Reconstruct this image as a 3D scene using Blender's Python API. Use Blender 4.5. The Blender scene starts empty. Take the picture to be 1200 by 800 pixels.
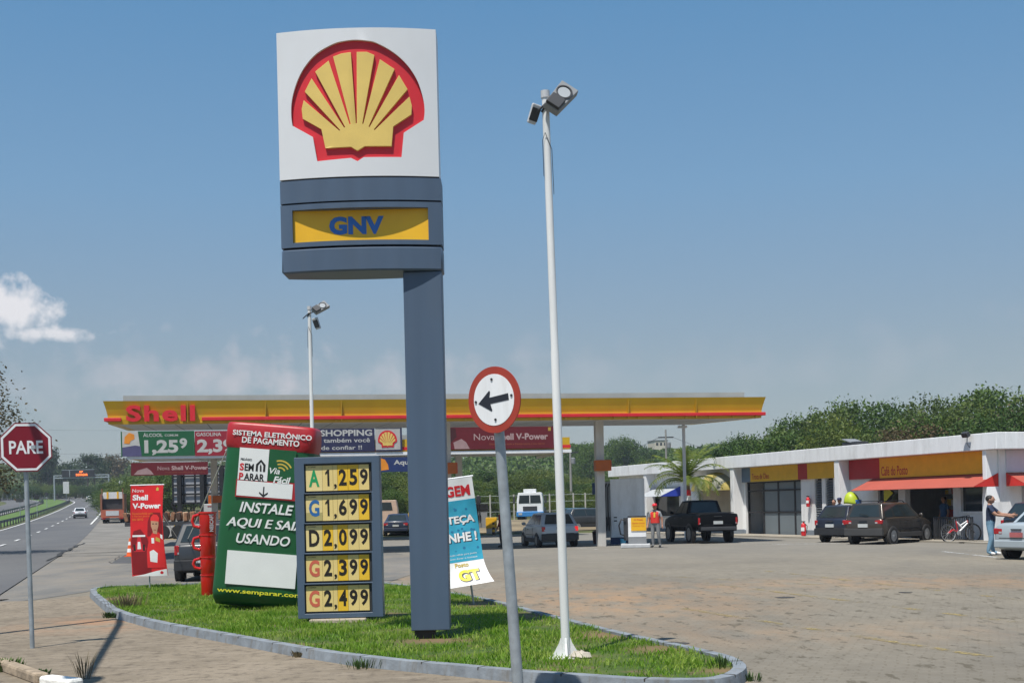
import bpy, bmesh, math, random
import numpy as np
from mathutils import Vector, Matrix
from mathutils.geometry import tessellate_polygon
R = math.radians
random.seed(7)
S = bpy.context.scene
COL = S.collection

# ------------------------------------------------------------------ camera, sky, sun, exposure
F, H, ROLL, HY = 1500.0, 1.8, R(1.35), 592.0
cam_d = bpy.data.cameras.new('camera'); cam = bpy.data.objects.new('camera', cam_d); COL.objects.link(cam)
cam_d.sensor_width = 36; cam_d.lens = F / 1200 * 36; cam_d.shift_y = (HY - 400) / 1200
cam_d.clip_end = 6000; cam_d.clip_start = 0.2
cam.matrix_world = Matrix.Translation((0, 0, H)) @ Matrix.Rotation(R(90), 4, 'X') @ Matrix.Rotation(-ROLL, 4, 'Z')
S.camera = cam
SUN_EL, SUN_H = R(66), Vector((-0.45, -0.893))          # horizontal direction towards the sun
w = bpy.data.worlds.new('World'); S.world = w; w.use_nodes = True
nt = w.node_tree; N = nt.nodes; LK = nt.links
bg = N['Background']
sky = N.new('ShaderNodeTexSky'); sky.sky_type = 'NISHITA'; sky.sun_disc = False
sky.sun_elevation = SUN_EL; sky.sun_rotation = math.atan2(SUN_H.x, SUN_H.y)
sky.air_density = 1.1; sky.dust_density = .7; sky.ozone_density = 1.0; sky.altitude = 300
bg.inputs['Strength'].default_value = 0.10
sun_d = bpy.data.lights.new('sun', 'SUN'); sun_d.energy = 4.5; sun_d.angle = R(0.5); sun_d.color = (1.0, 0.95, 0.87)
sun = bpy.data.objects.new('sun', sun_d); COL.objects.link(sun)
sv = Vector((SUN_H.x * math.cos(SUN_EL), SUN_H.y * math.cos(SUN_EL), math.sin(SUN_EL)))
sun.rotation_euler = sv.to_track_quat('Z', 'Y').to_euler()
S.view_settings.view_transform = 'Standard'; S.view_settings.look = 'None'
S.view_settings.exposure = 0.34; S.view_settings.gamma = 1.0; S.view_settings.use_curve_mapping = False

# clouds: in the sky's own directions (azimuth / elevation), far cumulus left, faint bank near the horizon
def wn(t, **k):
    n = N.new(t)
    for a, b in k.items(): setattr(n, a, b)
    return n
def wmath(op, a, b=None, c=None, clamp=False):
    n = wn('ShaderNodeMath', operation=op, use_clamp=clamp)
    for i, x in enumerate((a, b, c)):
        if x is None: continue
        if isinstance(x, (int, float)): n.inputs[i].default_value = x
        else: LK.new(x, n.inputs[i])
    return n.outputs[0]
tc = wn('ShaderNodeTexCoord'); sp = wn('ShaderNodeSeparateXYZ'); LK.new(tc.outputs['Generated'], sp.inputs[0])
az = wmath('ARCTAN2', sp.outputs[0], sp.outputs[1])
el = wmath('ARCSINE', sp.outputs[2])
cb = wn('ShaderNodeCombineXYZ'); LK.new(az, cb.inputs[0]); LK.new(el, cb.inputs[1])
def wnoise(scale, det, rough, dz):
    cm = wn('ShaderNodeVectorMath', operation='ADD'); LK.new(cb.outputs[0], cm.inputs[0]); cm.inputs[1].default_value = (dz, dz * .37, dz)
    n = wn('ShaderNodeTexNoise'); n.inputs['Scale'].default_value = scale; n.inputs['Detail'].default_value = det
    n.inputs['Roughness'].default_value = rough; LK.new(cm.outputs[0], n.inputs['Vector']); return n.outputs['Fac']
def bump_(x, c, r):          # 1 at c, 0 at distance r
    return wmath('SUBTRACT', 1.0, wmath('ABSOLUTE', wmath('DIVIDE', wmath('SUBTRACT', x, c), r)))
def blob(azc, elc, ra, re):
    a = wmath('POWER', wmath('DIVIDE', wmath('SUBTRACT', az, azc), ra), 2.0); b = wmath('POWER', wmath('DIVIDE', wmath('SUBTRACT', el, elc), re), 2.0)
    return wmath('SUBTRACT', 1.0, wmath('SQRT', wmath('ADD', a, b)))
n1 = wnoise(52, 8, .60, 3.1)
big = wmath('MAXIMUM', blob(-0.372, 0.150, .036, .024), wmath('MAXIMUM', blob(-0.345, 0.133, .045, .007), blob(-.395, .146, .035, .030)))
m1 = wmath('MULTIPLY', wmath('ADD', wmath('MINIMUM', big, .75), wmath('MULTIPLY', wmath('SUBTRACT', n1, .52), 2.3)), 1.6, clamp=True)
m1 = wmath('MULTIPLY', m1, wmath('MULTIPLY', wmath('ADD', bump_(el, .165, .05), .35), 1.1, clamp=True))
m1 = wmath('SMOOTH_MIN', m1, 0.85, .3)
n2 = wnoise(30, 7, .55, 11.3)
bank = wmath('MULTIPLY', bump_(el, .098, .034), 1.15)
m2 = wmath('MULTIPLY', wmath('ADD', wmath('MULTIPLY', bank, .55), wmath('MULTIPLY', wmath('SUBTRACT', n2, .55), 3.6)), 1.0, clamp=True)
m2 = wmath('MULTIPLY', m2, wmath('MULTIPLY', .5, wmath('MAXIMUM', .18, bump_(az, -.17, .34), None)))
hs = wn('ShaderNodeHueSaturation'); hs.inputs['Saturation'].default_value = 1.0; hs.inputs['Value'].default_value = .95
rp = wn('ShaderNodeValToRGB'); LK.new(wmath('DIVIDE', el, 1.6, clamp=True), rp.inputs[0]); E_ = rp.color_ramp.elements
for i_, (p_, c_) in enumerate(((0, (.47, .53, .58)), (.07, (.40, .515, .64)), (.15, (.26, .57, .93)), (.24, (.13, .48, .93)), (1, (.10, .34, .76)))):
    e_ = E_[i_] if i_ < 2 else E_.new(p_); e_.position = p_; e_.color = (*c_, 1)
sk = wn('ShaderNodeVectorMath', operation='SCALE'); LK.new(rp.outputs[0], sk.inputs[0]); sk.inputs['Scale'].default_value = 4.75
ms = wn('ShaderNodeMixRGB'); ms.inputs[0].default_value = .65; LK.new(sky.outputs[0], ms.inputs[1]); LK.new(sk.outputs[0], ms.inputs[2]); LK.new(ms.outputs[0], hs.inputs['Color'])
mx1 = wn('ShaderNodeMixRGB'); mx2 = wn('ShaderNodeMixRGB')
mx1.inputs[2].default_value = (6.0, 5.5, 5.7, 1); mx2.inputs[2].default_value = (7.3, 7.1, 7.2, 1)
LK.new(hs.outputs[0], mx1.inputs[1]); LK.new(m2, mx1.inputs[0])
LK.new(mx1.outputs[0], mx2.inputs[1]); LK.new(m1, mx2.inputs[0]); LK.new(mx2.outputs[0], bg.inputs['Color'])

# ------------------------------------------------------------------ placing: photo pixel -> world
CR, SR = math.cos(ROLL), math.sin(ROLL)
def ray(px, py):
    u, v = (px - 600) / F, (HY - py) / F
    return u * CR + v * SR, -u * SR + v * CR
def at(px, py, Y):
    a, b = ray(px, py); return Vector((a * Y, Y, H + b * Y))
def gp(px, py, z=0.0):
    a, b = ray(px, py); Y = (z - H) / b; return Vector((a * Y, Y, z))
def rise(Y): return 0.00197 * max(0.0, Y - 75) ** 1.43 if Y < 420 else 0.00197 * 345 ** 1.43 + (Y - 420) * .02

# ------------------------------------------------------------------ mesh builder
def obj(name, me, parent=None, loc=None):
    o = bpy.data.objects.new(name, me); COL.objects.link(o)
    if parent: o.parent = parent
    if loc is not None: o.location = loc
    return o
def thing(name, label, cat, loc=(0, 0, 0), rz=0.0, group=None, ry=0.0, rx=0.0):
    o = bpy.data.objects.new(name, None); COL.objects.link(o); o.empty_display_size = .3
    o.location = loc; o.rotation_euler = (rx, ry, rz)
    return tag(o, label, cat, group)
def tag(o, label, cat, group=None):
    o['label'] = label; o['category'] = cat
    if group: o['group'] = group
    return o
class MB:
    def __init__(s): s.v = []; s.f = []; s.m = []
    def add(s, vs, fs, m=0):
        b = len(s.v); s.v += [tuple(x) for x in vs]
        for f in fs: s.f.append([b + i for i in f]); s.m.append(m)
        return s
    def box(s, c, d, rot=None, m=0):
        x, y, z = d[0] / 2, d[1] / 2, d[2] / 2
        vs = [Vector((sx * x, sy * y, sz * z)) for sz in (-1, 1) for sy in (-1, 1) for sx in (-1, 1)]
        if rot is not None: vs = [rot @ v for v in vs]
        return s.add([v + Vector(c) for v in vs], [(0, 2, 3, 1), (4, 5, 7, 6), (0, 1, 5, 4), (2, 6, 7, 3), (0, 4, 6, 2), (1, 3, 7, 5)], m)
    def bx(s, x0, x1, y0, y1, z0, z1, m=0):
        return s.box(((x0 + x1) / 2, (y0 + y1) / 2, (z0 + z1) / 2), (abs(x1 - x0), abs(y1 - y0), abs(z1 - z0)), m=m)
    def cyl(s, p0, p1, r0, r1=None, n=14, m=0, caps=True):
        return s.tube([p0, p1], [r0, r0 if r1 is None else r1], n, m, caps)
    def tube(s, pts, r, n=8, m=0, caps=True):
        pts = [Vector(p) for p in pts]; k = len(pts)
        rs = r if isinstance(r, (list, tuple)) else [r] * k
        b = len(s.v); up = None
        for i, p in enumerate(pts):
            d = (pts[min(i + 1, k - 1)] - pts[max(i - 1, 0)]).normalized()
            if up is None: up = Vector((1, 0, 0)) if abs(d.x) < .8 else Vector((0, 1, 0))
            a = (up - d * up.dot(d)).normalized(); c = d.cross(a); up = a
            for j in range(n):
                t = 2 * math.pi * j / n; q = p + (a * math.cos(t) + c * math.sin(t)) * rs[i]; s.v.append(tuple(q))
        for i in range(k - 1):
            for j in range(n):
                s.f.append([b + i * n + j, b + i * n + (j + 1) % n, b + (i + 1) * n + (j + 1) % n, b + (i + 1) * n + j]); s.m.append(m)
        if caps:
            s.f.append([b + j for j in range(n)][::-1]); s.m.append(m)
            s.f.append([b + (k - 1) * n + j for j in range(n)]); s.m.append(m)
        return s
    def lathe(s, prof, n=20, c=(0, 0, 0), axis='Z', m=0, sx=1, sy=1):
        b = len(s.v); k = len(prof)
        for r, z in prof:
            for j in range(n):
                t = 2 * math.pi * j / n; p = (r * math.cos(t) * sx, r * math.sin(t) * sy, z)
                if axis == 'Y': p = (p[0], p[2], p[1])
                if axis == 'X': p = (p[2], p[0], p[1])
                s.v.append((p[0] + c[0], p[1] + c[1], p[2] + c[2]))
        for i in range(k - 1):
            for j in range(n):
                s.f.append([b + i * n + j, b + i * n + (j + 1) % n, b + (i + 1) * n + (j + 1) % n, b + (i + 1) * n + j]); s.m.append(m)
        s.f.append([b + j for j in range(n)][::-1]); s.m.append(m); s.f.append([b + (k - 1) * n + j for j in range(n)]); s.m.append(m)
        return s
    def ell(s, c, r, n=12, m=0):
        k = max(5, n // 2 + 1)
        prof = [(max(1e-4, math.sin(math.pi * i / (k - 1))), -math.cos(math.pi * i / (k - 1))) for i in range(k)]
        b = len(s.v); s.lathe(prof, n, (0, 0, 0), m=m)
        for i in range(b, len(s.v)): v = s.v[i]; s.v[i] = (c[0] + v[0] * r[0], c[1] + v[1] * r[1], c[2] + v[2] * r[2])
        return s
    def prism(s, outer, y0, y1, m=0, holes=(), ms=None):      # outline in x,z pushed from y0 (front) to y1 (back)
        loops = [list(outer)] + [list(h) for h in holes]
        tri = tessellate_polygon([[Vector((p[0], p[1], 0)) for p in l] for l in loops])
        flat = [p for l in loops for p in l]; n = len(flat); b = len(s.v)
        s.v += [(p[0], y0, p[1]) for p in flat] + [(p[0], y1, p[1]) for p in flat]
        for t in tri:
            a = [Vector(flat[i]) for i in t]; cr = (a[1] - a[0]).cross(a[2] - a[0]) if False else (a[1].x - a[0].x) * (a[2].y - a[0].y) - (a[1].y - a[0].y) * (a[2].x - a[0].x)
            t = list(t) if cr > 0 else list(t)[::-1]
            s.f.append([b + i for i in t]); s.m.append(m); s.f.append([b + n + i for i in t[::-1]]); s.m.append(m)
        o = 0
        for l in loops:
            k = len(l)
            for i in range(k):
                j = (i + 1) % k; s.f.append([b + o + i, b + n + o + i, b + n + o + j, b + o + j]); s.m.append(m if ms is None else ms)
            o += k
        return s
    def map(s, fn, start=0):
        for i in range(start, len(s.v)): s.v[i] = tuple(fn(Vector(s.v[i])))
        return s
    def mesh(s, name, mats, smooth=None, normals=True, slices=None):
        me = bpy.data.meshes.new(name); me.from_pydata(s.v, [], s.f); 
        for m in (mats if isinstance(mats, (list, tuple)) else [mats]): me.materials.append(m)
        me.polygons.foreach_set('material_index', s.m)
        if normals or slices:
            bm = bmesh.new(); bm.from_mesh(me)
            if slices:
                for x in slices: bmesh.ops.bisect_plane(bm, geom=bm.verts[:] + bm.edges[:] + bm.faces[:], plane_co=(x, 0, 0), plane_no=(1, 0, 0))
            if normals: bmesh.ops.recalc_face_normals(bm, faces=bm.faces[:])
            bm.to_mesh(me); bm.free()
        if smooth:
            me.polygons.foreach_set('use_smooth', [True] * len(me.polygons)); me.set_sharp_from_angle(angle=R(smooth))
        me.update(); return me
    def build(s, name, mats, parent=None, loc=None, smooth=None, bevel=None, seg=2, normals=True, slices=None):
        o = obj(name, s.mesh(name, mats, smooth, normals, slices), parent, loc)
        if bevel:
            b = o.modifiers.new('bevel', 'BEVEL'); b.width = bevel; b.segments = seg; b.limit_method = 'ANGLE'; b.angle_limit = R(40)
        return o
def structure(name, mb, mat, **k):
    o = mb.build(name, mat, **k); o['kind'] = 'structure'; return o
def copy_tree(o, parent=None):
    c = o.copy(); COL.objects.link(c)
    if parent: c.parent = parent
    for ch in list(o.children): copy_tree(ch, c)
    return c

# ------------------------------------------------------------------ text -> flat mesh facing -Y
def text(parent, s, mat, x, z, y, h, wd=None, bold=0.0, shear=0.0, align='C', depth=.003, name='lettering', rot=0.0, bend=None, slices=None, sp=1.0):
    for tryb in (bold, bold * .93, bold * .85, bold * .75, bold * .6, bold * .4, 0.0):
      c = bpy.data.curves.new('t', 'FONT'); c.body = s; c.size = 1; c.extrude = 0; c.offset = tryb; c.shear = shear; c.space_character = sp; c.resolution_u = 3
      t = bpy.data.objects.new('t', c); COL.objects.link(t)
      dg = bpy.context.evaluated_depsgraph_get(); me = bpy.data.meshes.new_from_object(t.evaluated_get(dg), depsgraph=dg)
      bpy.data.objects.remove(t); bpy.data.curves.remove(c)
      ar = sum(p.area for p in me.polygons); bx_ = [v.co.x for v in me.vertices]; by_ = [v.co.y for v in me.vertices]
      if ar > .13 * (max(bx_) - min(bx_)) * (max(by_) - min(by_)): break
    P = [v.co.copy() for v in me.vertices]
    x0, x1 = min(p.x for p in P), max(p.x for p in P); y0, y1 = min(p.y for p in P), max(p.y for p in P)
    ky = h / (y1 - y0); kx = ky if wd is None else wd / (x1 - x0)
    cr, sr = math.cos(rot), math.sin(rot); ox = {'C': (x0 + x1) / 2, 'L': x0, 'R': x1}[align]
    out = []
    for p in P:
        a, b = (p.x - ox) * kx, (p.y - (y0 + y1) / 2) * ky
        out.append((x + a * cr - b * sr, 0, z + a * sr + b * cr))
    mb = MB(); fs = [list(q.vertices) for q in me.polygons]; bpy.data.meshes.remove(me)
    mb.add([(q[0], y, q[2]) for q in out], fs)
    if depth:                                                            # give the letters thickness
        b = len(mb.v); ed = {}
        for f in fs:
            for i in range(len(f)):
                a, c2 = f[i], f[(i + 1) % len(f)]; ed[(a, c2)] = ed.get((a, c2), 0) + 1
        mb.v += [(q[0], y + depth, q[2]) for q in out]
        for (a, c2) in list(ed):
            if (c2, a) not in ed: mb.f.append([a, c2, b + c2, b + a]); mb.m.append(0)
    me = mb.mesh(name, mat, normals=False, slices=slices)
    if bend:
        for v in me.vertices: v.co = bend(v.co.copy())
    return obj(name, me, parent)

# ------------------------------------------------------------------ materials
MATS = {}
def mat(name, col, rough=.6, metal=0.0, var=.10, scale=3.0, bump=0.0, bscale=40.0, dirt=0.0, dcol=(.12, .10, .08), spec=.5, alpha=1.0, emit=0.0, coat=0.0, streak=False):
    if name in MATS: return MATS[name]
    m = bpy.data.materials.new(name); m.use_nodes = True; t = m.node_tree; n = t.nodes; l = t.links
    p = n['Principled BSDF']; p.inputs['Roughness'].default_value = rough; p.inputs['Metallic'].default_value = metal
    p.inputs['Specular IOR Level'].default_value = spec; p.inputs['Coat Weight'].default_value = coat; p.inputs['Coat Roughness'].default_value = .08
    tc = n.new('ShaderNodeTexCoord'); nz = n.new('ShaderNodeTexNoise'); nz.inputs['Scale'].default_value = scale; nz.inputs['Detail'].default_value = 5
    mp = n.new('ShaderNodeMapping'); l.new(tc.outputs['Object'], mp.inputs[0]); l.new(mp.outputs[0], nz.inputs['Vector'])
    if streak: mp.inputs['Scale'].default_value = (2.5, 2.5, .18)
    cr = n.new('ShaderNodeValToRGB'); l.new(nz.outputs['Fac'], cr.inputs[0])
    a = [max(0, c * (1 - var)) for c in col]; b = [min(1, c * (1 + var)) for c in col]
    cr.color_ramp.elements[0].position = .3; cr.color_ramp.elements[1].position = .7
    cr.color_ramp.elements[0].color = (*a, 1); cr.color_ramp.elements[1].color = (*b, 1)
    out = cr.outputs[0]
    if dirt:
        n2 = n.new('ShaderNodeTexNoise'); n2.inputs['Scale'].default_value = scale * .6; n2.inputs['Detail'].default_value = 8; n2.inputs['Roughness'].default_value = .7
        m2 = n.new('ShaderNodeMapping'); l.new(tc.outputs['Object'], m2.inputs[0]); l.new(m2.outputs[0], n2.inputs['Vector']); m2.inputs['Scale'].default_value = (2, 2, .5); m2.inputs['Location'].default_value = (3, 5, 1)
        r2 = n.new('ShaderNodeMapRange'); l.new(n2.outputs['Fac'], r2.inputs[0]); r2.inputs[1].default_value = .5; r2.inputs[2].default_value = .75; r2.inputs[4].default_value = dirt
        mx = n.new('ShaderNodeMixRGB'); l.new(r2.outputs[0], mx.inputs[0]); l.new(out, mx.inputs[1]); mx.inputs[2].default_value = (*dcol, 1); out = mx.outputs[0]
    l.new(out, p.inputs['Base Color'])
    if bump:
        n3 = n.new('ShaderNodeTexNoise'); n3.inputs['Scale'].default_value = bscale; n3.inputs['Detail'].default_value = 4; l.new(tc.outputs['Object'], n3.inputs['Vector'])
        bp = n.new('ShaderNodeBump'); bp.inputs['Strength'].default_value = bump; bp.inputs['Distance'].default_value = .03; l.new(n3.outputs['Fac'], bp.inputs['Height']); l.new(bp.outputs[0], p.inputs['Normal'])
    if emit: l.new(out, p.inputs['Emission Color']); p.inputs['Emission Strength'].default_value = emit
    if alpha < 1: p.inputs['Alpha'].default_value = alpha
    MATS[name] = m; return m
def leafmat(name, c0, c1, c2, trans=.25, nscale=.5):
    m = bpy.data.materials.new(name); m.use_nodes = True; t = m.node_tree; n = t.nodes; l = t.links
    p = n['Principled BSDF']; p.inputs['Roughness'].default_value = .55; p.inputs['Specular IOR Level'].default_value = .3
    g = n.new('ShaderNodeNewGeometry'); cr = n.new('ShaderNodeValToRGB'); tc = n.new('ShaderNodeTexCoord')
    nz = n.new('ShaderNodeTexNoise'); nz.inputs['Scale'].default_value = nscale; nz.inputs['Detail'].default_value = 3; l.new(tc.outputs['Object'], nz.inputs['Vector'])
    ob = n.new('ShaderNodeObjectInfo')
    a = n.new('ShaderNodeMath'); a.operation = 'MULTIPLY_ADD'; l.new(g.outputs['Random Per Island'], a.inputs[0]); a.inputs[1].default_value = .26; l.new(nz.outputs['Fac'], a.inputs[2])
    a2 = n.new('ShaderNodeMath'); a2.operation = 'MULTIPLY_ADD'; l.new(ob.outputs['Random'], a2.inputs[0]); a2.inputs[1].default_value = .35; l.new(a.outputs[0], a2.inputs[2])
    b = n.new('ShaderNodeMath'); b.operation = 'SUBTRACT'; l.new(a2.outputs[0], b.inputs[0]); b.inputs[1].default_value = .30
    l.new(b.outputs[0], cr.inputs[0]); e = cr.color_ramp.elements; e[0].position = .2; e[1].position = .85; e[0].color = (*c0, 1); e[1].color = (*c2, 1)
    k = cr.color_ramp.elements.new(.5); k.color = (*c1, 1)
    l.new(cr.outputs[0], p.inputs['Base Color'])
    tr = n.new('ShaderNodeBsdfTranslucent'); l.new(cr.outputs[0], tr.inputs[0]); mx = n.new('ShaderNodeMixShader'); mx.inputs[0].default_value = trans
    l.new(p.outputs[0], mx.inputs[1]); l.new(tr.outputs[0], mx.inputs[2]); l.new(mx.outputs[0], n['Material Output'].inputs[0])
    return m
class GM:                                       # small helper for ground materials in world coordinates
    def __init__(s, name, rough=.9):
        s.m = bpy.data.materials.new(name); s.m.use_nodes = True; s.t = s.m.node_tree; s.n = s.t.nodes; s.l = s.t.links
        s.p = s.n['Principled BSDF']; s.p.inputs['Roughness'].default_value = rough; s.p.inputs['Specular IOR Level'].default_value = .25
        g = s.n.new('ShaderNodeNewGeometry'); s.pos = g.outputs['Position']
    def noise(s, scale, det=5, rough=.55, stretch=(1, 1, 1), off=0):
        mp = s.n.new('ShaderNodeMapping'); s.l.new(s.pos, mp.inputs[0]); mp.inputs['Scale'].default_value = stretch; mp.inputs['Location'].default_value = (off, off * .7, 0)
        x = s.n.new('ShaderNodeTexNoise'); x.inputs['Scale'].default_value = scale; x.inputs['Detail'].default_value = det; x.inputs['Roughness'].default_value = rough
        s.l.new(mp.outputs[0], x.inputs['Vector']); return x.outputs['Fac']
    def rng(s, v, a, b, lo=0, hi=1):
        r = s.n.new('ShaderNodeMapRange'); s.l.new(v, r.inputs[0]); r.inputs[1].default_value = a; r.inputs[2].default_value = b; r.inputs[3].default_value = lo; r.inputs[4].default_value = hi; return r.outputs[0]
    def mul(s, a, b, op='MULTIPLY'):
        m = s.n.new('ShaderNodeMath'); m.operation = op
        for i, x in enumerate((a, b)):
            if isinstance(x, (int, float)): m.inputs[i].default_value = x
            else: s.l.new(x, m.inputs[i])
        return m.outputs[0]
    def mix(s, f, a, b):
        m = s.n.new('ShaderNodeMixRGB')
        for i, x in enumerate((f, a, b)):
            if isinstance(x, tuple): m.inputs[i].default_value = (*x, 1)
            elif isinstance(x, (int, float)): m.inputs[i].default_value = x
            else: s.l.new(x, m.inputs[i])
        return m.outputs[0]
    def spot(s, c, rx, ry):                      # a stain: 1 at its centre, 0 outside
        mp = s.n.new('ShaderNodeMapping'); s.l.new(s.pos, mp.inputs[0]); mp.inputs['Location'].default_value = (-c[0] / rx, -c[1] / ry, 0); mp.inputs['Scale'].default_value = (1 / rx, 1 / ry, 0)
        v = s.n.new('ShaderNodeVectorMath'); v.operation = 'LENGTH'; s.l.new(mp.outputs[0], v.inputs[0]); return s.rng(v.outputs['Value'], .1, 1.0, 1, 0)
    def bump(s, v, st=.4, d=.02):
        b = s.n.new('ShaderNodeBump'); b.inputs['Strength'].default_value = st; b.inputs['Distance'].default_value = d; s.l.new(v, b.inputs['Height']); s.l.new(b.outputs[0], s.p.inputs['Normal'])
    def done(s, c): s.l.new(c, s.p.inputs['Base Color']); return s.m

WHITE = mat('white_paint', (.78, .79, .80), .5, var=.05, dirt=.25, dcol=(.5, .48, .45))
WALLW = mat('white_wall', (.80, .81, .82), .85, var=.06, scale=1.2, dirt=.55, dcol=(.42, .41, .39), streak=True)
TOTEM = mat('slate_blue_metal', (.068, .104, .160), .45, metal=.0, var=.10, scale=1.6, dirt=.30, dcol=(.095, .11, .125), bump=.10, bscale=2.2, streak=True)
BLACK = mat('black', (.012, .012, .014), .5)
DARK = mat('dark_grey', (.035, .037, .042), .6)
GREY = mat('mid_grey', (.22, .23, .24), .6)
LGREY = mat('light_grey', (.48, .49, .50), .6, dirt=.3, dcol=(.3, .29, .27))
GALV = mat('galvanised_steel', (.34, .38, .41), .45, metal=.35, var=.18, scale=9, dirt=.5, dcol=(.22, .21, .19))
POLEW = mat('pole_white_paint', (.66, .67, .66), .5, var=.06, scale=4, dirt=.3, dcol=(.45, .43, .39), streak=True)
RED = mat('sign_red', (.60, .018, .028), .45, var=.06)
DRED = mat('deep_red', (.26, .008, .018), .5)
YEL = mat('sign_yellow', (.80, .44, .014), .45, var=.05)
FASC = mat('fascia_yellow', (.56, .35, .012), .4, var=.07, scale=.8, dirt=.35, dcol=(.5, .3, .02))
SHELLY = mat('shell_yellow', (.70, .50, .13), .5, var=.06)
NAVY = mat('navy', (.012, .018, .075), .5)
BLUE = mat('lettering_blue', (.03, .15, .48), .5)
RUBBER = mat('rubber', (.014, .014, .015), .8)
RIM = mat('rim_silver', (.40, .41, .42), .35, metal=.1)
GLASS = mat('car_glass', (.022, .032, .036), .10, spec=.5)
PLATE = mat('plate_grey', (.50, .52, .52), .5)
TAIL = mat('tail_light_red', (.38, .008, .012), .2, coat=.5)
LAMP = mat('lamp_glass', (.40, .42, .43), .15, coat=.5)
CHROME = mat('chrome', (.6, .62, .64), .2, metal=.9)
SKIN = mat('skin', (.36, .19, .125), .6, var=.05)
HAIR = mat('hair_dark', (.014, .010, .008), .6)
BARK = mat('bark', (.10, .075, .055), .95, var=.35, scale=6, bump=.5, bscale=20)
WINDOW = mat('dark_window_glass', (.02, .024, .028), .08, spec=.8)

def emblem_outer():
    P = [(280,675),(262,560),(165,500),(160,450),(165,380),(190,300),(230,230),(290,170),(370,130),(420,119),(470,115),(520,119),(570,130),(650,175),(710,230),(755,300),(780,380),(787,440),(782,487),(688,550),(675,664),(500,664),(470,682),(440,666)]
    A = P[2:19]; Q = []
    for i in range(len(A) - 1):
        p0, p1, p2, p3 = A[max(0, i - 1)], A[i], A[i + 1], A[min(len(A) - 1, i + 2)]
        for k in range(4):
            t = k / 4; Q.append(tuple(.5 * (2 * p1[j] + (p2[j] - p0[j]) * t + (2 * p0[j] - 5 * p1[j] + 4 * p2[j] - p3[j]) * t * t + (3 * p1[j] - p0[j] - 3 * p2[j] + p3[j]) * t ** 3) for j in (0, 1)))
    P = P[:2] + Q + P[18:]
    return [((x - 472) / 630, (395 - y) / 630) for x, y in P]
def emblem_shell():
    P = [(320,615),(303,525),(215,470),(211,425),(222,385),(388,537),(393,535),(228,345),(262,285),(411,524),(416,521),(280,255),(345,207),(437,509),(442,507),(367,190),(405,177),(450,172),(466,505),(471,505),(478,172),(525,172),(560,187),(496,507),(501,509),(585,207),(652,252),(525,521),(530,524),(672,280),(710,345),(549,535),(554,538),(718,380),(728,420),(725,462),(640,520),(630,612),(505,612),(470,632),(440,613)]
    return [((x - 472) / 630, (395 - y) / 630) for x, y in P]
def emblem(parent, x, z, y, size, d=.01, ym=None, name='emblem'):
    e = MB().prism([(x + p[0] * size, z + p[1] * size) for p in emblem_outer()], y, y + d).build(name, RED, parent)
    MB().prism([(x + p[0] * size, z + p[1] * size) for p in emblem_shell()], y - d, y - .001).build('shell_relief', ym or SHELLY, e)
    return e

# ------------------------------------------------------------------ ground
g = GM('dry_grass_ground', .95)
c = g.mix(g.rng(g.noise(.06, 6), .4, .6), (.075, .095, .028), (.15, .125, .07)); c = g.mix(g.rng(g.noise(.9, 6, .7), .42, .62), c, (.06, .085, .022)); M_GROUND = g.done(c)
mb = MB(); ys = [3] + list(range(20, 430, 5)) + [450, 500, 600, 800, 1100]; xs = [-900, -400, -200, -100, -50, -20, 0, 20, 50, 100, 200, 400, 900]
for y in ys:
    for x in xs: mb.v.append((x, y, rise(y) - .03))
for i in range(len(ys) - 1):
    for j in range(len(xs) - 1):
        k = i * len(xs) + j; mb.f.append([k, k + 1, k + len(xs) + 1, k + len(xs)]); mb.m.append(0)
structure('ground', mb, M_GROUND)

def sheet(name, pts, z, mat):
    tri = tessellate_polygon([[Vector((p[0], p[1], 0)) for p in pts]]); mb = MB(); mb.v = [(p[0], p[1], z) for p in pts]
    for t in tri:
        a = [mb.v[i] for i in t]; cr = (a[1][0] - a[0][0]) * (a[2][1] - a[0][1]) - (a[1][1] - a[0][1]) * (a[2][0] - a[0][0])
        mb.f.append(list(t) if cr > 0 else list(t)[::-1]); mb.m.append(0)
    return structure(name, mb, mat, normals=False)
# forecourt of worn interlocking pavers, dirty near the island, smoother and greyer beyond
g = GM('worn_pavers', .9)
br = g.n.new('ShaderNodeTexBrick'); mp = g.n.new('ShaderNodeMapping'); dz_ = g.n.new('ShaderNodeTexNoise'); dz_.inputs['Scale'].default_value = 1.3; g.l.new(g.pos, dz_.inputs['Vector']); va = g.n.new('ShaderNodeVectorMath'); va.operation = 'MULTIPLY_ADD'; g.l.new(dz_.outputs['Color'], va.inputs[0]); va.inputs[1].default_value = (.12, .12, 0); g.l.new(g.pos, va.inputs[2]); g.l.new(va.outputs[0], mp.inputs[0]); g.l.new(mp.outputs[0], br.inputs['Vector']); mp.inputs['Rotation'].default_value = (0, 0, .35)
br.inputs['Scale'].default_value = 1.0; br.inputs['Brick Width'].default_value = .24; br.inputs['Row Height'].default_value = .12; br.inputs['Mortar Size'].default_value = .012
br.inputs['Color1'].default_value = (1, 1, 1, 1); br.inputs['Color2'].default_value = (.84, .82, .80, 1); br.inputs['Mortar'].default_value = (.62, .57, .48, 1); br.inputs['Mortar Smooth'].default_value = .4
base = g.mix(g.rng(g.noise(.22, 6, .6, (1, .6, 1)), .38, .62), (.195, .175, .142), (.255, .226, .178))
base = g.mix(g.rng(g.noise(3.5, 6, .7, (1, .5, 1), 4), .35, .75, 0, .55), base, (.14, .122, .092))
nr = g.n.new('ShaderNodeSeparateXYZ'); g.l.new(g.pos, nr.inputs[0])
near = g.rng(nr.outputs[1], 24, 36, 1, 0)
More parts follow.
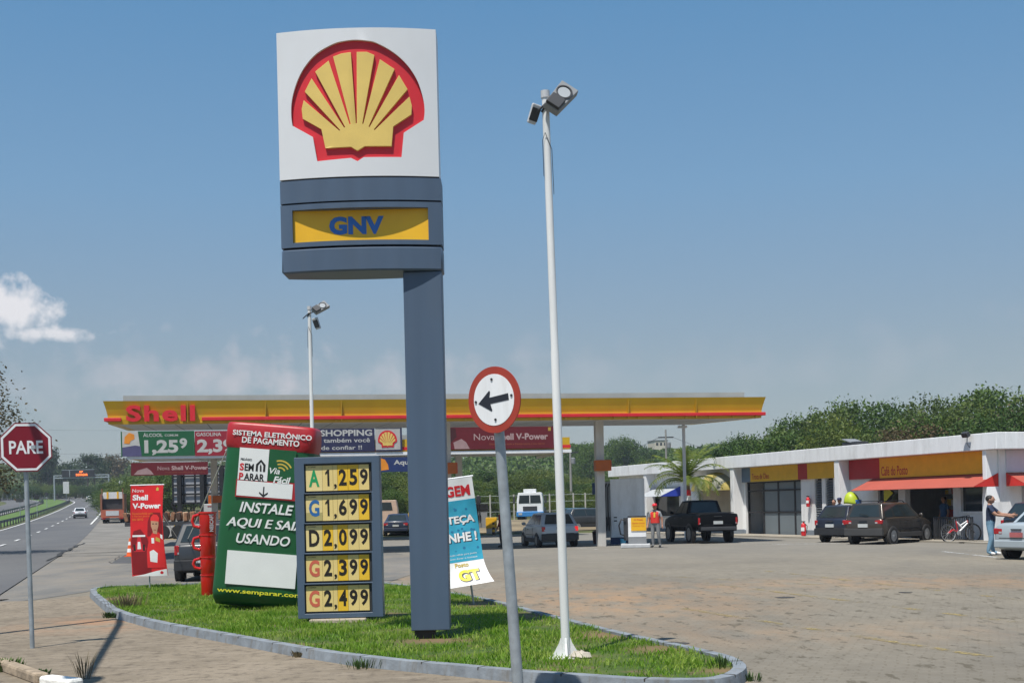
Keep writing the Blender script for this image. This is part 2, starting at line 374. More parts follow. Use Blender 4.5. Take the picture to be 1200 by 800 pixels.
cm = g.n.new('ShaderNodeMixRGB'); cm.blend_type = 'MULTIPLY'; g.l.new(g.mul(near, .36), cm.inputs[0]); g.l.new(base, cm.inputs[1]); g.l.new(br.outputs['Color'], cm.inputs[2]); c = cm.outputs[0]
dn = g.rng(g.noise(1.6, 6, .65, (1, .45, 1), 9), .36, .62)
for (cx, cy, rx, ry, k) in ((1.6, 23.5, 4.2, 6.5, .85), (7.5, 27, 7, 3, .6), (11, 25.5, 4, 2.2, .6), (-3, 32, 6, 4, .4), (4, 17, 5, 2.2, .35)):
    c = g.mix(g.mul(g.mul(g.spot((cx, cy), rx, ry), dn), k), c, (.34, .215, .12))
c = g.mix(g.mul(g.rng(g.noise(5, 5, .65, (1, .35, 1), 20), .57, .63), g.mul(near, .8)), c, (.10, .085, .06))
c = g.mix(g.rng(g.noise(.55, 5, .6, (1, .3, 1), 31), .56, .8, 0, .5), c, (.13, .125, .115))
c = g.mix(g.rng(nr.outputs[1], 37, 52, 0, .75), c, g.mix(g.rng(g.noise(.7, 6, .65, (.5, 1, 1), 3), .35, .65), (.180, .172, .154), (.228, .217, .193)))
g.bump(g.mul(g.noise(9, 5), g.mul(br.outputs['Fac'], -.5), 'ADD'), .5, .02); M_PAVE = g.done(c)
sheet('forecourt', [(-60, 5), (60, 5), (60, 79), (-30, 79)] + [(-26, 62), (-23.5, 48), (-30, 30)], .004, M_PAVE)
# asphalt driveway on the left
g = GM('driveway_asphalt', .9)
c = g.mix(g.rng(g.noise(.35, 6, .6, (1, .4, 1)), .4, .62), (.15, .146, .136), (.215, .20, .178)); c = g.mix(g.rng(g.noise(14, 4, .7), .4, .8, 0, .5), c, (.10, .098, .092))
c = g.mix(g.mul(g.rng(g.noise(.8, 6, .7, (1, .5, 1), 12), .45, .62), .55), c, (.245, .21, .165))
g.bump(g.noise(40, 4), .4, .01); M_DRIVE = g.done(c)
P = [gp(x, y) for x, y in ((-80, 712), (40, 703), (112, 692), (240, 684), (450, 684), (520, 660), (430, 640), (205, 632), (108, 634), (60, 655), (-20, 692))]
sheet('driveway', P, .010, M_DRIVE)
# brownish concrete apron in front of the island
g = GM('apron_concrete', .92)
c = g.mix(g.rng(g.noise(.5, 6, .6, (1, .5, 1)), .38, .62), (.168, .138, .10), (.252, .208, .152)); c = g.mix(g.rng(g.noise(3, 7, .75, (.5, 1.4, 1), 7), .44, .7, 0, .75), c, (.31, .26, .20))
c = g.mix(g.rng(g.noise(6, 7, .7, (1, .8, 1), 17), .50, .68, 0, .85), c, (.10, .08, .06)); c = g.mix(g.rng(g.noise(60, 3, .6), .5, .8, 0, .5), c, (.12, .10, .08))
c = g.mix(g.mul(g.rng(g.noise(1.2, 5, .6, off=40), .4, .6), g.spot((-6.6, 21.4), 2.2, 2.4)), c, (.33, .19, .11))
g.bump(g.mul(g.noise(25, 6, .7), g.noise(3, 4), 'ADD'), .5, .015); M_APRON = g.done(c)
KERB = [(103,698),(113,708),(122,716),(135,725),(180,738),(260,753),(340,769),(420,782),(520,792),(600,800),(650,804),(760,812),(835,812),(866,806),(878,797),(876,790),(862,782),(830,773),(780,762),(720,748),(660,732),(600,715),(560,705),(520,699),(480,691),(430,686),(300,687),(175,690),(110,693)]
KW = [gp(x, y) for x, y in KERB]
P = [gp(-300, 712), gp(40, 704)] + KW[:15] + [gp(920, 860), gp(1000, 1150), gp(-600, 1150)]
sheet('apron', P, .012, M_APRON)

# kerb and grass island
def closed(pts, it=2):
    for _ in range(it):
        q = []
        for i in range(len(pts)):
            a, b = pts[i], pts[(i + 1) % len(pts)]; q += [a * .75 + b * .25, a * .25 + b * .75]
        pts = q
    return pts
KP = closed([Vector((p.x, p.y, 0)) for p in KW])
if sum(KP[i].x * KP[(i + 1) % len(KP)].y - KP[(i + 1) % len(KP)].x * KP[i].y for i in range(len(KP))) < 0: KP = KP[::-1]
def inset(P, d):
    q = []
    for i in range(len(P)):
        t = (P[(i + 1) % len(P)] - P[i - 1]).normalized(); q.append(P[i] + Vector((-t.y, t.x, 0)) * d)
    return q
K2, K3 = inset(KP, .02), inset(KP, .15)
mb = MB(); n = len(KP); rk = random.Random(3)
for i in range(n):
    dz = rk.uniform(-.002, .002); e = Vector((rk.uniform(-.002, .002), rk.uniform(-.002, .002), 0))
    mb.v += [(KP[i].x, KP[i].y, 0), (K2[i].x + e.x, K2[i].y + e.y, .125 + dz), (K3[i].x + e.x, K3[i].y + e.y, .128 + dz), (K3[i].x, K3[i].y, .0)]
for i in range(n):
    j = (i + 1) % n
    for k in range(3): mb.f.append([i * 4 + k, j * 4 + k, j * 4 + k + 1, i * 4 + k + 1]); mb.m.append(0)
M_KERB = mat('kerb_grey_paint', (.20, .225, .25), .85, var=.22, scale=5, bump=.3, bscale=14, dirt=.95, dcol=(.14, .12, .09))
structure('kerb', mb, M_KERB, smooth=60)
jm = MB(); acc = 0.0
for i in range(n):
    a_, b_ = KP[i], KP[(i + 1) % n]; sl = (b_ - a_).length; t_ = (b_ - a_).normalized(); nn = Vector((-t_.y, t_.x, 0)); acc += sl
    if acc > 1.0: acc -= 1.0; jm.box(a_.lerp(b_, .5) + nn * .084 + Vector((0, 0, .0645)), (.014, .137, .131), Matrix.Rotation(math.atan2(t_.y, t_.x), 3, 'Z'))
structure('kerb_joint', jm, mat('kerb_joint_dark', (.05, .045, .038), .95))
g = GM('island_soil', .95)
c = g.mix(g.rng(g.noise(1.1, 6), .4, .6), (.045, .085, .014), (.09, .12, .03)); c = g.mix(g.rng(g.noise(2.5, 5, .6, off=5), .55, .68), c, (.13, .10, .055))
for s_ in ((-1.05, 16.4, .75, .55), (.62, 14.3, .4, .3)): c = g.mix(g.spot(s_[:2], s_[2], s_[3]), c, (.17, .11, .065))
for (px_, py_, rx_, ry_) in ((625, 722, .7, 1.2), (705, 745, .6, 1.0), (770, 761, .5, .7), (850, 786, .4, .35), (560, 707, .7, 1.2), (200, 728, .5, .4), (330, 755, .45, .3), (640, 785, .3, .2), (455, 720, .4, .4), (130, 702, .5, .8)):
    q_ = gp(px_, py_, .09); c = g.mix(g.mul(g.spot((q_.x, q_.y), rx_, ry_), .85), c, (.20, .125, .07))
M_SOIL = g.done(c); sheet('island_lawn_soil', [tuple(p) for p in inset(KP, .14)], .095, M_SOIL)
def inside(P, x, y):
    r = np.zeros(len(x), bool); n = len(P)
    for i in range(n):
        a, b = P[i], P[(i + 1) % n]
        cnd = ((a.y > y) != (b.y > y)) & (x < (b.x - a.x) * (y - a.y) / ((b.y - a.y) or 1e-9) + a.x); r ^= cnd
    return r
def fast_mesh(name, v, f, mat, parent=None):        # v (n,3), f (m,k)
    me = bpy.data.meshes.new(name); me.vertices.add(len(v)); me.vertices.foreach_set('co', v.astype(np.float32).ravel())
    k = f.shape[1]; me.loops.add(f.size); me.loops.foreach_set('vertex_index', f.astype(np.int32).ravel())
    me.polygons.add(len(f)); me.polygons.foreach_set('loop_start', np.arange(0, f.size, k, dtype=np.int32))
    me.materials.append(mat); me.update(calc_edges=True); return obj(name, me, parent)
rng = np.random.default_rng(5)
IP = inset(KP, .13); bb = (min(p.x for p in IP), max(p.x for p in IP), min(p.y for p in IP), max(p.y for p in IP))
GRASS = leafmat('grass_blades', (.055, .145, .008), (.16, .32, .020), (.34, .42, .08), .45, 1.4)
def blades(n, hmin, hmax, wd):
    x = rng.uniform(bb[0], bb[1], n); y = rng.uniform(bb[2], bb[3], n); k = inside(IP, x, y)
    bare = ((np.hypot((x + 1.05) / .75, (y - 16.35) / .42) < rng.uniform(.3, 1.2, n)))
    for (px_, py_, rx_, ry_) in ((625, 722, .5, .9), (705, 745, .4, .7), (770, 761, .35, .5), (850, 786, .3, .25), (560, 707, .5, .9), (200, 728, .5, .4), (330, 755, .45, .3), (640, 785, .3, .2), (455, 720, .4, .4), (130, 702, .4, .6)):
        q_ = gp(px_, py_, .09); bare |= np.hypot((x - q_.x) / rx_, (y - q_.y) / ry_) < rng.uniform(.25, 1.3, n)
    cl = np.sin(x * 3.1 + 1.7 * np.sin(y * 2.3)) * np.sin(y * 2.7 + 1.3 * np.sin(x * 1.9)) * .5 + .5
    k &= ~bare & (rng.random(n) < .12 + 1.0 * cl)
    x, y, cl = x[k], y[k], cl[k]; n = len(x); t = rng.uniform(0, 2 * np.pi, n); h = rng.uniform(hmin, hmax, n) * (.55 + .75 * cl) * np.where(rng.random(n) < .03, 1.9, 1)
    d = np.stack([np.cos(t), np.sin(t)], 1); ln = rng.normal(0, .45, (n, 2)) * h[:, None]
    z0 = .09; p = np.stack([x, y], 1); wv = wd * (.6 + .8 * rng.random(n))[:, None]
    V = np.zeros((n, 5, 3)); V[:, 0, :2] = p - d * wv; V[:, 1, :2] = p + d * wv; V[:, 0, 2] = V[:, 1, 2] = z0
    mid = p + ln * .35; V[:, 2, :2] = mid + d * wv * .8; V[:, 3, :2] = mid - d * wv * .8; V[:, 2, 2] = V[:, 3, 2] = z0 + h * .6
    V[:, 4, :2] = p + ln; V[:, 4, 2] = z0 + h
    b = np.arange(n)[:, None] * 5
    F_ = np.concatenate([b + [0, 1, 2], b + [0, 2, 3], b + [3, 2, 4]], 0); return V.reshape(-1, 3), F_
V, Fc = blades(230000, .025, .08, .0065); gr = fast_mesh('island_grass', V, Fc, GRASS); gr['kind'] = 'stuff'; tag(gr, 'green mown grass covering the kerbed island under the price signs', 'grass')

# ------------------------------------------------------------------ highway on the left: follows the rise of the land
RO, RD = Vector((-14.6, 36.5)), Vector((-47.0 + 14.6, 143 - 36.5)).normalized()        # right edge of the carriageway
def road_pt(s, off):                     # s metres along, off metres to the LEFT of the right edge
    bend = 0.0 if s < 285 else -.0016 * (s - 285) ** 2
    p = RO + RD * s + Vector((-RD.y, RD.x)) * (off - bend * .9); return p
def strip(name, s0, s1, o0, o1, dz, mat, step=5, dash=None, kind=True):
    mb = MB(); s = s0; rows = []
    while s < s1 + 1e-6: rows.append(s); s += step
    if dash is None:
        for s in rows:
            for o in (o0, o1): p = road_pt(s, o); mb.v.append((p.x, p.y, rise(p.y) + dz))
        for i in range(len(rows) - 1): mb.f.append([2 * i, 2 * i + 2, 2 * i + 3, 2 * i + 1][::-1]); mb.m.append(0)
    else:
        s = s0
        while s < s1:
            q = [road_pt(a, o) for a, o in ((s, o0), (s + dash[0], o0), (s + dash[0], o1), (s, o1))]
            mb.add([(p.x, p.y, rise(p.y) + dz) for p in q], [(0, 1, 2, 3)]); s += dash[0] + dash[1]
    return structure(name, mb, mat)
g = GM('highway_asphalt', .85)
c = g.mix(g.rng(g.noise(.12, 5, .6, (1, .35, 1)), .4, .62), (.105, .105, .108), (.14, .138, .135)); c = g.mix(g.rng(g.noise(9, 4, .7), .4, .8, 0, .5), c, (.075, .075, .078)); M_ROAD = g.done(c)
M_LINE = mat('road_line_white', (.62, .62, .60), .8, var=.2, scale=2)
strip('highway', -40, 400, -.6, 8.3, .035, M_ROAD)
strip('far_carriageway', -10, 400, 15.5, 24, .035, M_ROAD)
strip('median_lawn', -30, 400, 9.3, 15.0, .02, mat('median_grass', (.085, .15, .028), .95, var=.35, scale=.5, bump=.5, bscale=2))
strip('edge_line', 30, 390, 7.75, 7.95, .075, M_LINE); strip('edge_line', 108, 390, -.1, .12, .075, M_LINE)
strip('lane_line', 20, 380, 3.75, 3.95, .075, M_LINE, dash=(4, 8)); strip('far_edge_line', 0, 390, 16, 16.2, .075, M_LINE)
strip('verge_dirt', 25, 150, -15, -.6, .022, mat('verge_dirt', (.185, .17, .148), .95, var=.25, scale=.4))
TAR = mat('tar_seam', (.03, .029, .027), .8, var=.3)
def crack(pts, wd, z):
    mb = MB(); rk = random.Random(len(pts))
    P = [gp(*p) for p in pts]; q = []
    for a, b in zip(P, P[1:]): q += [a.lerp(b, t / 6) for t in range(6)]
    for p in q: e = rk.uniform(.35, 1.3) * wd; j = rk.uniform(-.12, .12); mb.v += [(p.x + j, p.y - e, z), (p.x + j, p.y + e, z)]
    for i in range(len(q) - 1): mb.f.append([2 * i, 2 * i + 2, 2 * i + 3, 2 * i + 1]); mb.m.append(0)
    return structure('tar_seam', mb, TAR)
crack([(58, 658), (76, 647), (90, 640), (118, 631)], .28, .055); crack([(70, 652), (112, 651), (150, 650)], .10, .018); crack([(127, 660), (144, 650)], .07, .02)
crack([(-10, 704), (12, 703)], .25, .02)
PATCH = mat('asphalt_patch', (.075, .075, .078), .85, var=.2, scale=2)
sheet('asphalt_patch', [gp(x, y) for x, y in ((130, 660), (146, 650), (215, 647), (222, 660))], .014, PATCH)
M_CONC = mat('pale_concrete', (.36, .31, .24), .9, var=.2, scale=.8, bump=.3)
# worn paint on the forecourt
def worn(name, col, thr):
    g = GM(name, .85); c = g.mix(g.noise(3), col, tuple(k * .7 for k in col)); g.done(c)
    al = g.mul(g.rng(g.noise(1.4, 6, .7, off=3), thr, thr + .12), g.rng(g.noise(18, 3), .35, .55)); g.l.new(al, g.p.inputs['Alpha']); return g.m
M_YL, M_WL = worn('worn_yellow_paint', (.40, .31, .13), .48), worn('worn_white_paint', (.6, .6, .58), .40)
def pline(p, q, wd, mat, z=.009, name='parking_line'):
    a, b = gp(*p), gp(*q); d = (b - a).normalized(); nn = Vector((-d.y, d.x, 0)) * wd / 2
    mb = MB().add([(v.x, v.y, z) for v in (a - nn, b - nn, b + nn, a + nn)], [(0, 1, 2, 3)]); structure(name, mb, mat)
for p, q, w_ in (((872, 666), (1260, 710), .14), ((820, 682), (1190, 729), .14), ((800, 713), (1160, 770), .14), ((740, 673), (1050, 690), .10)): pline(p, q, w_, M_YL)
for p, q, w_ in (((1105, 646), (1168, 653), .16), ((1135, 644.5), (1180, 645.5), .12), ((905, 637.5), (985, 636.5), .35), ((610, 637), (700, 643.5), .12)): pline(p, q, w_, M_WL)
OIL = mat('drain_iron', (.05, .046, .042), .8, var=.3)
for px_, (x, y, r_) in enumerate(((920, 700, .34), (790, 754, .30), (1060, 694, .22))):
    p = gp(x, y); sheet('drain_cover', [(p.x + r_ * .55 * math.cos(k * .6283) * (1 + .25 * math.sin(k * 2.1 + px_)), p.y + r_ * .5 * math.sin(k * .6283)) for k in range(10)], .0095, OIL)
# earth bank beyond the pumps
mb = MB()
for i in range(40):
    x = -23 + i * 1.5; dy = math.sin(i * .7) * 1.2
    for (yy, zz) in ((84, 0), (88, .35), (96, .55), (104, .4)): mb.v.append((x, yy + dy, rise(yy + dy) + zz + .02))
for i in range(39):
    for k in range(3): a = i * 4 + k; mb.f.append([a, a + 4, a + 5, a + 1]); mb.m.append(0)
structure('earth_bank', mb, mat('bank_earth', (.21, .165, .10), .95, var=.4, scale=.35, bump=.5, bscale=3), smooth=60)
# broken roadside kerb, bottom left
a, b = gp(-14, 778), gp(48, 801); d = b - a; ang = math.atan2(d.y, d.x)
structure('roadside_kerb', MB().box((0, 0, .06), (d.length + .1, .16, .13)), mat('old_kerb_concrete', (.30, .235, .165), .95, var=.35, scale=7, bump=.9, bscale=9), bevel=.03).location = (a + b) / 2
bpy.data.objects['roadside_kerb'].rotation_euler.z = ang
a, b = gp(52, 801), gp(92, 806); d = b - a
o = MB().box((0, 0, .04), (d.length * .9, .18, .12)).build('kerb_block', mat('whitewashed_concrete', (.80, .79, .74), .9, var=.08, scale=9, bump=.6, bscale=12), bevel=.03)
o.location = (a + b) / 2; o.rotation_euler.z = math.atan2(d.y, d.x); tag(o, 'whitewashed concrete kerb block on the ground beside the weeds', 'kerb block')
# distant hill on the left, wooded ridges
def hill(name, pts, Y0, Y1, mat):       # crest given in photo pixels at depth Y1
    mb = MB(); n = len(pts)
    for x, y in pts:
        c_ = at(x, y, Y1)
        for k in range(7):
            t = k / 6; Y = Y0 + (Y1 - Y0) * t; X = c_.x * (Y / Y1) ; z0 = rise(Y0) - .3
            mb.v.append((X, Y, z0 + (c_.z - z0) * (t * t * (3 - 2 * t))))
        mb.v.append((c_.x, Y1 + 150, c_.z - 12))
    for i in range(n - 1):
        for k in range(7): a = i * 8 + k; mb.f.append([a, a + 8, a + 9, a + 1]); mb.m.append(0)
    return structure(name, mb, mat, smooth=80)
M_HILL = mat('hill_scrub', (.085, .105, .04), .95, var=.55, scale=.02, bump=.6, bscale=.2)
hill('hill', [(-160, 560), (-60, 552), (0, 549), (40, 546), (80, 551), (130, 556), (190, 560), (260, 566), (400, 570)], 420, 620, M_HILL)
hill('wooded_hill', [(420, 566), (470, 552), (560, 540), (640, 532), (680, 526), (730, 531), (780, 534), (840, 527), (900, 522), (1000, 525), (1300, 530)], 230, 420, M_HILL)

# ------------------------------------------------------------------ store building on the right
ZR = 4.1
q = at(1170, 507, (ZR - H) / ray(1170, 507)[1]); p0 = at(725, 547, (ZR - H) / ray(725, 547)[1])
SO = Vector((p0.x, p0.y, 0)); SD = Vector((q.x - p0.x, q.y - p0.y, 0)); SL = SD.length; SD.normalize()
SR_ = math.atan2(SD.y, SD.x); store = thing('store_building', 'long low white store with yellow sign boards and red awnings', 'building', SO, SR_)
def fx(px, off=0.0):                        # photo column -> metres along the facade (on a line off metres in front of it)
    a = (px - 600) / F * CR; o = SO + Vector((SD.y, -SD.x, 0)) * off
    return (a * o.y - o.x) / (SD.x - a * SD.y)
def fz(px, py): x = fx(px); Y = SO.y + SD.y * x; return at(px, py, Y).z
ZB = 3.47
XE = SL                                     # outer corner
# walls: y=0 is the wall plane, building extends to +y, the band overhangs to -y
def wall(mb, x0, x1, z0, z1, t=.25): mb.bx(x0, x1, 0, t, z0, z1)
DX0, DX1 = fx(733), fx(743); KX0, KX1 = fx(757), fx(796); SX0, SX1 = fx(820), fx(856)
GX0, GX1 = fx(874), fx(939); C1, C2, C3, C4, C5, C6 = fx(1029), fx(1053), fx(1061), fx(1117), fx(1126), fx(1169)
LV = [(fx(955), fx(963.5)), (fx(967.5), fx(977))]
mb = MB(); SK = 1.0
def hole(x, x0, x1, z0, z1, nx):            # wall from x to x0, then an opening, returns x1
    wall(mb, x, x0, 0, ZB + .3)
    if z0 > 0: wall(mb, x0, x1, 0, z0)
    wall(mb, x0, x1, z1, ZB + .3); return x1
x = 0.0
x = hole(x, DX0, DX1, 0, 2.5, 0); x = hole(x, KX0, KX1, .95, 2.45, 0); x = hole(x, SX0, SX1, .2, 2.9, 0); x = hole(x, GX0, GX1, 0, 2.72, 0)
for a, b in LV: x = hole(x, a, b, .15, 2.72, 0)
x = hole(x, C1, C2, .9, 2.55, 0); x = hole(x, C3, C4, 0, 2.55, 0); x = hole(x, C5, C6, 1.15, 2.55, 0); wall(mb, x, XE, 0, ZB + .3)
DEP = 11.0
mb.bx(0, XE, DEP - .25, DEP, 0, ZB + .3); mb.bx(0, .25, .25, DEP - .25, 0, ZB + .3)
EX = XE - .25                                # end wall, with a window under the second awning
mb.bx(EX, XE, .25, 1.0, 0, ZB + .3); mb.bx(EX, XE, 1.0, 4.0, 0, .9); mb.bx(EX, XE, 1.0, 4.0, 2.3, ZB + .3); mb.bx(EX, XE, 4.0, DEP - .25, 0, ZB + .3)
mb.bx(fx(866), fx(866) + .2, .25, DEP - .25, 0, ZB + .3); mb.bx(fx(1010), fx(1010) + .2, .25, DEP - .25, 0, ZB + .3)
mb.build('wall', WALLW, store)
MB().bx(-.1, XE + .3, -.2, DEP + .2, ZB + .3, ZB + .42).build('roof', mat('roof_slab', (.4, .38, .34), .9), store)
b = MB(); b.bx(-.3, XE + .62, -.62, -.2, ZB, ZR); b.bx(XE + .2, XE + .62, -.2, DEP, ZB, ZR); b.bx(-.3, XE + .2, -.2, 0, ZB, ZB + .1); b.bx(-.3, XE + .2, DEP, DEP + .3, ZB + .1, ZR)
b.build('fascia_band', WALLW, store, bevel=.02)
DADO = mat('grey_blue_dado', (.20, .235, .28), .8)
for px in (768, 872, 997):
    x = fx(px); p_ = MB().bx(x - .38, x, -.58, -.002, 0, ZB).build('pillar', WALLW, store, bevel=.015); MB().bx(x - .39, x + .01, -.59, -.003, .0, .28).build('plinth', DADO, p_)
x = XE; MB().prism([(x - .30, 0), (x - .02, 0), (x + .02, 1.5), (x - .06, 2.3), (x - .06, ZB), (x - .26, ZB), (x - .26, 2.3), (x - .34, 1.5)], -.55, -.004).build('pillar', WALLW, store, bevel=.02)
MB().bx(XE + .003, XE + .05, .3, DEP, 2.62, ZB - .02).build('end_panel', mat('lilac_panel', (.62, .60, .68), .6, var=.04), store)
MB().bx(.02, GX0 - .02, -.02, -.004, 0, .25).bx(GX1 + .02, LV[0][0] - .05, -.02, -.004, 0, .3).build('plinth', DADO, store)
SRED = mat('board_red', (.42, .012, .02), .5, var=.05); SYEL = mat('board_yellow', (.76, .42, .014), .5, var=.06); SBLU = mat('board_blue_grey', (.13, .19, .27), .5)
def board(px0, px1, z0, z1, segs, words=None, wx=None, wl=None, wh=.4):
    o = None
    for a, b_, m in segs:
        mbx = MB().bx(fx(a), fx(b_), -.10, -.012, z0, z1)
        if o is None: o = mbx.build('sign_board', m, store)
        else: mbx.build('board_panel', m, o)
    if words: text(o, words, SRED, fx(wx), z0 + .30, -.106, wh, wd=wl, bold=.01, align='L')
    return o
board(872, 982, 2.72, ZB - .01, ((872, 882, SBLU), (882, 938, SYEL), (938, 949, SRED), (949, 981, SYEL)), 'Troca de Óleo', 884, fx(904) - fx(884), .36)
board(998, 1170, 2.60, ZB - .01, ((998, 1034, SRED), (1034, 1170, SYEL)), 'Café do Posto', 1036, fx(1067) - fx(1036), .40)
# garage: dark opening with framed frosted panels
FROST = mat('frosted_panel', (.16, .19, .21), .5, var=.1, scale=.6); IRON = mat('dark_iron_frame', (.018, .018, .022), .6)
gd = MB(); xs_ = [GX0 + .02 + (GX1 - GX0 - .04) * t for t in (0, .30, .57, .86, 1)]
zs_ = [.02, 1.18, 2.28, 2.70]
for t in xs_: gd.bx(t - .07, t + .07, .12, .22, 0, 2.715)
for z in zs_: gd.bx(GX0 + .02, GX1 - .02, .10, .20, max(.0, z - .06), z + .012)
gdo = gd.build('garage_door', IRON, store)
for i in range(1, 4):
    for j in range(3): MB().bx(xs_[i] + .075, xs_[i + 1] - .075, .14, .18, zs_[j] + .02, zs_[j + 1] - .065).build('pane', FROST, gdo)
for a, b_ in LV:
    lv = MB()
    for k in range(22): lv.box(((a + b_) / 2, .10, .22 + k * .113), (b_ - a - .02, .13, .02), Matrix.Rotation(R(38), 3, 'X'))
    lv.build('louvre', mat('louvre_grey', (.17, .19, .21), .5), store); MB().bx(a, b_, .19, .21, .15, 2.72).build('louvre_back', IRON, store)
dr = MB().bx(DX0 + .02, DX0 + .9, .05, .10, .02, 2.48).build('door', WALLW, store); MB().cyl((DX0 + .82, .03, 1.05), (DX0 + .82, .03, 1.2), .02).build('handle', CHROME, dr)
MB().bx(DX0 + .9, DX1, .12, .14, 0, 2.5).build('doorway_glass', FROST, store)
wi = MB().bx(KX0 + .02, KX1 - .02, .1, .13, .97, 2.43).build('window', WINDOW, store); MB().bx(KX0 - .05, KX1 + .05, -.25, -.01, .88, .97).build('counter', LGREY, wi)
MB().bx(SX0, SX1, .20, .24, .2, 2.9).build('shop_panel', mat('beige_panel', (.45, .38, .28), .7, var=.2, scale=1), store)
# yellow arched canopy over the small shop
ar = MB(); xc, wr = (SX0 + SX1) / 2 + .3, (SX1 - SX0) / 2 + .2
for i in range(13):
    t = math.pi * i / 12
    for k in range(6):
        u = math.pi / 2 * k / 5; ar.v.append((xc - wr * math.cos(t), -.02 - .9 * math.cos(u) * math.sin(t) ** .4, 2.35 + 1.0 * math.sin(t) * math.sin(u) ** .7))
for i in range(12):
    for k in range(5): a = i * 6 + k; ar.f.append([a, a + 1, a + 7, a + 6]); ar.m.append(0 if i % 4 < 2 else 1)
ar.build('arched_awning', [mat('awning_cream', (.26, .26, .21), .8), mat('awning_dull_yellow', (.36, .29, .08), .8)], store, smooth=50)
# kiosk awning, grey with one blue end
def awning(x0, x1, zt, zb, pr, m_top, m_end, end0=True, end1=True, axis=0):
    t = .02; mm = MB()
    P = lambda x, y, z: (x, y, z)
    mm.add([P(x0, -.02, zt), P(x1, -.02, zt), P(x1, -pr, zb), P(x0, -pr, zb), P(x0, -.02, zt - t), P(x1, -.02, zt - t), P(x1, -pr, zb - t), P(x0, -pr, zb - t)], [(0, 1, 2, 3), (4, 7, 6, 5), (3, 2, 6, 7)], 0)
    for x, e in ((x0, end0), (x1, end1)):
        if e: s_ = -1 if x == x0 else 1; mm.add([P(x + .012 * s_, -.02, zt), P(x + .012 * s_, -pr, zb - .01), P(x + .012 * s_, -.02, zb - .01), P(x, -.02, zt), P(x, -pr, zb - .01), P(x, -.02, zb - .01)], [(0, 1, 2), (3, 5, 4)], 1)
    return mm.build('awning', [m_top, m_end], store)
awning(fx(771), fx(798), fz(785, 570), fz(785, 581), 1.3, mat('awning_grey', (.40, .42, .44), .8), mat('awning_blue', (.02, .05, .40), .7))
AW = mat('awning_red', (.38, .082, .055), .8, var=.07, scale=.8); AWE = mat('awning_red_end', (.60, .028, .02), .8)
awning(fx(1024), fx(1171), 2.60, 2.10, 1.15, AW, AWE)
aw2 = awning(0.3, 6.0, 2.60, 2.10, 1.15, AW, AWE); aw2.rotation_euler.z = R(90); aw2.location = (XE, 0, 0)
MB().bx(XE - .2, XE - .15, 1.0, 4.0, .9, 2.3).build('window', WINDOW, store); pa = MB().bx(XE - .14, XE - .12, 1.1, 2.0, 1.3, 2.1).build('notice', mat('notice_paper', (.42, .43, .44), .8), store)
# cafe front
MB().bx(C5, C6, .12, .15, 1.15, 2.55).build('window', WINDOW, store); MB().bx(C5 - .05, C6 + .05, -.06, .0, 1.07, 1.15).build('sill', WALLW, store)
MB().bx(C1, C2, .12, .15, .9, 2.55).build('window', WINDOW, store)
yd = MB().prism([(C1 + .35, 1.55), (C1 + 1.0, 1.95), (C1 + .35, 2.35)], .06, .08).build('yellow_arrow_sticker', mat('sticker_yellow_green', (.62, .60, .03), .5), store)
rl = MB(); RX0, RX1 = fx(1113), fx(1158)
for k in range(22): xx = RX0 + (RX1 - RX0) * k / 21; rl.cyl((xx, -.75, .08), (xx, -.75, .92), .018, n=6)
rl.bx(RX0, RX1, -.78, -.72, .92, .96).bx(RX0, RX1, -.77, -.73, .08, .12)
for xx in (RX0, (RX0 + RX1) / 2, RX1): rl.bx(xx - .03, xx + .03, -.78, -.72, 0, .96)
def sw(x, y, z=0): return store.matrix_basis @ Vector((x, y, z))
bpy.context.view_layer.update()
o = rl.build('railing', DARK, loc=SO); o.rotation_euler.z = SR_; tag(o, 'low dark metal railing in front of the white café wall', 'railing')
structure('store_walkway', MB().bx(0, XE + .3, -1.9, -.003, .0, .06).bx(XE + .003, XE + 1.6, -1.9, DEP, 0, .06).map(lambda v: sw(v.x, v.y, v.z)), mat('walkway_concrete', (.30, .27, .22), .9, var=.15, scale=.8))
# inside the cafe: counter and shelves with goods
cs = thing('display_shelf', 'dim display shelf with coloured packets inside the open café door', 'shelf', sw((C3 + C4) / 2, 2.6), SR_)
f = MB(); W2 = (C4 - C3) / 2 + .6
for k in range(4): f.bx(-W2, W2, -.2, .2, .3 + k * .5, .34 + k * .5)
f.bx(-W2, W2, .2, .24, 0, 2.1); f.build('shelf_frame', GREY, cs); rk = random.Random(2)
gm = [mat('pk_' + n_, c_, .6) for n_, c_ in (('yellow', (.7, .5, .05)), ('red', (.5, .05, .04)), ('white', (.7, .7, .7)), ('blue', (.1, .25, .5)), ('brown', (.2, .12, .07)))]
for k in range(4):
    pk = MB(); xx = -W2 + .05
    while xx < W2 - .25:
        ww = rk.uniform(.1, .28); pk.bx(xx, xx + ww * .9, -.18, .1, .345 + k * .5, .345 + k * .5 + rk.uniform(.15, .38), m=rk.randrange(5)); xx += ww
    o = pk.build('packets', gm, cs); o['kind'] = 'stuff'
for nm, px0, zz, lab in (('vent_unit', 915, ZR + .0, 'small grey metal vent on the white roof edge'),):
    v = thing(nm, lab, 'vent', sw(fx(992), .6, ZB + .43), SR_); MB().bx(-.7, .5, -.3, .3, 0, .42).build('vent_body', DARK, v, bevel=.03); MB().box((-.3, 0, .48), (.7, .7, .04), Matrix.Rotation(R(14), 3, 'Y')).build('vent_cap', GREY, v)
fl = thing('flood_lamp', 'small floodlight on a bent bracket on the white roof corner', 'lamp', sw(fx(1154), -.63, ZR - .25), SR_)
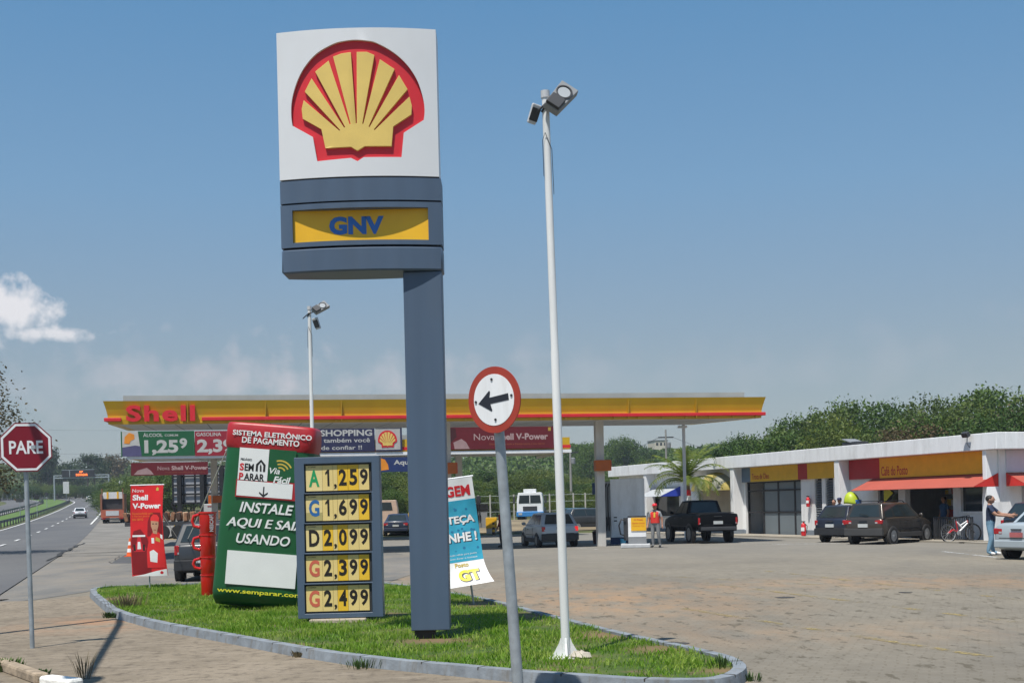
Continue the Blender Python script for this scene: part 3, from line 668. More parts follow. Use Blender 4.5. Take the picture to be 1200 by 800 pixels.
MB().tube([(0, 0, -.25), (0, -.12, -.1), (0, -.1, .2)], .02).build('bracket', GREY, fl); MB().box((.0, -.18, .24), (.34, .16, .2), Matrix.Rotation(R(30), 3, 'X')).build('lamp_head', DARK, fl, bevel=.02)

# ------------------------------------------------------------------ fuel canopies
def canopy(Lp, Rp, ZF, dep, label, main):
    L = at(*Lp, (ZF - H) / ray(*Lp)[1]); Rr = at(*Rp, (ZF - H) / ray(*Rp)[1]); d = Rr - L; ln = d.length
    t = thing('fuel_canopy', label, 'canopy', (L.x, L.y, 0), math.atan2(d.y, d.x))
    gw = mat('soffit_white', (.62, .63, .63), .7, var=.05, scale=.5)
    up = .28 if main else .2
    s_ = MB(); s_.add([(.05, .05, ZF), (ln - .05, .05, ZF), (ln - .05, dep, ZF + up), (.05, dep, ZF + up)], [(0, 3, 2, 1)])
    s_.build('soffit', gw, t, normals=False)
    ribs = MB()
    for k in range(1, int(ln / 1.2)): x = k * 1.2; ribs.add([(x - .02, .1, ZF - .004), (x + .02, .1, ZF - .004), (x + .02, dep - .1, ZF + up - .004), (x - .02, dep - .1, ZF + up - .004)], [(0, 3, 2, 1)])
    ribs.build('soffit_seam', GREY, t, normals=False)
    r_ = MB().bx(.5, ln - .5, .55, dep - .3, ZF + .40, ZF + 1.12).build('roof_parapet', mat('parapet_zinc', (.40, .43, .46), .45, metal=.3, var=.12, scale=.7, dirt=.3, dcol=(.28, .28, .27)), t)
    pf = [(0.0, 0.0), (-.02, .17), (-.02, .32), (-.07, .55), (-.16, .86), (0.35, .86), (.35, 0)] if main else [(0, 0), (0, .55), (.0, .85), (.3, .85), (.3, 0)]
    fa = MB()
    def sweep(x0, x1): # profile in (outward y, z), walls round front and both sides
        k = len(pf); b = len(fa.v)
        for (oy, oz) in pf: fa.v.append((x0 + (oy), oy, ZF + oz))
        for (oy, oz) in pf: fa.v.append((x1 - (oy), oy, ZF + oz))
        for i in range(k): j = (i + 1) % k; fa.f.append([b + i, b + j, b + k + j, b + k + i]); fa.m.append(0)
    sweep(0, ln)
    for sgn, x0 in ((1, 0), (-1, ln)):
        k = len(pf); b = len(fa.v)
        for (oy, oz) in pf: fa.v.append((x0 + sgn * oy, oy, ZF + oz))
        for (oy, oz) in pf: fa.v.append((x0 + sgn * oy, dep, ZF + oz + (up if oz < .31 else up * .1)))
        for i in range(k): j = (i + 1) % k; fa.f.append([b + i, b + j, b + k + j, b + k + i]); fa.m.append(0)
    fa.build('fascia', FASC, t)
    MB().bx(.35, ln - .35, dep - .2, dep, ZF + up + .02, ZF + 1.0).build('rear_fascia', LGREY, t)
    sm = MB()
    for k in range(1, int(ln / 2.9) + 1): sm.bx(k * 2.9 - .012, k * 2.9 + .012, -.165, -.0, ZF + .03, ZF + .81)
    sm.build('fascia_seam', mat('fascia_seam', (.42, .25, .01), .5), t) if main else None
    return t, ln
ZF1, DP1 = 5.2, 8.5
can, LN = canopy((127, 497), (892, 489.5), ZF1, DP1, 'long yellow fuel canopy with red trim bar and red chunky lettering', True)
bar = MB().bx(-.14, .48, -.17, -.03, ZF1 + .10, ZF1 + .235).bx(3.42, LN + .14, -.17, -.03, ZF1 + .10, ZF1 + .235).bx(LN + .03, LN + .14, -.03, DP1 - .1, ZF1 + .10, ZF1 + .235).bx(-.14, -.03, -.03, DP1 - .1, ZF1 + .10, ZF1 + .235)
bar.map(lambda v: Vector((v.x, v.y, v.z + (.28 * v.y / DP1 if v.y > 0 else 0))))
bar.build('trim_bar', RED, can, bevel=.015)
br_ = MB()
for k in range(3, int(LN / 1.0)): br_.bx(k * 1.02 + .3, k * 1.02 + .38, -.12, -.02, ZF1 + .02, ZF1 + .09)
br_.build('trim_bracket', FASC, can)
text(can, 'Shell', RED, .66, ZF1 + .385, -.22, .61, wd=2.52, bold=.035, align='L', depth=.14, sp=1.13)
cw = mat('column_grey', (.56, .54, .50), .7, var=.06, scale=1, dirt=.3)
bpy.context.view_layer.update(); xq, yq = [(can.matrix_basis.inverted() @ gp(706, 640))[i] for i in (0, 1)]
for X_ in (LN - xq, LN / 2, xq):
    cl_ = MB().bx(X_ - .17, X_ + .17, yq, yq + .34, 0, ZF1 + .28 * yq / DP1 + .01).build('column', cw, can, bevel=.01)
    if X_ > 12: MB().bx(X_ - .30, X_ + .35, yq - .34, yq - .01, 3.15, 3.6).build('number_box', mat('box_orange', (.45, .10, .01), .5), cl_, bevel=.02); MB().bx(X_ + .353, X_ + .375, yq - .33, yq - .02, 3.16, 3.59).build('box_side', RED, cl_)
MB().bx(LN - .55, LN - .43, 8.23, 8.35, 0, ZF1 + .27).bx(LN - .75, LN - .35, 8.15, 8.4, ZF1 + .12, ZF1 + .22).build('downpipe', WHITE, can)
ZF2 = 4.75
can2, LN2 = canopy((150, 537.5), (668, 529.5), ZF2, 9.5, 'second canopy behind, its low fascia hung with banners, white bottom edge', False)
MB().bx(-.05, LN2 + .05, -.16, -.02, ZF2 - .02, ZF2 + .15).bx(LN2 + .01, LN2 + .05, -.02, 9, ZF2 - .02, ZF2 + .15).build('white_edge', WHITE, can2)
MB().bx(-.02, LN2 + .03, -.05, -.005, ZF2 + .26, ZF2 + .42).build('red_stripe', RED, can2)
for X_ in (4.3, 18.4):
    cl_ = MB().bx(X_ - .18, X_ + .18, 4.0, 4.36, 0, ZF2 + .12).build('column', cw, can2, bevel=.01)
    MB().bx(X_ - .1, X_ + .5, 3.7, 3.98, 2.35, 2.75).build('number_box', mat('box_orange', (.45, .10, .01), .5), cl_, bevel=.02)
def cx2(px): # photo column -> metres along canopy 2 front
    o = can2.location; d = Vector((math.cos(can2.rotation_euler.z), math.sin(can2.rotation_euler.z))); a = (px - 600) / F
    return (a * o.y - o.x) / (d.x - a * d.y)
def cz2(px, py): x = cx2(px); return at(px, py, can2.location.y + math.sin(can2.rotation_euler.z) * x).z
C2R = can2.rotation_euler.z
def fbanner(px0, px1, y0, y1, m, label, cat='banner', name='fascia_banner', grp=None):
    x0, x1 = cx2(px0), cx2(px1); z1, z0 = cz2((px0 + px1) / 2, y0), cz2((px0 + px1) / 2, y1)
    p = can2.matrix_basis @ Vector((x0, -.20, z0)); t = thing(name, label, cat, p, C2R, grp)
    MB().bx(0, x1 - x0, -.01, .02, 0, z1 - z0).build('banner_sheet', m, t); return t, x1 - x0, z1 - z0
bpy.context.view_layer.update()
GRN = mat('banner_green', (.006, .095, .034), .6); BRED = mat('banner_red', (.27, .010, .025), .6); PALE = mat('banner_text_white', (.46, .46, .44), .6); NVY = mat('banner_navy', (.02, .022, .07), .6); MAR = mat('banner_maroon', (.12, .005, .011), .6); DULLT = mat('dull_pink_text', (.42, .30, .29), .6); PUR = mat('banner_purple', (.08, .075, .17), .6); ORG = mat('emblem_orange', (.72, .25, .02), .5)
t, w_, h_ = fbanner(144, 230, 505.2, 534.3, GRN, 'green price banner reading álcool 1,259 on the rear fascia')
MB().prism([(.05 * h_, .0), (.78 * h_, 0), (.66 * h_, h_), (.05 * h_, h_)], -.013, -.0105).build('white_patch', PALE, t); MB().prism([(.05 * h_, .0), (.79 * h_, 0), (.76 * h_, .40 * h_), (.55 * h_, .44 * h_), (.05 * h_, .36 * h_)], -.018, -.014).build('purple_patch', PUR, t)
MB().prism([(.12*h_, .52*h_), (.15*h_, .78*h_), (.32*h_, .95*h_), (.52*h_, .88*h_), (.53*h_, .70*h_), (.38*h_, .62*h_), (.33*h_, .5*h_)], -.022, -.0185).build('emblem', ORG, t)
text(t, 'ÁLCOOL', PALE, .86 * h_, .86 * h_, -.014, .17 * h_, wd=.76 * h_, bold=.02, align='L'); text(t, 'COMUM', PALE, 1.70 * h_, .83 * h_, -.014, .09 * h_, wd=.52 * h_, align='L', bold=.02)
text(t, '1,25', PALE, .90 * h_, .34 * h_, -.014, .62 * h_, wd=1.32 * h_, bold=.04, align='L'); text(t, '9', PALE, 2.27 * h_, .50 * h_, -.014, .42 * h_, wd=.30 * h_, bold=.04, align='L')
t, w_, h_ = fbanner(230.5, 305, 504.8, 533.6, BRED, 'red price banner reading gasolina beside the green one')
text(t, 'GASOLINA', PALE, .06 * h_, .87 * h_, -.014, .15 * h_, wd=.98 * h_, bold=.02, align='L'); text(t, '2,39', PALE, .08 * h_, .36 * h_, -.014, .62 * h_, wd=1.45 * h_, bold=.04, align='L'); text(t, '9', PALE, 1.72 * h_, .5 * h_, -.014, .42 * h_, wd=.3 * h_, bold=.04, align='L')
t, w_, h_ = fbanner(330, 440.5, 502, 529.5, NVY, 'navy banner with white shopping words above the price sign')
text(t, 'GT SHOPPING', PALE, w_ - .1 * h_, .80 * h_, -.014, .27 * h_, wd=2.95 * h_, bold=.03, align='R'); text(t, 'Aqui também você', PALE, w_ - .2 * h_, .46 * h_, -.014, .24 * h_, wd=2.75 * h_, bold=.015, align='R'); text(t, 'pode confiar !!', PALE, w_ - .55 * h_, .15 * h_, -.014, .23 * h_, wd=2.1 * h_, bold=.015, align='R')
t, w_, h_ = fbanner(441.5, 472.5, 500, 528.5, mat('banner_pale_grey', (.42, .41, .39), .6), 'pale square panel with yellow scallop emblem beside the pylon', 'sign panel'); emblem(t, w_ * .45, h_ * .5, -.03, w_ * .72, d=.01)
MB().bx(0, w_, -.02, -.012, h_ - .1, h_ - .002).bx(0, w_, -.02, -.012, .002, .08).bx(w_ - .1, w_ - .002, -.021, -.012, .08, h_ - .1).build('dark_border', NVY, t)
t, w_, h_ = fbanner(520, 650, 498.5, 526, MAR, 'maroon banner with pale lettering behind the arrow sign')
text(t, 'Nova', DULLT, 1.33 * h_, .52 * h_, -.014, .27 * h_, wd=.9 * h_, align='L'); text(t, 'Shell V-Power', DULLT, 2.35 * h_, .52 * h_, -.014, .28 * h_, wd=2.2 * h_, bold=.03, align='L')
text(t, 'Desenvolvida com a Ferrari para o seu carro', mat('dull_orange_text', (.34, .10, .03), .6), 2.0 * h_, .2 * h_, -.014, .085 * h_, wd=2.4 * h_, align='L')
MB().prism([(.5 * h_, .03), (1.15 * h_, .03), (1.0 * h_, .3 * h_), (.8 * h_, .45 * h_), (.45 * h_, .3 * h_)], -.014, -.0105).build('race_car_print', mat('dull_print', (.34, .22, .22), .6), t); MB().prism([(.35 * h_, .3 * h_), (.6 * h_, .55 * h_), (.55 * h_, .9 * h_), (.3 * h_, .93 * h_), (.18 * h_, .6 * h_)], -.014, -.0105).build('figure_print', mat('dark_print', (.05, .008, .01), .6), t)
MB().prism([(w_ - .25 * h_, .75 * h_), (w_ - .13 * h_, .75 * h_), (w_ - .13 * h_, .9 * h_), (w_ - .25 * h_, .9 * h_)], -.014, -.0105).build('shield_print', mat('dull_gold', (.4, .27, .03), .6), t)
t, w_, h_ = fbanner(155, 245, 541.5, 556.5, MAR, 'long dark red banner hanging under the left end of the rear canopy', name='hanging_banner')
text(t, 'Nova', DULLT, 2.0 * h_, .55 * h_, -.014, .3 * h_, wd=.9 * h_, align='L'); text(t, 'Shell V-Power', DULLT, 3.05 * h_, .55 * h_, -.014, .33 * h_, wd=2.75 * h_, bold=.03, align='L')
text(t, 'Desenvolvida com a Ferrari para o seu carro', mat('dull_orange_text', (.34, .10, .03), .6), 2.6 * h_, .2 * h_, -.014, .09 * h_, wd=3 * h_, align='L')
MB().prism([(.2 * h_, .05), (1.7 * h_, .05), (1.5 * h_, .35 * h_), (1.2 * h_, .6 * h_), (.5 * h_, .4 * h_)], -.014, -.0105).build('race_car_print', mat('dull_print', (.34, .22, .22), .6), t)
t, w_, h_ = fbanner(440, 500, 535.5, 552.5, mat('banner_blue', (.012, .03, .12), .6), 'navy hanging banner with orange emblem beside the pylon', name='hanging_banner')
MB().prism([(.5 * h_ - .1, .1 * h_), (.95 * h_, .16 * h_), (.9 * h_, .5 * h_), (.7 * h_, .85 * h_), (.4 * h_, .95 * h_)], -.014, -.0105).build('emblem', ORG, t); text(t, 'Aqui', PALE, 1.3 * h_, .6 * h_, -.014, .42 * h_, wd=1.15 * h_, bold=.03, align='L')

# ------------------------------------------------------------------ pylon sign
def base(px, py, z=.10): p = gp(px, py, z); return p
class Loc:                                   # local metres of a photo pixel on a plane facing the camera at the thing's depth
    def __init__(s, px, py, z=.10, d=0.0): s.p = gp(px, py, z); s.k = F / s.p.y; s.d = d
    def __call__(s, px, py): q = at(px, py, s.p.y - s.d); return q.x - s.p.x, q.z - s.p.z
L = Loc(507, 746, d=.27); ty = thing('pylon_sign', 'tall slate blue pylon with big scallop emblem and yellow GNV panel', 'pylon sign', L.p)
xl = L(325, 130)[0]; xr = L(512.5, 130)[0]; xc = (xl + xr) / 2; hw = (xr - xl) / 2
zt, zw, zg0, zg1, zg2, zb = L(420, 35)[1], L(420, 208)[1], L(420, 211)[1], L(420, 238)[1], L(420, 288)[1], L(420, 318)[1]
cxl, cxr = L(474, 420)[0], L(519.5, 420)[0]
DEPH = .42; BUL = .13
def bulge(v):                                # the head's faces bow outwards in plan
    u = (v.x - xc) / hw; k = BUL * (1 - min(1, u * u)); y = v.y
    return Vector((v.x, y - k if y < -hd + .165 else y + k if y > hd - .01 else y, v.z))
SL_ = [xc + hw * (i / 10 - 1) for i in range(1, 20)]
def bowed(mb, name, m, parent, smooth=30):
    me = mb.mesh(name, m, None, True, slices=SL_)
    for v in me.vertices: v.co = bulge(v.co.copy())
    me.polygons.foreach_set('use_smooth', [True] * len(me.polygons)); me.set_sharp_from_angle(angle=R(smooth)); return obj(name, me, parent)
hd = DEPH / 2
es = 1.735; ex, ez = L(418.5, 119)[0], L(418.5, 119)[1]
PANELW = mat('pylon_white_panel', (.66, .67, .68), .4, var=.03, scale=1.5, dirt=.18, dcol=(.5, .48, .44))
hole_ = [(ex + p[0] * es, ez + p[1] * es) for p in emblem_outer()]
wp = MB().prism([(xl, zw), (xr, zw), (xr, zt), (xl, zt)], -hd, -hd + .07, holes=[hole_]); wp.bx(xl, xr, -hd + .071, hd, zw, zt)
wpo = bowed(wp, 'white_panel', PANELW, ty)
rp = MB().prism([(ex + p[0] * es * 1.02, ez + p[1] * es * 1.02) for p in emblem_outer()], -hd + .042, -hd + .0705)
rpo = bowed(rp, 'emblem_recess', RED, wpo)
sp_ = MB().prism([(ex + p[0] * es, ez + p[1] * es) for p in emblem_shell()], -hd + .004, -hd + .0415)
spo = bowed(sp_, 'shell_relief', SHELLY, wpo)
bo = spo.modifiers.new('bevel', 'BEVEL'); bo.width = .012; bo.segments = 2; bo.limit_method = 'ANGLE'; bo.angle_limit = R(50)
def band(z0, z1, name, ins=0.0): return MB().bx(xl + ins, xr + .02, -hd, hd, z0, z1)
gap = .022
b0 = bowed(band(zg1 + gap, zw - gap, 'b'), 'upper_band', TOTEM, ty)
sh = MB().bx(xl + .03, xr, -hd + .03, hd - .03, zb + .05, zw - .002); sh.build('shadow_gap_core', BLACK, ty)
yx0, yz1 = L(342, 247)[0], L(420, 244.5)[1]; yx1, yz0 = L(501.5, 250)[0], L(420, 282.5)[1]
mid = MB().prism([(xl, zg2), (xr + .02, zg2), (xr + .02, zg1), (xl, zg1)], -hd, -hd + .16, holes=[[(yx0, yz0), (yx1, yz0), (yx1, yz1), (yx0, yz1)]])
mid.bx(xl, xr + .02, -hd + .17, hd, zg2, zg1); midp = bowed(mid, 'middle_band', TOTEM, ty)
yp = MB().bx(yx0 - .03, yx1 + .03, -hd - .035, -hd + .0, yz0 - .01, yz1 + .01).map(lambda v: Vector((v.x, v.y + .05, v.z))).build('fuel_panel', YEL, ty)
text(yp, 'GNV', BLUE, L(417, 264)[0], (yz0 + yz1) / 2 + .01, -hd + .011, .235, wd=.71, bold=.05, rot=0.0)
lowb = MB().bx(xl, xr + .02, -hd, hd, zb, zg2 - gap)
lo = bowed(lowb, 'lower_band', TOTEM, ty); lo.modifiers.new('bevel', 'BEVEL').width = .02
MB().bx(cxl, cxr, -hd + .015, hd - .02, L(507, 739)[1], zb - .004).build('column', TOTEM, ty, bevel=.012)
MB().bx(cxl + .04, cxl + .3, -.14, .12, -.12, L(507, 738.5)[1]).build('footing', BLACK, ty)

# ------------------------------------------------------------------ price sign
L = Loc(398, 727, d=.10); ps = thing('price_sign', 'low slate blue price board with five rows of yellow number tiles', 'price sign', L.p)
xl, zt = L(345.5, 536); xr, zb_ = L(449.5, 722); ps.rotation_euler.y = R(-.2)
rows = [(545.5, 573.5), (580.5, 608.5), (615.5, 643.5), (651, 679), (686.5, 714.5)]
holes = []; RW = []
for a, b_ in rows:
    x0, z1 = L(358.5, a); x1, z0 = L(433.5, b_); RW.append((x0, x1, z0, z1)); holes.append([(x0 - .015, z0 - .03), (x1 + .045, z0 - .03), (x1 + .045, z1 + .025), (x0 - .015, z1 + .025)])
mb = MB().prism([(xl, zb_), (xr, zb_), (xr, zt), (xl, zt)], -.14, -.07, holes=holes); mb.bx(xl, xr, -.069, .14, zb_, zt); mb.build('cabinet', TOTEM, ps, bevel=.006)
TL = [mat('tile_pale_yellow', (.74, .57, .22), .5, var=.05), mat('tile_strong_yellow', (.80, .49, .03), .5, var=.05), mat('tile_cream', (.74, .60, .27), .5, var=.06), mat('tile_olive', (.42, .36, .14), .5)]
TXT = mat('tile_black', (.012, .008, .006), .5); TG = mat('tile_green', (.01, .30, .10), .5); TB = mat('tile_blue', (.02, .13, .36), .5); TR = mat('tile_red_print', (.56, .12, .07), .5)
vals = [('A', TG, '1,259', 'ppsss p'[0:5], 2), ('G', TB, '1,699', 'ppppp', 2), ('D', TXT, '2,099', 'sppps', 2), ('G', TR, '2,399', 'ppspp', 0), ('G', TR, '2,499', 'ppspp', 0)]
cols_ = [[0, 0, 1, 1, 0], [0, 0, 0, 0, 1], [1, 0, 1, 0, 0], [0, 0, 1, 0, 1], [0, 0, 1, 0, 0]]
for (x0, x1, z0, z1), (lt, lm, num, _, lc), cc in zip(RW, vals, cols_):
    w_ = x1 - x0; h_ = z1 - z0; rr = MB().bx(x0 - .012, x1 + .03, -.085, -.072, z0 - .025, z1 + .015).build('price_row', DARK, ps)
    ed = [0, .262, .43, .50, .665, .835, 1.0]
    def tile(i, a, b_, m): return MB().bx(x0 + w_ * a + .002, x0 + w_ * b_ - .002, -.098 - .0007 * i, -.0855, z0, z1).build('tile', m, rr)
    tl = tile(0, 0, .262, TL[lc])
    if lm is TB: MB().bx(x0 + .004, x0 + w_ * .262 - .004, -.1000, -.0985, z0 + .002, z0 + h_ * .33).build('tile_lower', TL[3], tl)
    text(tl, lt, lm, x0 + w_ * .131, z0 + h_ * .50, -.101, h_ * .66, wd=w_ * .165, bold=.03)
    text(tl, 'O COMUM', TXT if lt != 'D' else TXT, x0 + w_ * .10, z0 + h_ * .945, -.101, h_ * .05, wd=w_ * .12)
    tiles = [(.262, .43, cc[0]), (.43, .50, cc[1]), (.50, .665, cc[2]), (.665, .835, cc[3]), (.835, 1.0, cc[4])]
    for i, ((a, b_, k), ch) in enumerate(zip(tiles, num)):
        o = tile(i + 1, a, b_, TL[k])
        if ch == ',': text(o, ',', TXT, x0 + w_ * .465, z0 + h_ * .16, -.103, h_ * .20, wd=w_ * .045, bold=.02)
        elif ch == '1': cx1, h1 = x0 + w_ * (a + b_) / 2, h_ * .32; MB().prism([(cx1 + u * h1, z0 + h_ * .51 + v * h1) for u, v in ((-.04, -1), (.20, -1), (.20, 1), (.0, 1), (-.30, .62), (-.30, .40), (-.04, .60))], -.103, -.1005).build('lettering', TXT, o)
        else: text(o, ch, TXT, x0 + w_ * (a + b_) / 2, z0 + h_ * .51, -.103, h_ * .64, wd=w_ * (.052 if ch == '1' else .125), bold=.03)
for t_ in (.12, .3, .5, .68, .82): MB().bx(xl + (xr - xl) * t_ - .02, xl + (xr - xl) * t_ + .02, -.05, .05, -.0, zb_ - .002).build('foot', DARK, ps)
a_, b2 = L(356, 727); o = MB().box((0, 0, .05), (.86, .5, .12)).build('concrete_plinth', M_CONC, ps, bevel=.02); o.location.z = -.06

# ------------------------------------------------------------------ inflatable totem
L = Loc(321, 712, .09, d=.40); inf = thing('inflatable_totem', 'leaning green inflatable column with red cap and white lettering', 'inflatable', L.p, ry=R(5.8))
Yi = L.p.y; k_ = Yi / F
def IL(px, py):                               # pixel to the leaning column's own axes
    x, z = L(px, py); t = R(5.8); return x * math.cos(t) - z * math.sin(t), x * math.sin(t) + z * math.cos(t)
hT = IL(320, 497)[1]; hR = IL(318, 526)[1]
ltop, lbot = IL(263, 527)[0], IL(245, 700)[0]; rtop = IL(368.5, 527)[0]
INFM = mat('inflatable_green', (.007, .085, .026), .42, var=.10, scale=1.5, bump=.30, bscale=2.2); INFR = mat('inflatable_red', (.37, .014, .020), .42, var=.08, bump=.3, bscale=2.5); INFW = mat('inflatable_print_white', (.74, .75, .74), .5, var=.03)
def hwid(z): t = max(0, min(1, z / hR)); wl = lbot + (ltop - lbot) * t; wr = rtop + .16 * (1 - t); return wl, wr
def loft(rings):                              # rings: (z, xl, xr, dep, round)
    mb = MB(); n = 32
    for (z, a, b_, dp, ex) in rings:
        cx_, hx = (a + b_) / 2, (b_ - a) / 2
        for j in range(n):
            t = 2 * math.pi * (j + .5) / n; c_, s_ = math.cos(t), math.sin(t)
            mb.v.append((cx_ + hx * math.copysign(abs(c_) ** ex, c_), dp * math.copysign(abs(s_) ** ex, s_), z))
    for i in range(len(rings) - 1):
        for j in range(n): mb.f.append([i * n + j, i * n + (j + 1) % n, (i + 1) * n + (j + 1) % n, (i + 1) * n + j]); mb.m.append(0)
    mb.f.append(list(range(n))[::-1]); mb.m.append(0); mb.f.append([(len(rings) - 1) * n + j for j in range(n)]); mb.m.append(0); return mb
rg = []
for i in range(25):
    z = hR * i / 24; a, b_ = hwid(z); pf = min(1, .80 + .9 * z / hR * 4) if i < 3 else 1
    rg.append((z + .02, a + (1 - pf) * .25, b_ - (1 - pf) * .25, .44 * (.55 if i == 0 else .9 if i == 1 else 1), .40))
loft(rg).build('green_body', INFM, inf, smooth=60)
a, b_ = hwid(hR)
loft([(hR - .02, a - .01, b_ + .01, .445, .42), (hR + .05, a - .015, b_ + .015, .452, .30), (hR + .2, a - .012, b_ + .012, .454, .28), (hT - .05, a + .0, b_ - .0, .452, .28), (hT - .005, a + .03, b_ - .03, .43, .32), (hT + .005, a + .2, b_ - .2, .3, .5)]).build('red_cap', INFR, inf, smooth=60)
yF = -.452
def itext(s, m, px, py, h, wd, shear=0, bold=.02, align='C', y=yF, rot=0.0): x, z = IL(px, py); text(inf, s, m, x, z, y, h * k_, wd=wd * k_, bold=bold, shear=shear, align=align, rot=rot)
itext('SISTEMA ELETRÔNICO', INFW, 320, 509, 7.5, 91, bold=.025, y=-.462); itext('DE PAGAMENTO', INFW, 318, 517.5, 7, 66, bold=.025, y=-.462)
x0, z1 = IL(282, 524); x1, z0 = IL(317, 565); xm = x0 + 64 * k_; zz0 = IL(280, 580)[1]
MB().bx(x0 - .02, x0 + .025 + 66 * k_, yF - .004, yF + .02, zz0 - .025, z0 + .02).build('red_frame_print', INFR, inf)
MB().bx(x0, x0 + 34 * k_, yF - .008, yF + .0, z0 + .012, z1).build('white_print', INFW, inf); MB().bx(x0, xm, yF - .008, yF + .0, zz0, z0 - .004).build('white_print', INFW, inf)
MB().bx(x0 + 34.5 * k_, xm + .02, yF - .008, yF, z0 + .025, z1 + .01).build('green_print', INFM, inf)
BT = mat('print_black', (.012, .012, .012), .5); RT = mat('print_red', (.55, .02, .03), .5); GT = mat('print_gold', (.55, .40, .06), .5)
yG = yF - .011
def cell(s, m, ux, uz, h, wd, bold=.02, shear=0, align='L'): text(inf, s, m, x0 + ux * k_, z1 - uz * k_, yG, h * k_, wd=wd * k_, bold=bold, shear=shear, align=align)
cell('PEDÁGIO', BT, 2, 13, 3.2, 13); cell('S', RT, 1.5, 22, 8.5, 5, .04); cell('EM', BT, 7.2, 22, 8.5, 10.5, .03); cell('P', RT, 1.5, 33, 8.5, 5, .04); cell('ARAR', BT, 7.2, 33, 8.5, 23.5, .03)
def mk(poly, m, nm): MB().prism([(x0 + u * k_, z1 - v * k_) for u, v in poly], yG, yG + .003).build(nm, m, inf)
mk([(20, 26), (20, 18), (25.5, 12), (31, 18), (31, 26), (28.5, 26), (28.5, 19), (25.5, 15), (22.5, 19), (22.5, 26)], BT, 'arch_print'); mk([(25, 26), (24.5, 20), (25.5, 17), (26.5, 20), (27, 26)], BT, 'road_print')
cell('Via', INFW, 36, 24, 7, 12, .015, .25); cell('Fácil', INFW, 41, 34, 8, 20, .03, .25)
for rr_ in (7, 11, 15):
    arc = [(48 + rr_ * math.cos(t), 26 - rr_ * math.sin(t)) for t in np.linspace(.5, 1.9, 9)]; arc2 = [(48 + (rr_ - 1.7) * math.cos(t), 26 - (rr_ - 1.7) * math.sin(t)) for t in np.linspace(1.9, .5, 9)]
    mk(arc + arc2, GT, 'wave_print')
mk([(30.3, 43), (31.7, 43), (31.7, 52), (36, 49), (36, 51), (31, 55), (26, 51), (26, 49), (30.3, 52)], BT, 'arrow_print')
itext('INSTALE', INFW, 313, 595.5, 12, 62, .22, .02); itext('AQUI E SAIA', INFW, 310.5, 614.5, 12, 88, .22, .02); itext('AQUI E SAIA', INFW, 311.5, 614.3, 12.2, 88, .22, .02, y=yF - .0012); itext('USANDO', INFW, 309, 632, 11.5, 62, .22, .02)
xa, za = IL(268, 644); xb, zb2 = IL(264, 683)
MB().bx(xa - .01, xa + 80 * k_, yF - .004, yF + .02, zb2, za).build('white_blank_panel', INFW, inf)
itext('www.semparar.com.br', mat('print_yellow', (.66, .62, .03), .5), 255, 690.5, 6.5, 112, bold=.02, align='L')
rope = mat('rope_white', (.6, .6, .58), .8)
a = at(268, 522, Yi - .3); b_ = gp(203, 667, .02); tag(MB().tube([a, a.lerp(b_, .5) + Vector((0, 0, -.06)), b_], .010, n=5).build('guy_rope', rope), 'white guy rope from the red capped inflatable down to the tarmac', 'rope')
a = at(371, 522, Yi); b_ = at(425, 600, Yi + 2.5); b_.z = .1; tag(MB().tube([a, b_], .010, n=5).build('guy_rope', rope), 'white guy rope behind the price board on the right of the inflatable', 'rope')

# ------------------------------------------------------------------ stacked giant red mugs
L = Loc(244, 698, .09); mg = thing('mug_stack', 'tall stack of giant shiny red mugs with side handles', 'display stack', L.p, ry=R(1.0))
MUG = mat('mug_red', (.56, .010, .008), .25, var=.04, coat=.5)
zs = [0, L(244, 672)[1], L(244, 651)[1], L(244, 625)[1], L(244, 599)[1]]
rb = L(253, 690)[0] * .93; pr = [.86, .90, .96, 1.0]
for i in range(4):
    z0, z1 = zs[i], zs[i + 1]; r0, r1 = rb * (.93 + .055 * i), rb * (1.01 + .055 * i)
    m_ = MB().lathe([(r0 * .93, z0), (r0, z0 + .02), (r1 * .985, z1 - .045), (r1 * 1.05, z1 - .035), (r1 * 1.05, z1 - .004), (r1 * .9, z1 - .003)], 28).build('mug', MUG, mg, smooth=40)
    if i: h0 = z0 + (z1 - z0) * .28; h1 = z0 + (z1 - z0) * .86; MB().tube([(-r0 + .01, -.06, h0), (-r0 - .11, -.06, h0 + .03), (-r0 - .14, -.06, (h0 + h1) / 2), (-r0 - .11, -.06, h1 - .03), (-r1 + .01, -.06, h1)], .032, n=10).build('handle', MUG, m_, smooth=60)
x_, z_ = rb * .52, (zs[3] + zs[4]) / 2
o = text(mg, 'NESCAFÉ', mat('mug_print', (.62, .58, .6), .5), 0, 0, 0, .10, wd=.36, bold=.03, depth=.004)
o.rotation_euler = (0, R(-90), R(38)); o.location = (rb * 1.10 * math.sin(R(38)) , -rb * 1.10 * math.cos(R(38)) - .012, z_)

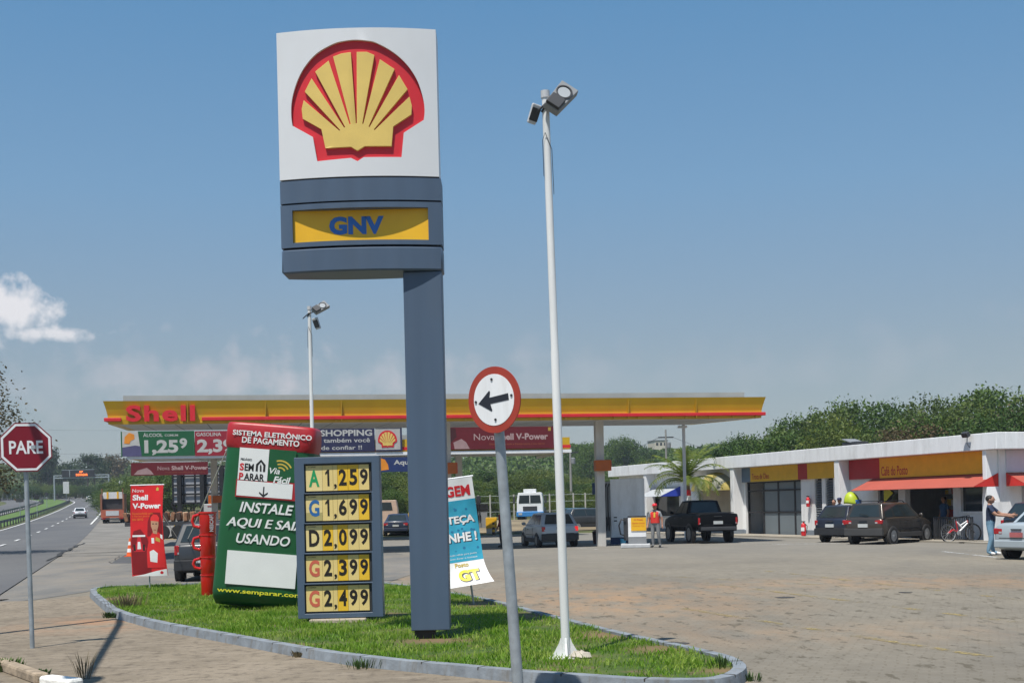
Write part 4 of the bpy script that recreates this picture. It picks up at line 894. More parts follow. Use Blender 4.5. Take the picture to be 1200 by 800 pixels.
# ------------------------------------------------------------------ banners on poles
def cloth(w, h, nx, nz, bendf, thick=.006):
    mb = MB()
    for s_ in (0, 1):
        for j in range(nz + 1):
            for i in range(nx + 1): u, v = i / nx, j / nz; mb.v.append(bendf(u, v, s_ * thick))
    N_ = (nx + 1) * (nz + 1)
    for j in range(nz):
        for i in range(nx):
            a = j * (nx + 1) + i; mb.f.append([a, a + 1, a + nx + 2, a + nx + 1]); mb.m.append(0); mb.f.append([N_ + a, N_ + a + nx + 1, N_ + a + nx + 2, N_ + a + 1]); mb.m.append(0)
    return mb
def draped(parent, outline, lift, name, m, bendf, w, h):
    mb = MB().prism(outline, -lift, -lift + .002); me = mb.mesh(name, m, None, True)
    bm = bmesh.new(); bm.from_mesh(me)
    for k in range(1, 14):
        bmesh.ops.bisect_plane(bm, geom=bm.verts[:] + bm.edges[:] + bm.faces[:], plane_co=(0, 0, h * k / 14), plane_no=(0, 0, 1)); bmesh.ops.bisect_plane(bm, geom=bm.verts[:] + bm.edges[:] + bm.faces[:], plane_co=(w * k / 14, 0, 0), plane_no=(1, 0, 0))
    for v in bm.verts: p = bendf(v.co.x / w, v.co.z / h, v.co.y); v.co = p
    bm.to_mesh(me); bm.free(); return obj(name, me, parent)
def dtext(parent, s, m, x, z, h, wd, lift, bendf, w, H_, **k):
    return text(parent, s, m, x, z, -lift, h, wd=wd, depth=0, bend=lambda c: Vector(bendf(c.x / w, c.z / H_, c.y)), **k)
L = Loc(175, 689); rbn = thing('pole_banner', 'red vertical banner showing a driver and race car on a thin pole', 'banner', L.p)
k_ = L.p.y / F; bw, bh = 38.5 * k_, 106 * k_; bx0 = L(153.5, 570)[0]; bz0 = L(153, 675)[1]
def bend1(u, v, y): return Vector((bx0 + u * bw + .06 * (u - .3) * (1 - v) ** 2 - .03 * math.sin(v * 3.1) , y - .10 * math.sin(math.pi * v) * (u - .2) - .03 * math.sin(u * 5 + v * 3), bz0 + v * bh + .03 * u * 0))
BR1 = mat('banner_bright_red', (.62, .012, .016), .5, var=.18, scale=1.6)
sh_ = cloth(bw, bh, 8, 20, bend1).build('banner_sheet', BR1, rbn, smooth=60)
D = lambda pts, lift, nm, m: draped(rbn, [(x * bw, z * bh) for x, z in pts], lift, nm, m, bend1, bw, bh)
DT = lambda s, m, x, z, h, wd, lift=.004, **k: dtext(rbn, s, m, x * bw, z * bh, h * bh, wd * bw, lift, bend1, bw, bh, **k)
WT = mat('print_white', (.80, .80, .80), .5)
DT('Nova', WT, .05, .945, .036, .34, align='L'); DT('Shell', WT, .06, .868, .062, .46, bold=.04, align='L'); DT('V-Power', WT, .06, .775, .062, .88, bold=.04, align='L')
OT = mat('print_orange', (.75, .22, .02), .5)
for s_, z_, w_ in (('Desenvolvida com', .692, .62), ('a Ferrari para o', .660, .52), ('seu carro', .626, .32)): DT(s_, OT, .06, z_, .024, w_, align='L')
MRN = mat('print_dark_red', (.22, .004, .008), .5)
D([(.02, .02), (.55, .02), (.6, .25), (.5, .42), (.3, .52), (.1, .5), (.02, .4)], .003, 'backdrop_print', MRN)
D([(.02, .0), (.99, .0), (.99, .075), (.7, .055), (.35, .02)], .0045, 'white_sweep_print', WT)
D([(.78, .94), (.86, .94), (.86, .965), (.82, .98), (.78, .965)], .004, 'shield_print', GT)
D([(.04, .30), (.10, .27), (.40, .27), (.46, .30), (.42, .33), (.33, .36), (.30, .44), (.22, .44), (.18, .36), (.08, .33)], .005, 'race_car_print', RED); D([(.06, .435), (.44, .435), (.44, .455), (.06, .455)], .0055, 'wing_print', WT); D([(.08, .28), (.15, .28), (.15, .35), (.08, .35)], .006, 'tyre_print', BT); D([(.36, .28), (.42, .28), (.42, .35), (.36, .35)], .006, 'tyre_print', BT); D([(.2, .30), (.31, .30), (.29, .38), (.22, .38)], .006, 'nose_print', WT)
D([(.50, .44), (.97, .44), (.99, .60), (.92, .70), (.62, .70), (.52, .60)], .0032, 'backdrop_print', MRN)
D([(.46, .09), (.97, .09), (1.0, .30), (.97, .44), (.86, .48), (.66, .48), (.56, .42), (.47, .28)], .006, 'driver_suit_print', mat('print_suit_red', (.72, .022, .025), .5)); D([(.55, .16), (.74, .145), (.78, .25), (.66, .29), (.55, .27)], .0075, 'glove_print', WT)
D([(.62, .36), (.70, .36), (.70, .42), (.62, .42)], .0078, 'badge_print', WT); D([(.74, .39), (.88, .37), (.88, .41), (.76, .43)], .0078, 'badge_print', GT); D([(.90, .42), (.97, .40), (.97, .45), (.9, .46)], .0078, 'badge_print', WT)
SKP = mat('print_skin', (.52, .28, .17), .5)
D([(.68, .47), (.80, .46), (.82, .51), (.86, .55), (.87, .62), (.62, .62), (.62, .55), (.66, .51)], .0085, 'face_print', SKP); D([(.60, .61), (.88, .60), (.89, .64), (.82, .675), (.70, .68), (.62, .65)], .0095, 'cap_print', mat('print_bright_red', (.75, .03, .03), .5)); D([(.66, .57), (.72, .57), (.72, .58), (.66, .58)], .0095, 'eye_print', BT); D([(.76, .57), (.82, .57), (.82, .58), (.76, .58)], .0095, 'eye_print', BT); D([(.70, .505), (.78, .503), (.78, .51), (.70, .512)], .0095, 'mouth_print', MRN)
D([(.80, .02), (.87, .02), (.89, .04), (.84, .055), (.79, .04)], .006, 'emblem_print', RED)
MB().tube([(0, .04, 0), (0.0, .05, bz0 + bh * .5), (.01, .06, bz0 + bh + .03)], .016, n=8).build('pole', GALV, rbn); MB().cyl((bx0 - .03, .03, bz0 + bh + .01), (bx0 + bw + .0, .03, bz0 + bh + .01), .014, n=8).build('crossbar', WHITE, rbn)
a = at(191, 603, L.p.y + .1); b_ = gp(214, 640, .02); tag(MB().tube([a, b_], .010, n=5).build('guy_rope', rope), 'short white guy rope from the red race car banner', 'rope')

L = Loc(555, 708); bbn = thing('pole_banner', 'blue and white leaning banner half hidden behind the pylon column', 'banner', L.p, ry=R(-6.6))
k_ = L.p.y / F; tl = R(-6.6)
def BL(px, py): x, z = L(px, py); return x * math.cos(tl) - z * math.sin(tl), x * math.sin(tl) + z * math.cos(tl)
xr_, zt_ = BL(553, 558); xr2, zb2 = BL(569, 684); bw, bh = 66 * k_, zt_ - zb2; bx0 = xr_ - bw
def bend2(u, v, y): s_ = max(0, .28 - v) / .28; return Vector((bx0 + u * bw + .14 * s_ ** 2 * u, y - .22 * s_ ** 2 * (u + .3) - .04 * math.sin(v * 5 + u * 2), zb2 + v * bh + .05 * s_ ** 2 * u))
cloth(bw, bh, 8, 20, bend2).build('banner_sheet', WT, bbn, smooth=60)
AQ = mat('banner_aqua', (.035, .34, .50), .5, var=.22, scale=2.5); AQ2 = mat('banner_drop_print', (.02, .18, .34), .5, var=.3)
D = lambda pts, lift, nm, m: draped(bbn, [(x * bw, z * bh) for x, z in pts], lift, nm, m, bend2, bw, bh)
DT = lambda s, m, x, z, h, wd, lift=.006, **k: dtext(bbn, s, m, x * bw, z * bh, h * bh, wd * bw, lift, bend2, bw, bh, **k)
D([(.0, .235), (1, .235), (1, .80), (0, .80)], .003, 'aqua_print', AQ)
rk = random.Random(4)
for i in range(16):
    u, v, r_ = rk.uniform(.5, .95), rk.choice([rk.uniform(.7, .78), rk.uniform(.3, .43), rk.uniform(.5, .56)]), rk.uniform(.012, .03)
    D([(u + r_ * math.cos(t), v + r_ * .5 * math.sin(t)) for t in np.linspace(0, 6.28, 8)[:-1]], .0045, 'drop_print', AQ2)
DT('LAVAGEM', RED, .93, .885, .10, .98, bold=.04, align='R'); SHD = mat('print_shadow', (.02, .03, .05), .5)
for s_, z_, w_ in (('ABASTEÇA', .615, .95), ('E GANHE !', .46, .95)):
    DT(s_, SHD, .955, z_ - .008, .085, w_, .005, bold=.045, align='R'); DT(s_, WT, .94, z_, .085, w_, .0075, bold=.035, align='R')
DT('Promoção válida para posto', WT, .9, .30, .02, .6, align='R'); DT('enquanto durar o estoque', WT, .9, .265, .02, .6, align='R')
DT('Posto', GT, .60, .205, .04, .24, bold=.03); DT('GT', SHD, .69, .095, .12, .38, .006, bold=.09); YT = mat('print_bright_yellow', (.80, .68, .02), .5); DT('GT', YT, .68, .10, .11, .36, .0085, bold=.05)
MB().tube([(0, .05, 0), (0, .06, zt_)], .018, n=8).build('pole', GALV, bbn); MB().cyl((bx0 - .02, .02, zt_ + .01), (bx0 + bw + .02, .02, zt_ + .01), .016, n=8).build('crossbar', WHITE, bbn)

# ------------------------------------------------------------------ road signs in front
L = Loc(38, 759, .012); st = thing('stop_sign', 'dark red octagonal PARE sign on a galvanised pole', 'road sign', L.p, ry=R(-.75))
t = R(-.75)
cxs, czs = L(32, 524); cxs, czs = cxs * math.cos(t) - czs * math.sin(t), cxs * math.sin(t) + czs * math.cos(t)
hs = 28.5 / F * L.p.y; pl = obj('sign_plate', None, st)
bpy.data.objects.remove(pl)
def octo(r, rot=22.5): return [(r * math.cos(R(rot + 45 * i)) / math.cos(R(22.5)), r * math.sin(R(rot + 45 * i)) / math.cos(R(22.5))) for i in range(8)]
PRED = mat('stop_sign_red', (.20, .004, .016), .4, var=.06)
plate = MB().prism(octo(hs), -.012, .0).build('sign_plate', PRED, st); plate.location = (cxs, -.045, czs); plate.rotation_euler.z = R(20)
MB().prism(octo(hs * .955), -.0145, -.0125, holes=[octo(hs * .865)]).build('white_border', WHITE, plate)
text(plate, 'PARE', WHITE, 0, 0, -.0145, hs * .54, wd=hs * 1.30, bold=.02)
MB().tube([(0, 0, -.15), (0, 0, czs + .2)], .031, n=14).build('pole', GALV, st, smooth=50); MB().box((cxs, -.022, czs), (.25, .03, .05)).build('bracket', GALV, st)
L = Loc(608.5, 822, .012); ar_ = thing('arrow_sign', 'round white sign with red rim and black left arrow on leaning pole', 'road sign', L.p, ry=R(-2.9))
t = R(-2.9); cxs, czs = L(580, 469.5); cxs, czs = cxs * math.cos(t) - czs * math.sin(t), cxs * math.sin(t) + czs * math.cos(t)
rs = 38.5 / F * L.p.y
circ = lambda r, n=48: [(r * math.cos(2 * math.pi * i / n), r * math.sin(2 * math.pi * i / n)) for i in range(n)]
RIMR = mat('sign_rim_red', (.36, .042, .024), .45, var=.12, scale=4, dirt=.2)
plate = MB().prism(circ(rs), -.012, .0).build('sign_plate', RIMR, ar_, smooth=30); plate.location = (cxs, -.115, czs); plate.rotation_euler = (0, 0, R(-38))
FACEW = mat('sign_face_white', (.80, .81, .82), .5, var=.05, scale=7, dirt=.35, dcol=(.55, .52, .46), streak=True)
MB().prism(circ(rs * .775), -.0150, -.0125).build('white_face', FACEW, plate, smooth=30)
A = [(-.60, -.02), (-.13, .30), (-.10, .26), (-.15, .09), (.575, .10), (.575, -.10), (-.15, -.10), (-.10, -.30), (-.13, -.33)]
arw = MB().prism([(x * rs, z * rs) for x, z in A], -.018, -.0155).build('arrow', mat('arrow_black', (.018, .02, .03), .5), plate); arw.rotation_euler.y = R(-4)
for x, z in ((-.69, 0), (.69, .06), (.02, -.6), (-.02, .62)): MB().cyl((x * rs, -.023, z * rs), (x * rs, -.0155, z * rs), .012, n=8).build('bolt', DARK, plate)
MB().tube([(0, 0, -.2), (0, 0, czs + .12)], [.052, .046], n=16).build('pole', GALV, ar_, smooth=50); MB().box((cxs, -.07, czs), (.06, .06, .05)).build('bracket', GALV, ar_)

# ------------------------------------------------------------------ light poles
def lamp_box(par, loc, yaw, pitch, s, lens=True, flat=False):
    o = obj('floodlight', None, par); bpy.data.objects.remove(o)
    m = MB().prism([(-.14 * s, -.32 * s), (.14 * s, -.32 * s), (.17 * s, .32 * s), (-.17 * s, .32 * s)], -.05 * s, .09 * s)
    f = m.build('floodlight', GREY if lens else LGREY, par, bevel=.012); f.location = loc; f.rotation_mode = 'YXZ'; f.rotation_euler = (pitch, 0, yaw)
    if lens:
        MB().lathe([(.13 * s, .0), (.145 * s, -.02 * s), (.125 * s, -.022 * s), (.11 * s, .0)], 20, (0, -.05 * s, .10 * s), axis='Y').build('lens_ring', DARK, f); MB().prism([(a * .11 * s, .10 * s + b * .11 * s) for a, b in circ(1, 20)], -.058 * s, -.051 * s).build('lens', LAMP, f)
        MB().bx(-.13 * s, .13 * s, -.12 * s, -.051 * s, -.31 * s, -.07 * s).build('gear_box', DARK, f, bevel=.01)
    else: MB().bx(-.15 * s, .15 * s, -.06 * s, -.051 * s, -.22 * s, .2 * s).build('lens', DARK, f)
    return f
def light_pole(px, py, ptx, pty, Y, label, second=False):
    if second: p = at(px, py, Y); p.z = .09; top = at(ptx, pty, Y)
    else: p = gp(px, py, .09); Y = p.y; top = at(ptx, pty, Y)
    hgt = top.z - p.z; lean = math.atan2(top.x - p.x, hgt); t = thing('light_pole', label, 'light pole', p, ry=lean, group='tall white floodlight poles')
    MB().tube([(0, 0, 0), (0, 0, hgt * .545), (0, 0, hgt * .548), (0, 0, hgt)], [.050, .047, .043, .040], n=18).build('pole', POLEW, t, smooth=40)
    fb = MB().prism([(-.17, 0), (.17, 0), (.15, .03), (.075, .16), (.055, .22), (-.055, .22), (-.075, .16), (-.15, .03)], -.012, .012); fb.add([(-x, y, z) for x, y, z in [(y_, x_, z_) for x_, y_, z_ in fb.v]], [f[::-1] for f in fb.f]); fb.bx(-.19, .19, -.19, .19, -.02, .012); fb.build('base_flange', POLEW, t)
    MB().cyl((0, 0, hgt - .02), (0, 0, hgt + .06), .05, n=16).build('cap', LGREY, t, smooth=40)
    MB().tube([(-.05, -.02, hgt - .18), (.02, -.055, hgt - .1), (.18, -.06, hgt - .06)], .014, n=6).tube([(-.15, -.02, hgt - .22), (.0, -.06, hgt - .1)], .012, n=6).tube([(-.05, -.035, hgt - .9), (-.05, -.04, hgt - .5), (-.02, -.06, hgt - .42), (.05, -.025, hgt - .6), (.055, -.02, hgt - 1.1)], .004, n=5).build('bracket', DARK, t)
    return t, hgt
t, hg = light_pole(663.5, 770, 639, 113, 0, 'tall white light pole standing on the grass beside the arrow sign')
f = lamp_box(t, (.165, -.05, hg - .04), R(14), R(-24), .66); f.rotation_euler.y = R(40)
f = lamp_box(t, (-.13, -.02, hg - .20), R(20), R(22), .34, lens=False); f.rotation_euler.y = R(14)
for x, z, s_ in ((.19, .03, .07), (.26, .02, .05)): pass
rk_ = MB().ell((0, 0, .03), (.13, .1, .06), 8); rk = random.Random(9); rk_.v = [(x + rk.uniform(-.02, .02), y + rk.uniform(-.02, .02), z + rk.uniform(-.015, .015)) for x, y, z in rk_.v]
o = rk_.build('stone', mat('pale_stone', (.45, .40, .33), .9, var=.3)); o.location = gp(681, 771, .09); tag(o, 'pale broken stone in the grass at the foot of the tall pole', 'stone')
t, hg = light_pole(370, 690, 362.5, 362, 29.5, 'more distant white light pole rising behind the inflatable column', True)
f = lamp_box(t, (.26, -.04, hg + .02), R(12), R(-34), .62); f.rotation_euler.y = R(52)
f = lamp_box(t, (.16, -.02, hg - .34), R(-20), R(18), .42, lens=False); f.rotation_euler.y = R(-12)

# ------------------------------------------------------------------ vehicles
def quadpt(q, u, v): return q[0].lerp(q[1], u).lerp(q[3].lerp(q[2], u), v)
def pane(par, name, q, u0, u1, v0, v1, m, off=.010, skew=0.0, skew1=0.0):
    n = (q[1] - q[0]).cross(q[3] - q[0]).normalized()
    P = [quadpt(q, a, b) + n * off for a, b in ((u0, v0), (u1, v0), (u1 - skew1, v1), (u0 + skew, v1))]
    B = [p - n * .006 for p in P]
    return MB().add(P + B, [(0, 1, 2, 3), (7, 6, 5, 4), (0, 4, 5, 1), (1, 5, 6, 2), (2, 6, 7, 3), (3, 7, 4, 0)]).build(name, m, par)
def rbx(l): return -l + 1.8
def car(label, cat, pos, hd, paint, kind='hatch', Ln=3.9, W=1.66, Hh=1.43, clad=None, wr=.29, name='parked_car', brake=False, rails=False, plate=PLATE, detail=True, hi=0.0):
    t = thing(name, label, cat, pos, R(90) - R(hd))
    hb = .93 * Hh / 1.45 if kind != 'pickup' else 1.25
    hw, l = W / 2, Ln / 2; zb0 = .20 + hi
    sed = kind == 'sedan'; tr = hb + (.07 if sed else .02)
    st = [(-l, .84, .40, hb - .16, tr - .10), (-l + .05, .93, .30, hb - .06, tr - .03), (-l + .35, .98, .24, hb - .01, tr), (-l + .9, 1, .20, hb, tr if sed else hb + .03), (0, 1, .19, hb - .01, hb + .03), (l - 1.15, 1, .19, hb - .03, hb + .02), (l - .6, .97, .20, hb - .12, hb - .06), (l - .2, .91, .22, hb - .22, hb - .17), (l - .03, .80, .30, hb - .30, hb - .26), (l, .70, .38, hb - .36, hb - .33)]
    if kind == 'pickup': st = [(-l, .95, .52, hb - .03, hb - .0), (-l + .04, .985, .48, hb - .02, hb + .01), (-l + .9, 1, .36, hb - .01, hb + .02), (rbx(l), 1, .32, hb - .01, hb + .02), (0, 1, .30, hb - .02, hb + .01), (l - 1.5, 1, .30, hb - .06, hb - .03), (l - .7, .98, .31, hb - .16, hb - .08), (l - .15, .94, .34, hb - .24, hb - .16), (l, .86, .42, hb - .40, hb - .35)]
    mb = MB(); nr = None
    for (x, k, zb, zs, zt) in st:
        zb += hi; w = hw * k; half = [(0, zb), (w * .82, zb), (w * .95, zb + .08), (w, (zb + zs) * .48), (w * .985, zs - .10), (w * .95, zs), (w * .80, zt), (0, zt + .015)]
        ring = [(-a, z) for a, z in half] + [(a, z) for a, z in half[-2:0:-1]]; nr = len(ring)
        for a, z in ring: mb.v.append((x, a, z))
    for i in range(len(st) - 1):
        for j in range(nr): mb.f.append([i * nr + j, i * nr + (j + 1) % nr, (i + 1) * nr + (j + 1) % nr, (i + 1) * nr + j]); mb.m.append(0)
    mb.f.append(list(range(nr))); mb.m.append(0); mb.f.append([(len(st) - 1) * nr + j for j in range(nr)][::-1]); mb.m.append(0)
    body = mb.build('body', paint, t, smooth=55, bevel=.035 if kind != 'pickup' else .02, seg=3)
    G = {'hatch': (-l + .10, -l + .48, l - 1.72, l - 1.02), 'wagon': (-l + .07, -l + .34, l - 1.80, l - 1.08), 'suv': (-l + .07, -l + .32, l - 1.80, l - 1.08), 'sedan': (-l + .62, -l + 1.22, l - 1.95, l - 1.18), 'pickup': (-l + 1.72, -l + 1.84, l - 2.15, l - 1.45)}[kind]
    rb, rr, fr, fb = G; wb, wt = (hw * .93, hw * .72) if kind != 'pickup' else (hw * .88, hw * .70); z0, z1 = hb - .03, Hh
    B = [Vector(p) for p in ((rb, -wb, z0), (fb, -wb, z0), (fb, wb, z0), (rb, wb, z0))]; T = [Vector(p) for p in ((rr, -wt, z1 - .03), (fr, -wt, z1 - .03), (fr, wt, z1 - .03), (rr, wt, z1 - .03))]
    cb_ = MB().add(B + T + [Vector((rr + .12, -wt * .6, z1)), Vector((fr - .1, -wt * .6, z1)), Vector((fr - .1, wt * .6, z1)), Vector((rr + .12, wt * .6, z1))],
        [(0, 1, 5, 4), (1, 2, 6, 5), (2, 3, 7, 6), (3, 0, 4, 7), (4, 5, 9, 8), (5, 6, 10, 9), (6, 7, 11, 10), (7, 4, 8, 11), (8, 9, 10, 11)])
    cb_.build('cabin', paint, t, bevel=.035, smooth=40)
    pane(t, 'rear_window', [B[3], B[0], T[0], T[3]], .09, .91, .14, .90, GLASS, skew=.02, skew1=.02)
    pane(t, 'windscreen', [B[1], B[2], T[2], T[1]], .07, .93, .10, .92, GLASS)
    for q, nm in (([B[0], B[1], T[1], T[0]], 0), ([B[2], B[3], T[3], T[2]], 1)):
        cuts = {'hatch': [(.10, .46), (.49, .90)], 'wagon': [(.05, .28), (.31, .58), (.61, .91)], 'suv': [(.05, .28), (.31, .58), (.61, .91)], 'sedan': [(.10, .48), (.51, .90)], 'pickup': [(.06, .46), (.50, .90)]}[kind]
        for a, b_ in cuts:
            if nm: a, b_ = 1 - b_, 1 - a
            pane(t, 'side_window', q, a, b_, .12, .88, GLASS)
    if clad:
        c_ = MB().bx(-l - .035, -l + .10, -hw * .93, hw * .93, .30 + hi, .58 + hi).bx(l - .12, l + .03, -hw * .75, hw * .75, .26 + hi, .50 + hi)
        for s_ in (-1, 1): c_.bx(-l + .7, l - .8, s_ * hw * .985 - .02, s_ * hw * .985 + .02, .22 + hi, .40 + hi)
        c_.build('bumper', clad, t, bevel=.03)
    else:
        MB().bx(-l - .03, -l + .10, -hw * .90, hw * .90, .32 + hi, .54 + hi).build('bumper', paint, t, bevel=.035)
    sm_ = MB()
    for s_ in (-1, 1):
        for x in {'hatch': (-.55, .72), 'wagon': (-.75, .05, .85), 'suv': (-.75, .05, .85), 'sedan': (-.75, .02, .85), 'pickup': (-.72, .1, .95)}[kind]: sm_.bx(x - .006, x + .006, s_ * hw * .93, s_ * (hw + .002), .36 + hi, hb - .12)
        sm_.bx(-l + .9, l - 1.3, s_ * hw * .95, s_ * (hw + .008), .52 + hi, .55 + hi)
    sm_.bx(-l - .004, -l + .02, -hw * .70, hw * .70, .585 + hi, .60 + hi); sm_.build('door_seam', BLACK, t)
    if kind in ('hatch', 'wagon', 'suv'): MB().box((-l + .07, .0, hb + .12), (.02, .34, .02), Matrix.Rotation(R(12), 3, 'X')).build('rear_wiper', BLACK, t)
    zl = hb - (.16 if kind != 'pickup' else .30)
    tw_, th_ = {'suv': (.30, .15), 'wagon': (.13, .26), 'hatch': (.15, .20), 'sedan': (.30, .17), 'pickup': (.10, .30)}[kind]
    for s_ in (-1, 1):
        xo = hw * .915 if kind != 'pickup' else hw * .945
        MB().bx(-l - .010, -l + .08, s_ * (xo - tw_ * .95), s_ * (xo - tw_ * .62), zl - th_ / 2 + .03, zl - th_ / 2 + .08).build('reverse_lamp', LAMP, t)
        tl_ = MB().bx(-l - .006, -l + .14, s_ * xo, s_ * (xo - tw_), zl - th_ / 2, zl + th_ / 2).build('tail_light', mat('brake_lit_red', (.9, .02, .02), .3, emit=.6) if brake and s_ == -1 else TAIL, t, bevel=.025)
        if detail: MB().bx(l - .16, l - .0, s_ * hw * .60 - .14, s_ * hw * .60 + .12, hb - .46, hb - .33).build('headlight', LAMP, t, bevel=.02)
        if detail:
            mm = MB().ell((fb - .32, s_ * (hw + .10), hb + .06), (.06, .10, .075), 10).bx(fb - .34, fb - .28, s_ * hw * .9, s_ * (hw + .08), hb - .01, hb + .03); mm.build('mirror', paint, t, smooth=60)
            hn = MB()
            for xx in ((-.35, .62) if kind != 'hatch' else (.3,)): hn.bx(xx - .09, xx + .09, s_ * hw * .985 - .02, s_ * hw * .985 + .02, hb - .19, hb - .16)
            hn.build('door_handle', DARK, t)
    zp = .62 + hi if kind in ('sedan', 'hatch', 'suv', 'pickup') else .5 + hi
    MB().bx(-l - .045, -l - .0, -.20, .20, zp, zp + .13).build('number_plate', plate, t)
    if detail: MB().bx(-l - .032, -l, -.17, .17, hb + .02 - .14, hb - .09).build('tailgate_handle', DARK, t)
    if rails:
        rl_ = MB()
        for s_ in (-1, 1): rl_.tube([(rr + .1, s_ * wt * .85, z1 - .01), (rr + .2, s_ * wt * .85, z1 + .06), (fr - .25, s_ * wt * .85, z1 + .06), (fr - .1, s_ * wt * .85, z1 - .01)], .018, n=6)
        rl_.tube([(rr + .35, -wt * .85, z1 + .06), (rr + .35, wt * .85, z1 + .06)], .015, n=6); rl_.build('roof_rail', BLACK, t)
    xr_ = -l + (.72 if kind != 'pickup' else 1.12); xf = l - (.76 if kind != 'pickup' else .90)
    for x in (xr_, xf):
        for s_ in (-1, 1):
            MB().lathe([(wr * 1.17, s_ * (hw - .14)), (wr * 1.17, s_ * (hw + .006))], 24, (x, 0, wr), axis='Y').build('wheel_arch', clad or BLACK, t, smooth=30)
            yo, yi = s_ * (hw + .012), s_ * (hw - .20); d_ = yo - yi
            wh = MB().lathe([(wr * .62, yi), (wr * .94, yi), (wr, yi + d_ * .12), (wr, yi + d_ * .88), (wr * .94, yo), (wr * .68, yo + s_ * .004), (wr * .66, yo - s_ * .012), (.02, yo - s_ * .012)], 26, (0, 0, 0), axis='Y').build('wheel', RUBBER, t, smooth=40); wh.location = (x, 0, wr)
            ri = MB()
            for k in range(5): ri.box((.36 * wr * math.cos(k * 1.2566), yo - s_ * .004, .36 * wr * math.sin(k * 1.2566)), (wr * .62, .016, wr * .20), Matrix.Rotation(-k * 1.2566, 3, 'Y'))
            ri.lathe([(wr * .66, yo + s_ * .006), (wr * .56, yo + s_ * .006)], 20, axis='Y'); ri.lathe([(wr * .18, yo - s_ * .012), (wr * .16, yo + s_ * .01)], 12, axis='Y'); ri.build('rim', RIM, wh)
    if kind == 'pickup':
        MB().bx(-l + .1, rb - .05, -hw * .80, hw * .80, hb + .025, hb + .055).build('bed_cover', BLACK, t)
        MB().bx(-l - .12, -l - .03, -hw * .85, hw * .85, .56, .70).build('step_bumper', DARK, t, bevel=.02)
    return t
PAINT = lambda n_, c_, r_=.34, mt=.0: mat('paint_' + n_, c_, r_, metal=mt, var=.03, coat=.35)
def rpos(px, py, hd, Ln):                     # rear bumper ground point -> car centre
    p = gp(px, py); h_ = R(hd); return p + Vector((math.sin(h_), math.cos(h_), 0)) * (Ln / 2)
BUMP = mat('bumper_black', (.02, .022, .026), .6)
car('silver hatchback with black bumper and lit brake lamp under the canopy', 'car', rpos(657, 641, -13, 3.88), -13, PAINT('silver', (.36, .40, .44)), 'hatch', 3.88, 1.72, 1.46, BUMP, .29, brake=True)
pk = car('black double cab pickup truck parked before the white store', 'pickup truck', rpos(842, 636.5, -10, 5.0), -10, mat('paint_pickup_black', (.004, .005, .007), .55, spec=.15), 'pickup', 5.0, 1.84, 1.84, None, .40, name='pickup_truck', hi=.20)
car('dark blue hatchback parked beside the brown estate car', 'car', rpos(973, 635.5, 50, 3.85), 50, PAINT('dark_blue', (.014, .019, .034)), 'hatch', 3.85, 1.64, 1.50, BUMP, .28)
car('brown estate car with roof rails and grey cladding at the café', 'car', rpos(1012, 638, 45, 4.1), 45, PAINT('brown', (.062, .052, .043), .26, .35), 'suv', 4.1, 1.72, 1.58, mat('cladding_grey', (.05, .05, .05), .6), .32, rails=True, hi=.04)
car('silver saloon car at the frame edge touched by the man', 'car', rpos(1192, 656, 62, 4.5), 62, PAINT('silver_blue', (.35, .40, .43)), 'sedan', 4.5, 1.70, 1.46, None, .31, plate=mat('plate_red', (.42, .12, .12), .5))
car('black car parked beyond the silver saloon by the café corner', 'car', gp(1218, 640) + Vector((1.2, 1.0, 0)), 70, PAINT('black', (.010, .012, .018)), 'hatch', 3.9, 1.66, 1.50, None, .29)
car('dark blue saloon car seen through the gap beside the price board', 'car', rpos(464, 628, 2, 4.4), 2, PAINT('navy', (.018, .028, .060)), 'sedan', 4.4, 1.72, 1.44, None, .30)
car('dark grey estate car behind the stack of red mugs', 'car', rpos(240, 681.5, -4, 4.15), -4, PAINT('charcoal', (.030, .033, .038)), 'wagon', 4.15, 1.68, 1.55, BUMP, .31)
car('dark grey hatchback standing behind the silver hatchback', 'car', gp(693, 621) + Vector((0, .7, 0)), 72, PAINT('dark_grey', (.035, .037, .04)), 'hatch', 3.9, 1.66, 1.5, BUMP, .29)
car('teal blue estate car half hidden behind the dark grey hatchback', 'car', rpos(664, 617.5, 30, 4.2), 30, PAINT('teal', (.04, .10, .13)), 'wagon', 4.2, 1.68, 1.50, BUMP, .29)
def road_car(px, pyb, Y, label, paint, kind, Ln, Hh, detail=True):
    a = at(px, pyb, Y); return car(label, 'car', (a.x, Y + Ln / 2, rise(Y) + .035), -17, paint, kind, Ln, 1.7, Hh, BUMP, .30, name='driving_car', detail=detail)
road_car(88.5, 610, 174, 'white silver hatchback driving away in the near lane of the highway', PAINT('white_silver', (.60, .62, .66)), 'hatch', 3.9, 1.45)
road_car(102, 587, 325, 'tiny white car farthest along the highway near the gantry', PAINT('white', (.72, .73, .74)), 'sedan', 4.2, 1.45, False)
road_car(66, 577, 385, 'pale distant car on the far carriageway beyond the gantry', PAINT('white', (.72, .73, .74)), 'sedan', 4.2, 1.45, False)
